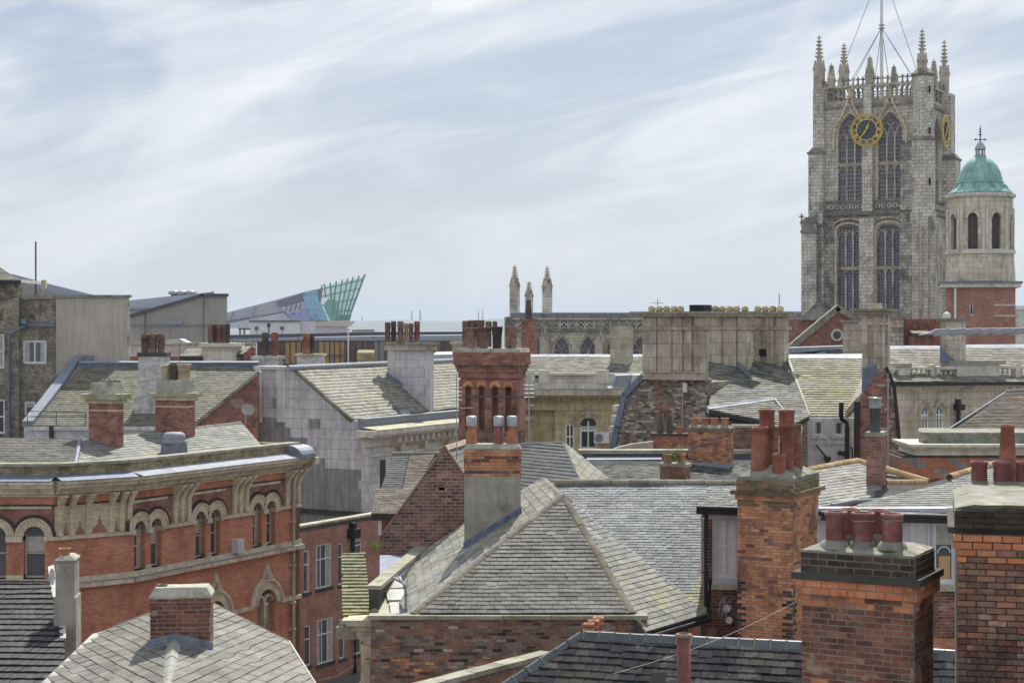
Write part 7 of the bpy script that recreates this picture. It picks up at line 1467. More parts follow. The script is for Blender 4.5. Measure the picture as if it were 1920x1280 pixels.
# ------------------------------------------------------------------ brick tower with the copper cupola
def cupola():
    Y = 130; T = Thing('tower', 'square brick tower carrying a stone belfry and green copper dome, right edge', 'tower', (37, 134, 0))
    fr = Frame(1778, Y, 12); fc = Face(fr); z = lambda y: ZP(y, Y); W_ = fr.ua(1904)
    mb = MB(); mb.fbox(fr, 0, W_, 0, W_ * .9, 0, z(539)); T.part('brick_shaft', mb, 'wall_red_b')
    mb = MB(); mb.fbox(fr, -.55, W_ + .4, -.4, W_, z(539), z(532)); T.part('cornice', mb, 'stone_pale'); mb = MB(); mb.fbox(fr, -.65, W_ + .5, -.5, W_, z(532), z(528)); T.part('lead_ledge', mb, 'lead')
    for y in (572, 592): mb = MB(); mb.box(fc, fc.a(1865), fc.a(1903), z(y + 1.5), z(y - 1.5), 0, .05); T.part('stone_band', mb, 'stone_pale')
    mb = MB(); mb.box(fc, fc.a(1818), fc.a(1825), z(592), z(572), -.05, .06); T.part('slit_surround', mb, 'stone_pale'); mb = MB(); mb.box(fc, fc.a(1820), fc.a(1823), z(588), z(573), 0, .08); T.part('slit', mb, 'dark')
    mb = MB(); x = fc.a(1791); mb.tube([fc.pt(x, z(540), .15), fc.pt(x, z(597), .15)], .1, 6); T.part('white_pipe', mb, 'frame_white')
    c = fr.pt(fr.ua(1838, 2.6), 2.6, 0); s_ = c.y / F; zc = lambda y: ZP(y, c.y)
    def oct_(y0, y1, w0, w1, mat, nm, n=8, rot=.847, sm=False):
        mb = MB(); mb.lathe((c.x, c.y, zc(y0)), [(w0 * s_ / 2 * 1.04, 0), (w1 * s_ / 2 * 1.04, zc(y1) - zc(y0))], n, rot=rot, smooth=sm); return T.part(nm, mb, mat)
    oct_(528, 476, 124, 118, 'cupola_stone', 'drum_base'); oct_(477, 469, 124, 124, 'stone_pale', 'string_course'); oct_(474, 366, 92, 92, 'cupola_stone', 'belfry_core')
    oct_(392, 372, 116, 116, 'cupola_stone', 'entablature'); oct_(372, 369, 122, 126, 'stone_pale', 'cornice'); oct_(369, 365, 126, 126, 'stone_pale', 'cornice')
    # faces with arched openings between corner piers
    Rr = 116 * s_ / 2 * 1.04
    for k in range(8):
        t0 = 2 * math.pi * (k + .5 - 1) / 8 + rad(15.6); t1 = t0 + math.pi / 4
        A = V((c.x + Rr * math.cos(t0), c.y + Rr * math.sin(t0), 0)); B = V((c.x + Rr * math.cos(t1), c.y + Rr * math.sin(t1), 0))
        if (A + B).y / 2 > c.y + .5: 
            pass
        f = Frame(960, 1, 0); f.o = A; f.u = (B - A).normalized(); f.w = V((-f.u.y, f.u.x, 0)); L = (B - A).length; g = Face(f, 'u', 0)
        h = [(L / 2 - .38, L / 2 + .38, zc(470), zc(402), 'round')]
        mb = MB(); mb.holes(g, 0, L, zc(474), zc(392), h, .35); T.part('belfry_face', mb, 'cupola_stone')
        mb = MB(); mb.box(g, 0, .22, zc(470), zc(392), 0, .1); mb.box(g, L - .22, L, zc(470), zc(392), 0, .1); T.part('pier', mb, 'stone_pale')
        mb = MB(); mb.ring(g, L / 2, zc(402) - .38, .38, .56, 0, .1, 0, 180, 10); T.part('arch_ring', mb, 'stone_pale'); mb = MB(); mb.box(g, L / 2 - .1, L / 2 + .1, zc(400), zc(394), 0, .16); T.part('keystone', mb, 'stone_pale')
        mb = MB(); mb.box(g, L / 2 - .46, L / 2 + .46, zc(470), zc(400) - .3, -.5, -.3); T.part('opening', mb, 'metal_dk')
    oct_(475, 392, 100, 100, 'pot_dark', 'belfry_inner', 12)
    mb = MB(); pr = [(58, 365), (55, 361), (50, 357), (44, 352), (42, 346), (41, 343), (40.5, 338), (37, 324), (31, 311), (23, 302), (14, 296), (9, 294), (8.6, 293)]
    mb.lathe((c.x, c.y, zc(365)), [(r * s_, zc(y) - zc(365)) for r, y in pr], 32); T.part('dome', mb, 'copper')
    for y, r in ((363, 57), (343, 42)): mb = MB(); mb.lathe((c.x, c.y, zc(y)), [(r * s_, -.05), (r * s_ + .08, 0), (r * s_, .05)], 32); T.part('dome_moulding', mb, 'copper')
    for k in range(8):
        t = 2 * math.pi * (k + .5) / 8; d = V((math.cos(t), math.sin(t), 0)); q = V((c.x, c.y, zc(365))) + d * 47 * s_; mb = MB()
        mb.tube([q + d * .35, q + d * .1 + V((0, 0, .2)), q - d * .05 + V((0, 0, .55)), q - d * .15 + V((0, 0, .75))], [.22, .2, .16, .1], 7); T.part('scroll', mb, 'copper')
    mb = MB(); mb.lathe((c.x, c.y, zc(294)), [(11 * s_, 0), (11 * s_, .12), (7 * s_, .14), (7 * s_, .2)], 12); mb.lathe((c.x, c.y, zc(281)), [(10 * s_, 0), (10.5 * s_, .1), (9 * s_, .25), (6 * s_, .5), (2 * s_, .62), (1 * s_, .8)], 14)
    for k in range(8): t = 2 * math.pi * k / 8; p = V((c.x + 8 * s_ * math.cos(t), c.y + 8 * s_ * math.sin(t), zc(292))); mb.tube([p, p + V((0, 0, zc(281) - zc(292)))], .05, 5)
    T.part('lantern', mb, 'zinc')
    mb = MB(); p = V((c.x, c.y, zc(276))); mb.tube([p, V((c.x, c.y, zc(240))), V((c.x, c.y, zc(234)))], [.06, .03, .01], 6); h = V((9 * s_, 0, 0)); q = V((c.x, c.y, zc(262))); mb.tube([q - h, q + h], .035, 5)
    for v in (q - h, q + h, q): mb.lathe(v - V((0, 0, .09)), [(.01, 0), (.1, .09), (.01, .18)], 8)
    for k in range(3): mb.lathe(V((c.x, c.y, zc(254 - k * 5))), [(.04, 0), (.14 - .03 * k, .06), (.02, .16)], 8)
    T.part('weather_vane', mb, 'iron')
cupola()

# ------------------------------------------------------------------ church tower and nave
def pinnacle(T, x, y, z0, zt, w, mat='minster_trim', name='pinnacle'):
    """square shaft with gablets, crocketed spirelet and cross finial"""
    h = zt - z0; mb = MB(); f = Frame(960, 1, 28); f.o = V((x, y, 0)); r = w / 2; hs = h * .38
    mb.fbox(f, -r, r, -r, r, z0, z0 + hs)
    for sx in (-1, 1):
        for sy in (-1, 1): mb.fbox(f, sx * r - .06, sx * r + .06, sy * r - .06, sy * r + .06, z0 + hs * .88, z0 + hs * 1.03)
    zc = z0 + hs
    for ax in 'uw': # gablets
        for sg in (-1, 1):
            fc = Face(f, ax, r * (-1 if (ax == 'u') else 1) * sg, sg); mb.poly(fc, [(-r * 1.0, zc - .05), (r * 1.0, zc - .05), (0, zc + r * 1.9)], -.12, .05)
    r2 = r * .62; n = 8; segs = 5; zs = zc - .02; H2 = h - hs
    mb.lathe((x, y, zs), [(r2, 0), (r2 * .9, H2 * .34), (r2 * .72, H2 * .36), (r2 * .38, H2 * .62), (.05, H2 * .95)], 8)
    for k in range(segs):
        t = .36 + .56 * k / segs; rr = r2 * (1 - (t - .36) / .6) * .7 + .13; s_ = .125 * (1 - t * .3) * (w / .9) ** .5
        for j in range(4): an = rad(28) * -1 + j * math.pi / 2 + math.pi / 4; q = V((x + rr * math.cos(an), y + rr * math.sin(an), zs + H2 * t)); mb.hexa([q + V((a * s_, b * s_, c * s_ * .8)) for a, b, c in UB2])
    q = V((x, y, zt - .3)); 
    for a, b, c in ((.22, .05, .06), (.05, .22, .06), (.05, .05, .3)): mb.hexa([q + V((i * a * 1, j * b * 1, k * c * 1)) for i, j, k in UB2])
    return T.part(name, mb, mat)
UB2 = [(-1, -1, -1), (1, -1, -1), (1, 1, -1), (-1, 1, -1), (-1, -1, 1), (1, -1, 1), (1, 1, 1), (-1, 1, 1)]
def gothic(T, fc, a0, a1, z0, z1, zm, kind, glass, lights=3, louv=False, d=-.35):
    """traceried window: mullions, transom, cusped heads"""
    mb = MB(); w = a1 - a0; ar = arch(a0, a1, z1, kind); zs = ar[0][1]; lw = w / lights
    mb.strip(fc, ar, .16, d - .05, d + .15)
    zh = lambda a: np.interp(a, [p[0] for p in ar], [p[1] for p in ar])
    for i in range(1, lights): x = a0 + lw * i; mb.box(fc, x - .08, x + .08, z0, (zs + (0 if kind == 'pointed' else .2)), d, d + .2)
    for lo, hi in ((z0, zm), (zm, zs + lw * .2)):
        for i in range(lights):
            l = arch(a0 + lw * i + .03, a0 + lw * (i + 1) - .03, hi - .05, 'pointed', 4); mb.strip(fc, l, .1, d + .01, d + .15)
    mb.box(fc, a0, a1, zm - .12, zm + .12, d + .01, d + .22)
    x = a0
    while x < a1 - .1: mb.box(fc, x, x + .12, zm + .12, zm + .26, d, d + .2); x += .25
    if kind == 'pointed':
        c = (a0 + a1) / 2
        for i in range(1, lights): # intersecting tracery
            x = a0 + lw * i
            for s_ in (-1, 1):
                pts = []
                for k in range(6): t = k / 5; px_ = x + s_ * lw * 1.05 * t; zz = zs + (lw * 1.5) * math.sin(t * 1.2); pts.append((px_, min(zz, zh(px_))))
                pts = [p for p in pts if a0 <= p[0] <= a1]; mb.strip(fc, pts, .1, d + .012, d + .16)
    tr = T.part('tracery', mb, 'minster_trim')
    mb = MB(); mb.poly(fc, [(a0, z0), (a1, z0)] + ar[::-1], d - .2, d - .02); T.part('pane', mb, glass, parent=tr)
    if louv:
        k = 0; z = z0 + .1
        while z < z1 - .5:
            for i in range(lights):
                x0, x1 = a0 + lw * i + .09, a0 + lw * (i + 1) - .09
                if zh((x0 + x1) / 2) > z + .3 and abs(z - zm) > .2:
                    m2 = MB(); m2.prism([fc.pt(x0, z, d + .13), fc.pt(x1, z, d + .13), fc.pt(x1, z + .3, d - .0), fc.pt(x0, z + .3, d - .0)], (0, 0, .06)); T.part('louvre', m2, 'louvre', parent=tr)
            z += .42
def clock(T, fc, a, z, r, d):
    mb = MB()
    for r0, r1 in ((.93, 1.0), (.86, .89), (.60, .66)): mb.ring(fc, a, z, r * r0, r * r1, d, d + .08, 0, 360, 48)
    for k in range(12): # roman numerals as bars
        t = math.pi / 2 - 2 * math.pi * k / 12; num = ['XII', 'I', 'II', 'III', 'IIII', 'V', 'VI', 'VII', 'VIII', 'IX', 'X', 'XI'][k]
        e = V((math.cos(t), math.sin(t))); s_ = V((math.sin(t), -math.cos(t)))
        wd = {'I': .055, 'V': .11, 'X': .11}; tot = sum(wd[c] for c in num); x = -tot / 2
        def bar(x0, r0, x1, r1, th=.022):
            p = e * (r0 * r) + s_ * (x0 * r); q = e * (r1 * r) + s_ * (x1 * r); n = (q - p).normalized(); n = V((-n.y, n.x)) * th * r
            c4 = [p + n, q + n, q - n, p - n]; mb.hexa([fc.pt(a + v.x, z + v.y, d + .01) for v in c4] + [fc.pt(a + v.x, z + v.y, d + .07) for v in c4])
        for c in num:
            m = x + wd[c] / 2; h = wd[c] * .42
            if c == 'I': bar(m, .66, m, .86)
            elif c == 'V': bar(m - h, .86, m, .66); bar(m + h, .86, m, .66, .012)
            else: bar(m - h, .86, m + h, .66); bar(m + h, .86, m - h, .66, .012)
            x += wd[c]
    for k in range(60): t = 2 * math.pi * k / 60; e = V((math.cos(t), math.sin(t))) * r; s_ = V((-e.y, e.x)) * .012; c4 = [e * .89 + s_, e * .93 + s_, e * .93 - s_, e * .89 - s_]; mb.hexa([fc.pt(a + v.x, z + v.y, d) for v in c4] + [fc.pt(a + v.x, z + v.y, d + .05) for v in c4])
    ck = T.part('clock_dial', mb, 'gold')
    mb = MB(); mb.ring(fc, a, z, 0, r * .60, d - .05, d - .03, 0, 360, 32); T.part('dial_backing', mb, 'glass', parent=ck)
    mb = MB()
    for k in range(6):
        t = math.pi * k / 6; e = V((math.cos(t), math.sin(t))) * r * .6; mb.strip(fc, [(a - e.x, z - e.y), (a + e.x, z + e.y)], .05, d - .02, d + .02)
    T.part('dial_frame', mb, 'iron', parent=ck)
    for ang, ln, w in ((-128, .92, .07), (70, .55, .09)): # hands at about 12:37
        e = V((math.cos(rad(ang)), math.sin(rad(ang)))) * r; mb = MB(); s_ = V((-e.y, e.x)) * w
        c4 = [(a - e.x * .18, z - e.y * .18), (a + e.x * .1 + s_.x, z + e.y * .1 + s_.y), (a + e.x * ln, z + e.y * ln), (a + e.x * .1 - s_.x, z + e.y * .1 - s_.y)]
        mb.poly(fc, c4, d + .1, d + .14); T.part('clock_hand', mb, 'gold', parent=ck)
def church_tower():
    Y = 180; fr = Frame(1533, Y, 28); fc = Face(fr); Z = lambda y: ZP(y, Y); Wd = fr.ua(1728); Lw = 10.0
    T = Thing('church_tower', 'tall gothic church tower with gold clock, pinnacles, louvred windows and flagpole, upper right', 'church tower', fr.pt(Wd / 2, Lw / 2, 0))
    T.loc = V(T.loc); zz = lambda px, y: fc.z(px, y)
    # bodies
    zst, zbel, ztop, zpar = Z(403), Z(396), Z(203), Z(166)
    a = fc.a
    up = [(a(1572), a(1617), zz(1594, 391), zz(1594, 214), 'pointed'), (a(1647), a(1692), zz(1670, 389), zz(1670, 210), 'pointed')]
    lo = [(a(1572), a(1613), zz(1592, 586), zz(1592, 424), 'four'), (a(1646), a(1688), zz(1667, 584), zz(1667, 421), 'four')]
    mb = MB(); mb.holes(fc, 0, Wd, zst, ztop, up, .8); T.part('belfry_wall', mb, 'minster'); mb = MB(); mb.holes(fc, -.15, Wd + .15, 8, zst, lo, .9, d=.15); T.part('lower_wall', mb, 'minster_dark')
    fs = Face(fr, 'w', Wd); fb = Face(fr, 'w', 0, -1)
    sw = [(Lw * .33, Lw * .47, zz(1670, 391), zz(1670, 212), 'pointed'), (Lw * .55, Lw * .69, zz(1670, 391), zz(1670, 212), 'pointed')]; sl = [(Lw * .4, Lw * .62, zz(1670, 500), zz(1670, 424), 'pointed')]
    mb = MB(); mb.holes(fs, .81, Lw, zst, ztop, sw, .6); T.part('side_wall', mb, 'minster'); mb = MB(); mb.holes(fs, .91, Lw, 8, zst, sl, .6, d=.15); T.part('lower_side_wall', mb, 'minster')
    mb = MB(); mb.fbox(fr, 0, .8, .81, Lw, 8, ztop); mb.fbox(fr, .8, Wd - .61, Lw - .8, Lw, 8, ztop); T.part('rear_walls', mb, 'minster'); mb = MB(); mb.fbox(fr, -1, Wd + 1, -1, Lw + 1, 0, 8.0); T.part('base', mb, 'minster_dark')
    mb = MB(); mb.fbox(fr, 1.2, Wd - 1, 1.3, Lw - 1, 8, ztop - .5); T.part('interior', mb, 'dark')
    for h in up: gothic(T, fc, h[0], h[1], h[2], h[3], zz(1620, 308), 'pointed', 'glass_dim', louv=True, d=-.35)
    for h, ym in zip(lo, (503, 503)): gothic(T, fc, h[0], h[1], h[2], h[3], zz(1620, ym), 'four', 'stained', d=-.2)
    for h in sw: gothic(T, fs, h[0], h[1], h[2], h[3], zz(1620, 308), 'pointed', 'dark', lights=2)
    for h in sl: gothic(T, fs, h[0], h[1], h[2], h[3], zz(1620, 480), 'pointed', 'stained', lights=2, d=-.2)
    # ogee hoods
    for h in up:
        c = (h[0] + h[1]) / 2; ar = arch(h[0] - .45, h[1] + .45, h[3] + .5, 'pointed'); m = len(ar) // 2; L_ = [(ar[0][0], ar[0][1] - 1.2)] + ar[:m - 1] + [(c - .45, h[3] + .75), (c - .15, h[3] + 1.5), (c, zz(1600, 170))]
        R_ = [(2 * c - x, z) for x, z in L_]; mb = MB(); mb.strip(fc, L_, .24, 0, .32); mb.strip(fc, R_, .24, 0, .325)
        for k in range(3): mb.box(fc, c - .1 - .06 * k, c + .1 + .06 * k, zz(1600, 163) - k * .3, zz(1600, 163) - k * .3 + .12, 0, .3)
        T.part('ogee_hood', mb, 'stone_trim'); mb = MB(); mb.strip(fc, [(h[0] - .18, h[2])] + arch(h[0] - .18, h[1] + .18, h[3] + .2, 'pointed') + [(h[1] + .18, h[2])], .2, -.1, .12); T.part('window_moulding', mb, 'stone_trim')
    for h in lo: mb = MB(); mb.strip(fc, [(h[0] - .2, h[2])] + arch(h[0] - .2, h[1] + .2, h[3] + .3, 'four') + [(h[1] + .2, h[2])], .22, .1, .34); T.part('window_moulding', mb, 'stone_trim')
    for h in lo: mb = MB(); mb.strip(fc, arch(h[0] - .5, h[1] + .5, h[3] + .75, 'four'), .18, .1, .42); T.part('drip_mould', mb, 'stone')
    # string course with sooty quatrefoil band
    for f, L0, L1, d0 in ((fc, 0, Wd, .15), (fs, 0, Lw, .15)):
        mb = MB(); mb.box(f, L0 - .2, L1 + .2, zst - .15, zst + .25, -.2, .5); T.part('string_course', mb, 'minster_sooty'); mb = MB(); mb.box(f, L0, L1, zst + .25, zst + 1.25, -.2, .16); T.part('frieze', mb, 'minster_sooty')
        mb = MB(); x = L0 + .3
        while x < L1 - .2: 
            if f is not fc or not (a(1618) < x < a(1638)): mb.ring(f, x, zst + .72, .16, .27, .12, .28, 0, 360, 8)
            x += .62
        T.part('quatrefoil_band', mb, 'minster', kind='stuff'); mb = MB(); mb.box(f, L0 - .1, L1 + .1, zst + 1.25, zst + 1.42, -.2, .26); T.part('moulding', mb, 'minster_sooty')
        mb = MB(); mb.box(f, L0 - .1, L1 + .1, ztop - .1, ztop + .25, -.5, .3); T.part('parapet_course', mb, 'minster_dark')
    # pierced parapet: colonnettes, rail, cross merlons
    for f, L0, L1 in ((fc, .7, Wd - .5), (fs, .7, Lw - .3), (Face(fr, 'u', Lw, -1), .5, Wd - .5), (fb, .5, Lw - .3)):
        x = L0; k = 0
        mb = MB(); mb.box(f, L0, L1, ztop + .25, ztop + .6, -.25, .1); T.part('parapet_rail', mb, 'minster_trim'); mb = MB(); mb.box(f, L0, L1, zpar - .15, zpar + .05, -.28, .12); T.part('parapet_rail', mb, 'minster_trim')
        while x < L1:
            mb = MB(); mb.box(f, x - .055, x + .055, ztop + .6, zpar - .15, -.15, .02)
            if x + .5 < L1: mb.strip(f, arch(x + .03, x + .45, zpar - .2, 'pointed', 3), .09, -.13, .0); mb.ring(f, x + .24, ztop + .95, .10, .2, -.12, 0, 20, 160, 5)
            if k % 1 == 0: z = zpar + .05; mb.box(f, x - .07, x + .07, z, z + .85, -.15, .0); mb.box(f, x - .22, x + .22, z + .5, z + .66, -.14, -.01); mb.box(f, x - .17, x + .17, z + .0, z + .14, -.14, -.01)
            T.part('merlon', mb, 'minster_sooty' if k % 3 else 'minster_trim'); x += .52; k += 1
    # buttresses
    def but(u0, u1, w0, w1, y0, y1, mat='minster', cap=True):
        mb = MB(); mb.fbox(fr, u0, u1, w0, w1, Z(y0), Z(y1)); T.part('buttress', mb, mat)
        if cap: mb = MB(); mb.fbox(fr, u0 - .12, u1 + .12, w0 - .12, w1 + .05, Z(y1), Z(y1) + .22); mb.fbox(fr, u0, u1, w0, w1, Z(y1) + .22, Z(y1) + .7, top=min(.3, (u1 - u0) * .3)); T.part('buttress_cap', mb, 'minster_sooty')
    but(-.35, .85, -.5, .6, 400, 168, cap=False); but(-.75, .75, -.8, .8, 600, 290); but(-1.35, .2, -1.3, .6, 620, 420, 'minster'); but(.2, .9, -.8, .6, 600, 425, 'minster_dark')
    but(a(1619), a(1638), -.55, 0, 400, 275); but(a(1621), a(1636), -.4, 0, 275, 166, cap=False); but(a(1614), a(1641), -.65, -.15, 600, 412, 'minster', cap=False)
    but(Wd - .2, Wd + .9, Lw - 1.2, Lw + .5, 600, 170, cap=False); but(Wd - .2, Wd + 1.4, Lw - 1.4, Lw + .9, 600, 296)
    but(-.7, .5, Lw - .8, Lw + .6, 600, 170, cap=False)
    but(a(1690), a(1712), -.5, 0, 600, 285, 'minster_dark'); but(a(1690), a(1735), -.8, -.1, 600, 425, 'minster_dark', cap=False)
    # gablet with cross on the left buttress
    mb = MB(); fL = Face(fr, 'u', -1.3); mb.poly(fL, [(-1.5, Z(437)), (.3, Z(437)), (-.6, Z(408))], -1.6, .15); T.part('gablet', mb, 'minster_sooty')
    for u in (-1.35, .25): mb = MB(); q = fr.pt(u, -1.2, Z(412)); mb.tube([q - V((0, 0, .8)), q + V((0, 0, .6))], .09, 5); mb.tube([q + V((-.25, 0, .3)), q + V((.25, 0, .3))], .08, 5); T.part('cross_finial', mb, 'minster_sooty')
    for c_ in (Wd + .2, Wd + 1.15): mb = MB(); fg = Face(fr, 'u', -.95); mb.poly(fg, [(c_ - .5, Z(436)), (c_ + .5, Z(436)), (c_, Z(412))], -.3, .08); T.part('gablet', mb, 'minster_sooty')
    # octagonal stair turret
    tc = fr.pt(Wd + .15, .1, 0); mb = MB(); r = 40 / 2 * tc.y / F
    mb.lathe((tc.x, tc.y, 8), [(r * 1.25, 0), (r * 1.25, Z(405) - 8), (r * 1.12, Z(403) - 8), (r * 1.12, Z(272) - 8), (r * 1.02, Z(268) - 8), (r * 1.0, Z(156) - 8)], 8, rot=.1, smooth=False); T.part('stair_turret', mb, 'minster')
    mb = MB(); mb.lathe((tc.x, tc.y, Z(158)), [(r * 1.0, 0), (r * 1.18, .15), (r * 1.18, .3), (r * .7, .75), (r * .4, .9)], 8, rot=.1, smooth=False); mb.lathe((tc.x, tc.y, Z(275)), [(r * 1.12, 0), (r * 1.2, .15), (r * 1.0, .5)], 8, rot=.1, smooth=False); T.part('turret_moulding', mb, 'minster_sooty')
    for y, dx in ((183, .35), (258, .35), (350, .38)): q = V((tc.x + dx, tc.y - r * 1.12, Z(y))); mb = MB(); mb.hexa([q + V((i * .07, j * .12, k * .35)) for i, j, k in UB2]); T.part('slit_window', mb, 'dark')
    for k in range(3): mb = MB(); mb.tube([tc + V((-.6 + .9 * k, -r * 1.22, Z(600))), tc + V((-.6 + .9 * k, -r * 1.22, Z(425)))], .14, 5); T.part('turret_shaft', mb, 'minster_trim')
    # pinnacles
    def pn(px, yb, yt, w, u, v): 
        q = fr.pt(u, v, 0); s_ = q.y / F; x = (px - 960) * s_; pinnacle(T, x, q.y, ZP(yb, q.y), ZP(yt, q.y), w * s_, 'minster_trim')
    pn(1536, 168, 66, 17, .2, .2); pn(1559, 166, 119, 11, 1.6, 0); pn(1582.5, 166, 81, 15, 0, Lw); pn(1631, 166, 104, 14, Wd / 2, 0); pn(1676, 166, 121, 10, Wd / 2, Lw); pn(1729, 150, 54, 15, Wd, .1); pn(1751, 165, 111, 11, Wd, Lw * .5); pn(1770.5, 175, 75, 15, Wd, Lw)
    clock(T, fc, fc.a(1629), zz(1629, 245), 1.72, .75); clock(T, fs, fs.a(1759) if 0 < fs.a(1759) < Lw else Lw * .5, ZP(247, fs.Y(1759)), 1.72, .8)
    # flagpole and stays
    c = fr.pt(Wd / 2, Lw / 2, 0); s_ = c.y / F; x = (1653 - 960) * s_
    mb = MB(); mb.tube([V((x, c.y, ztop)), V((x, c.y, ZP(55, c.y))), V((x, c.y, ZP(-110, c.y)))], [.20, .17, .10], 10); pole = T.part('flagpole', mb, 'frame_white')
    for y in (49, 55): mb = MB(); mb.lathe((x, c.y, ZP(y, c.y)), [(.15, 0), (.34, .05), (.34, .12), (.15, .16)], 10); T.part('pole_collar', mb, 'metal', parent=pole)
    top, top2 = V((x, c.y, ZP(52, c.y))), V((x, c.y, ZP(-60, c.y)))
    for (px, py, uu, vv), t in (((1594, 155, .3, .3), top), ((1597, 158, .5, .1), top), ((1640, 155, Wd / 2, .3), top), ((1667, 152, Wd / 2, Lw), top), ((1713, 150, Wd, .4), top), ((1716, 150, Wd, .6), top), ((1580, 130, .1, Lw), top2), ((1722, 142, Wd, Lw), top2)):
        q = fr.pt(uu, vv, 0); mb = MB(); mb.tube([t, V(((px - 960) * q.y / F, q.y, ZP(py, q.y)))], .035, 4); T.part('stay_wire', mb, 'pipe_grey', parent=pole)
    # downpipe on the side
    mb = MB(); mb.tube([fs.pt(Lw * .28, Z(205), .2), fs.pt(Lw * .28, Z(400), .2)], .09, 5); T.part('downpipe', mb, 'stone_pale')
    # stone plinth roofs at its foot
    for px, yt, yb, w in ((1535, 568, 600, 70),):
        mb = MB(); q = fr.pt(fr.ua(px, -1.5), -1.5, 0); mb.lathe((q.x, q.y, Z(yb)), [(2.1, 0), (1.9, .3), (.3, 1.8)], 4, rot=.1, smooth=False); T.part('lean_to_roof', mb, 'minster_sooty')
    mb = MB(); mb.fbox(fr, -2.6, Wd + 2, -2.2, 0, 0, Z(598)); T.part('plinth_wall', mb, 'wall_old_red')
church_tower()
def nave():
    Y = 205; T = Thing('church_nave', 'long grey church nave with traceried battlements, pointed windows and slim pinnacles', 'church', (12, Y, 0))
    f = Face(Frame(955, Y, 0)); a = f.a; z = lambda y: ZP(y, Y); L = a(1515)
    cs = [a(p) for p in (1004, 1053, 1103, 1152, 1200, 1248, 1296, 1500)]; w = .92
    hs = [(c - w, c + w, z(668), z(632), 'pointed') for c in cs]
    mb = MB(); mb.holes(f, 0, L, z(690), z(622), hs, .7); T.part('wall', mb, 'minster'); mb = MB(); mb.box(f, 0, L, 0, z(690), -.7, 0); mb.box(f, 0, L, 0, z(600), -14, -.8); T.part('body', mb, 'minster_dark')
    for h in hs:
        if a(1520) > h[0]: gothic(T, f, h[0], h[1], h[2] - .5, h[3], z(668), 'pointed', 'stained', lights=2, d=-.3)
        mb = MB(); mb.strip(f, arch(h[0] - .25, h[1] + .25, h[3] + .3, 'pointed'), .18, 0, .2); T.part('hood_moulding', mb, 'stone_trim')
    mb = MB(); mb.box(f, -.1, L, z(622), z(618), -.5, .35); T.part('string_course', mb, 'minster_sooty')
    mb = MB(); mb.box(f, 0, L, z(618), z(597), -.3, -.05); T.part('parapet_back', mb, 'minster_sooty')
    x = 0; k = 0
    while x < L:
        mb = MB(); mb.strip(f, [(x, z(617)), (x, z(601)), (x + .45, z(598)), (x + .9, z(601)), (x + .9, z(617))], .16, -.05, .12); mb.strip(f, [(x + .1, z(610)), (x + .45, z(603)), (x + .8, z(610))], .13, -.05, .14); mb.strip(f, [(x + .2, z(617)), (x + .45, z(611)), (x + .7, z(617))], .12, -.05, .13); T.part('tracery_panel', mb, 'minster'); x += 1.02; k += 1
    mb = MB(); mb.box(f, 0, L, z(599), z(596), -.4, .18); T.part('parapet_rail', mb, 'minster_trim')
    # lead roof behind
    mb = MB(); mb.box(f, a(958), L, z(597), z(587), -6, -1); T.part('roof', mb, 'lead'); mb = MB(); mb.box(f, a(958), L, z(587.5), z(585.5), -6.2, -.9); T.part('roof_ridge', mb, 'grey_roof')
    x = a(985)
    while x < L: mb = MB(); mb.box(f, x, x + .5, z(598), z(588), -1.0, -.85); T.part('merlon', mb, 'minster_sooty'); x += 1.95
    for px, yt, yb, w_, Yp in ((965, 496, 600, 15, 207), (1026, 498, 600, 15, 214), (992, 526, 600, 12, 216)):
        s_ = Yp / F; x = (px - 960) * s_; z0, z1 = ZP(yb, Yp), ZP(yt, Yp); h = z1 - z0; ww = w_ * s_; mb = MB(); g = Frame(960, 1, 20); g.o = V((x, Yp, 0)); mb.fbox(g, -ww / 2, ww / 2, -ww / 2, ww / 2, z0, z0 + h * .42); T.part('turret', mb, 'minster'); pinnacle(T, x, Yp, z0 + h * .4, z1, ww * .95, 'minster_trim')
    for px, yt in ((1021, 597), (1125, 600), (1174, 602)): s_ = (Y - 1) / F; x = (px - 960) * s_; pinnacle(T, x, Y - .9, z(668), z(yt), .9, 'minster_trim')
    mb = MB(); q = f.pt(a(949), 0, 0); mb.box(f, a(946), a(960), 0, z(594), -.8, .4); T.part('buttress', mb, 'minster_dark'); mb = MB(); mb.poly(f, [(a(945), z(610)), (a(966), z(610)), (a(953), z(592))], -.5, .5); T.part('gablet', mb, 'minster_sooty')
nave()

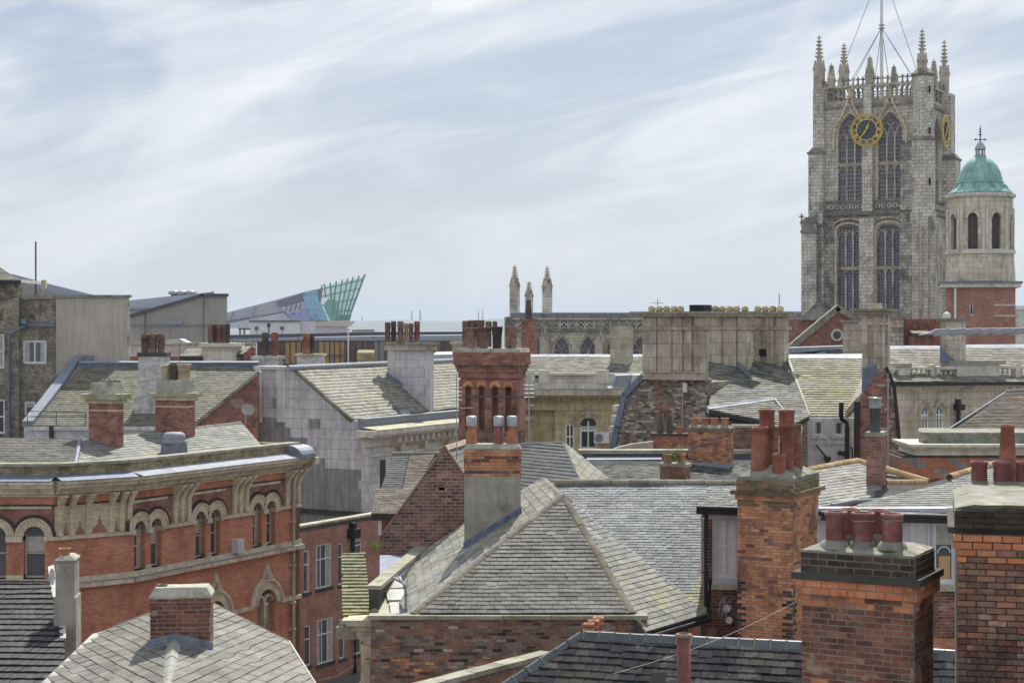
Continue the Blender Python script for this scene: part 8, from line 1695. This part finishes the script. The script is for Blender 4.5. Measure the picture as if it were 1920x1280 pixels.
# ------------------------------------------------------------------ glass-prowed building and its neighbours
def prow():
    Y = 700; f = Face(Frame(425, Y, 0)); a = f.az
    T = Thing('building', 'angular grey and blue aquarium-like building with a green glass prow pointing right', 'building', P(560, 610, Y))
    def pg(q, d0, d1, m_, nm): mb = MB(); mb.poly(f, [a(*p) for p in q], d0, d1); return T.part(nm, mb, m_)
    hull = [(425, 615), (425, 586), (514, 563), (567, 548), (596, 542), (606, 539), (601, 566), (616, 601), (616, 615)]
    mb = MB(); raybox(mb, hull, Y, 35, 606); T.part('hull', mb, 'deep_grey'); pg([(425, 607), (425, 601), (532, 584), (534, 586)], 0, .5, 'deep_dark', 'seam'); pg([(425, 607), (533, 586), (551, 601), (551, 615), (425, 615)], .0, .8, 'deep_pale', 'lower_panel')
    pg([(517, 566), (567, 550), (570, 564), (526, 576)], 0, 1, 'deep_dark', 'dark_band'); pg([(527, 577), (570, 565), (575, 578), (540, 589)], 0, 1.4, 'deep_pale', 'pale_band')
    pg([(567, 549), (596, 542), (600, 568), (616, 601), (589, 601), (575, 578), (567, 549)][:-1], 0, 2, 'deep_blue', 'blue_mosaic'); pg([(540, 589), (575, 578.5), (588, 601), (551, 601)], 0, 1.7, 'deep_violet', 'violet_mosaic')
    pg([(596.5, 543), (605, 540), (601, 566)], 0, 2.2, 'deep_dark', 'dark_wedge')
    for k in range(4): x = 535 + k * 9; mb = MB(); mb.strip(f, [a(x + 4, 574.5 - k * 2.2), a(x, 587 - k * 2.6)], .4, 1.2, 1.8); T.part('seam', mb, 'deep_dark')
    for q0, q1 in (((437, 583.5), (430, 600)), ((478, 573), (472, 594)), ((470, 597), (489, 593))): mb = MB(); mb.strip(f, [a(*q0), a(*q1)], .35, .2, 1.1); T.part('seam', mb, 'deep_grey')
    # glass prow: front and rear skins a long way apart, ribs and floors inside
    g = [(609, 535.5), (682, 519), (653, 601), (616, 601), (600, 566)]
    # wedge: the rear skin converges with the front one at the leading edge
    fr_ = [f.pt(*a(*p), 1.0) for p in g]; depth = [22, 2, 2, 22, 26]; rr = [p + V((0, d, 0)) for p, d in zip(fr_, depth)]
    mb = MB(); mb.add(fr_, [(0, 1, 2, 3, 4)]); gl = T.part('glass_front', mb, 'deep_glass'); mb = MB(); mb.add(rr, [(4, 3, 2, 1, 0)]); T.part('glass_back', mb, 'deep_glass')
    tops = [(604, 537), (609, 535), (620, 532.5), (631, 530), (642, 527), (652, 524.5), (662, 522), (673, 519.5), (684, 517)]; bots = [(598, 568), (612, 558), (622, 562), (624, 590), (631, 601), (637, 601), (643, 601), (648, 601), (653, 601)]
    for i, (p, q) in enumerate(zip(tops, bots)):
        u, v = f.pt(*a(*p), 1.6), f.pt(*a(*q), 1.6); mb = MB(); mb.tube([u + (u - v).normalized() * .6, v], .30 if i < 8 else .42, 5); T.part('rib', mb, 'deep_steel')
    for q in (((608, 541), (682, 524)), ((603, 556), (674, 541)), ((604, 572), (668, 560)), ((610, 586), (661, 581)), ((614, 592), (658, 591))): mb = MB(); mb.tube([f.pt(*a(*q[0]), .6), f.pt(*a(*q[1]), .6)], .3, 4); T.part('cross_beam', mb, 'deep_steel')
    mb = MB(); mb.poly(f, [a(*p) for p in ((612, 560), (626, 562), (632, 601), (616, 601), (603, 572))], -18, -6); mb.poly(f, [a(*p) for p in ((616, 590), (655, 590), (652, 601), (618, 601))], -10, -2); T.part('inner_floor', mb, 'deep_steel')
    # buildings between
    def blk(lab, q, Yb, m_, dep=15, roof=None, name='building'):
        T = Thing(name, lab, 'building', P(q[0][0], 615, Yb)); g = Face(Frame(q[0][0], Yb, 0)); mb = MB(); raybox(mb, q, Yb, dep); T.part('wall', mb, m_)
        if roof: mb = MB(); raybox(mb, roof[0], Yb - .5, dep); T.part('roof', mb, roof[1])
        return T, g
    t, g = blk('white box building with two small dark vents below the glass-prowed building', [(468, 660), (562, 660), (562, 603), (468, 603)], 400, 'frame_white', roof=([(467, 603), (563, 603), (563, 600.5), (467, 600.5)], 'metal_dk'))
    for x in (481, 529): mb = MB(); mb.box(g, g.a(x - 3), g.a(x + 3), ZP(618, 400), ZP(612, 400), 0, .3); t.part('vent', mb, 'metal_dk'); mb = MB(); mb.box(g, g.a(x - .6), g.a(x + .6), ZP(626, 400), ZP(618, 400), 0, .15); t.part('vent_stain', mb, 'grey_roof')
    mb = MB(); mb.tube([P(504, 640, 260), P(504, 610, 260)], .12, 5); mb.tube([P(501, 609, 260), P(507, 609, 260)], .35, 5); solo('lamp_post', 'dark post with a small head in front of the white box building', 'lamp post', mb, 'metal_dk')
    mb = MB(); mb.box(Face(Frame(447, 300, 0)), 0, 2, ZP(618, 300), ZP(615, 300), -1, 0); mb.tube([P(450, 628, 300), P(450, 617, 300)], .15, 4); mb.tube([P(458, 628, 300), P(458, 617, 300)], .15, 4); solo('roof_plant', 'small dark rooftop frame on legs left of the white box building', 'roof equipment', mb, 'metal_dk')
    blk('violet-grey block directly right of the white box building', [(562, 660), (592, 660), (592, 602), (562, 602)], 401, 'painted_grey')
    blk('long low building with a bright cream overhanging roof below the glass prow', [(591, 660), (648, 660), (652, 612), (591, 611)], 380, 'painted_grey', roof=([(590, 611), (656, 612.5), (666, 602), (625, 601), (590, 604)], 'cream'))
    blk('low grey block right of the cream roof', [(660, 660), (702, 660), (702, 617), (660, 618)], 330, 'brown_clad')
    blk('long dark flat-roofed shed line spanning behind the chimneys', [(425, 660), (900, 660), (900, 621), (702, 622), (425, 628)], 290, 'grey_roof', roof=([(425, 632), (900, 626), (900, 622), (702, 622), (425, 628)], 'metal_dk'))
    # panelled fence-like building
    T = Thing('building', 'long low building clad in rusty and amber upright panels behind the white stone chimney', 'building', P(430, 640, 175))
    g = Face(Frame(425, 175, 0)); mb = MB(); mb.box(g, 0, g.a(870), 0, ZP(640, 175), -8, 0); T.part('wall', mb, 'clad_rust')
    mb = MB(); mb.strip(g, [g.az(425, 641), g.az(560, 635), g.az(700, 632), g.az(870, 630)], .25, -8, .3); T.part('parapet_capping', mb, 'grey_roof')
    x = 426; k = 0
    while x < 868:
        w_ = R(8.5, 11.5); amber = 590 < x < 645 or x in (0,) or (525 < x < 560 and random.random() < .6)
        mb = MB(); mb.box(g, g.a(x + 1.1), g.a(x + w_), ZP(682, 175), ZP(641, 175), 0, .12); T.part('panel', mb, 'clad_amber' if amber else random.choice(['clad_rust', 'clad_rust', 'brown_clad']))
        mb = MB(); mb.box(g, g.a(x - .9), g.a(x + .9), ZP(684, 175), ZP(638, 175), 0, .3); T.part('upright', mb, 'metal_dk'); x += w_; k += 1
    mb = MB(); mb.box(g, g.a(600), g.a(648), ZP(667, 175), ZP(665.5, 175), 0, .34); T.part('rail', mb, 'metal_dk')
    mb = MB(); mb.tube([P(653, 690, 120), P(653, 615, 120)], .05, 5); mb.tube([P(650, 617, 120), P(656, 617, 120)], .08, 5); solo('lamp_post', 'thin white pole standing in front of the amber panels', 'pole', mb, 'frame_white')
    # low grey blocks right of the white stack
    blk('low grey flat block between the white stone chimney and the four-recess chimney', [(812, 690), (862, 690), (862, 664), (812, 665)], 130, 'grey_roof')
    blk('low mossy brick chimney-like block among the rusty panels', [(669, 690), (702, 690), (702, 661), (669, 661)], 128, 'wall_yellow_m')
    chimney('chimney', 'short pale stone stack half hidden left of the four-recess chimney', 848, 120, 872, 1, [(640, 645, .15, 'cap', 'coping_pale'), (645, 690, 0, 'shaft', 'stone')], yaw=10)
    T, g = blk('pale low building with a white roof line at the far right edge', [(1904, 660), (1960, 660), (1960, 577), (1904, 577)], 300, 'stone_pale', roof=([(1903, 580), (1962, 580), (1962, 573), (1903, 573)], 'frame_white'))
    # far roofs between, seen over the nearer ones
    for i in range(24):
        px = R(-150, 2100); Yb = R(230, 520); w_ = R(8, 26); h = R(5, 11.5); x = (px - 960) / F * Yb
        fr = Frame(px, Yb, 28); T = Thing('far_building', None or 'far low town roof', 'building', fr.pt(w_ / 2, 4, 0)); mb = MB(); mb.fbox(fr, 0, w_, 0, 9, 0, h); T.part('wall', mb, random.choice(['wall_old_red', 'wall_red_b', 'stone'])); mb = MB()
        mb.add([fr.pt(-.3, -.3, h), fr.pt(w_ + .3, -.3, h), fr.pt(w_ + .3, 9.3, h), fr.pt(-.3, 9.3, h), fr.pt(-.3, 4.5, h + 2.8), fr.pt(w_ + .3, 4.5, h + 2.8)], [(0, 1, 5, 4), (2, 3, 4, 5), (1, 2, 5), (3, 0, 4)]); T.part('roof', mb, random.choice(['roofs_far', 'sl_dark'])); T.o['label'] = 'far gabled town house with a grey roof, mostly hidden behind nearer buildings'; T.o['group'] = 'far town houses behind the rooftops'
prow()

def small_wires():
    mb = MB(); a, b = P(1150, 1262, 29), P(1492, 1128, 33); n = 14
    mb.tube([a.lerp(b, i / n) - V((0, 0, .12 * math.sin(math.pi * i / n))) for i in range(n + 1)], .0035, 3, False)
    solo('cable', 'thin wire sagging across the dark slate roof towards the orange chimney', 'cable', mb, 'wire')
    mb = MB(); mb.tube([P(1461, 584, 95), P(1461, 550, 95)], .025, 4); mb.tube([P(1458, 557, 95), P(1464, 557, 95)], .015, 3)
    solo('aerial', 'very thin aerial rod above the right-hand stone chimney', 'aerial', mb, 'metal_dk')
    mb = MB(); mb.tube([P(1290, 760, 78), P(1320, 790, 76), P(1345, 850, 74)], .012, 3, False)
small_wires()
flush()
def haze():
    mb = MB(); mb.hexa([V((x, y, z)) for z in (-3, 118) for x, y in ((-8200, -290), (8200, -290), (8200, 10500), (-8200, 10500))])
    mt = bpy.data.materials.new('haze'); mt.use_nodes = True; N = mt.node_tree.nodes; N.clear(); o = N.new('ShaderNodeOutputMaterial'); v = N.new('ShaderNodeVolumePrincipled')
    v.inputs['Color'].default_value = (.70, .82, 1, 1); v.inputs['Density'].default_value = .00012; v.inputs['Anisotropy'].default_value = .1; mt.node_tree.links.new(v.outputs[0], o.inputs['Volume'])
    me = mb.mesh('haze', []); me.materials.append(mt); ob = bpy.data.objects.new('haze', me); COL.objects.link(ob); ob['kind'] = 'stuff'
haze()
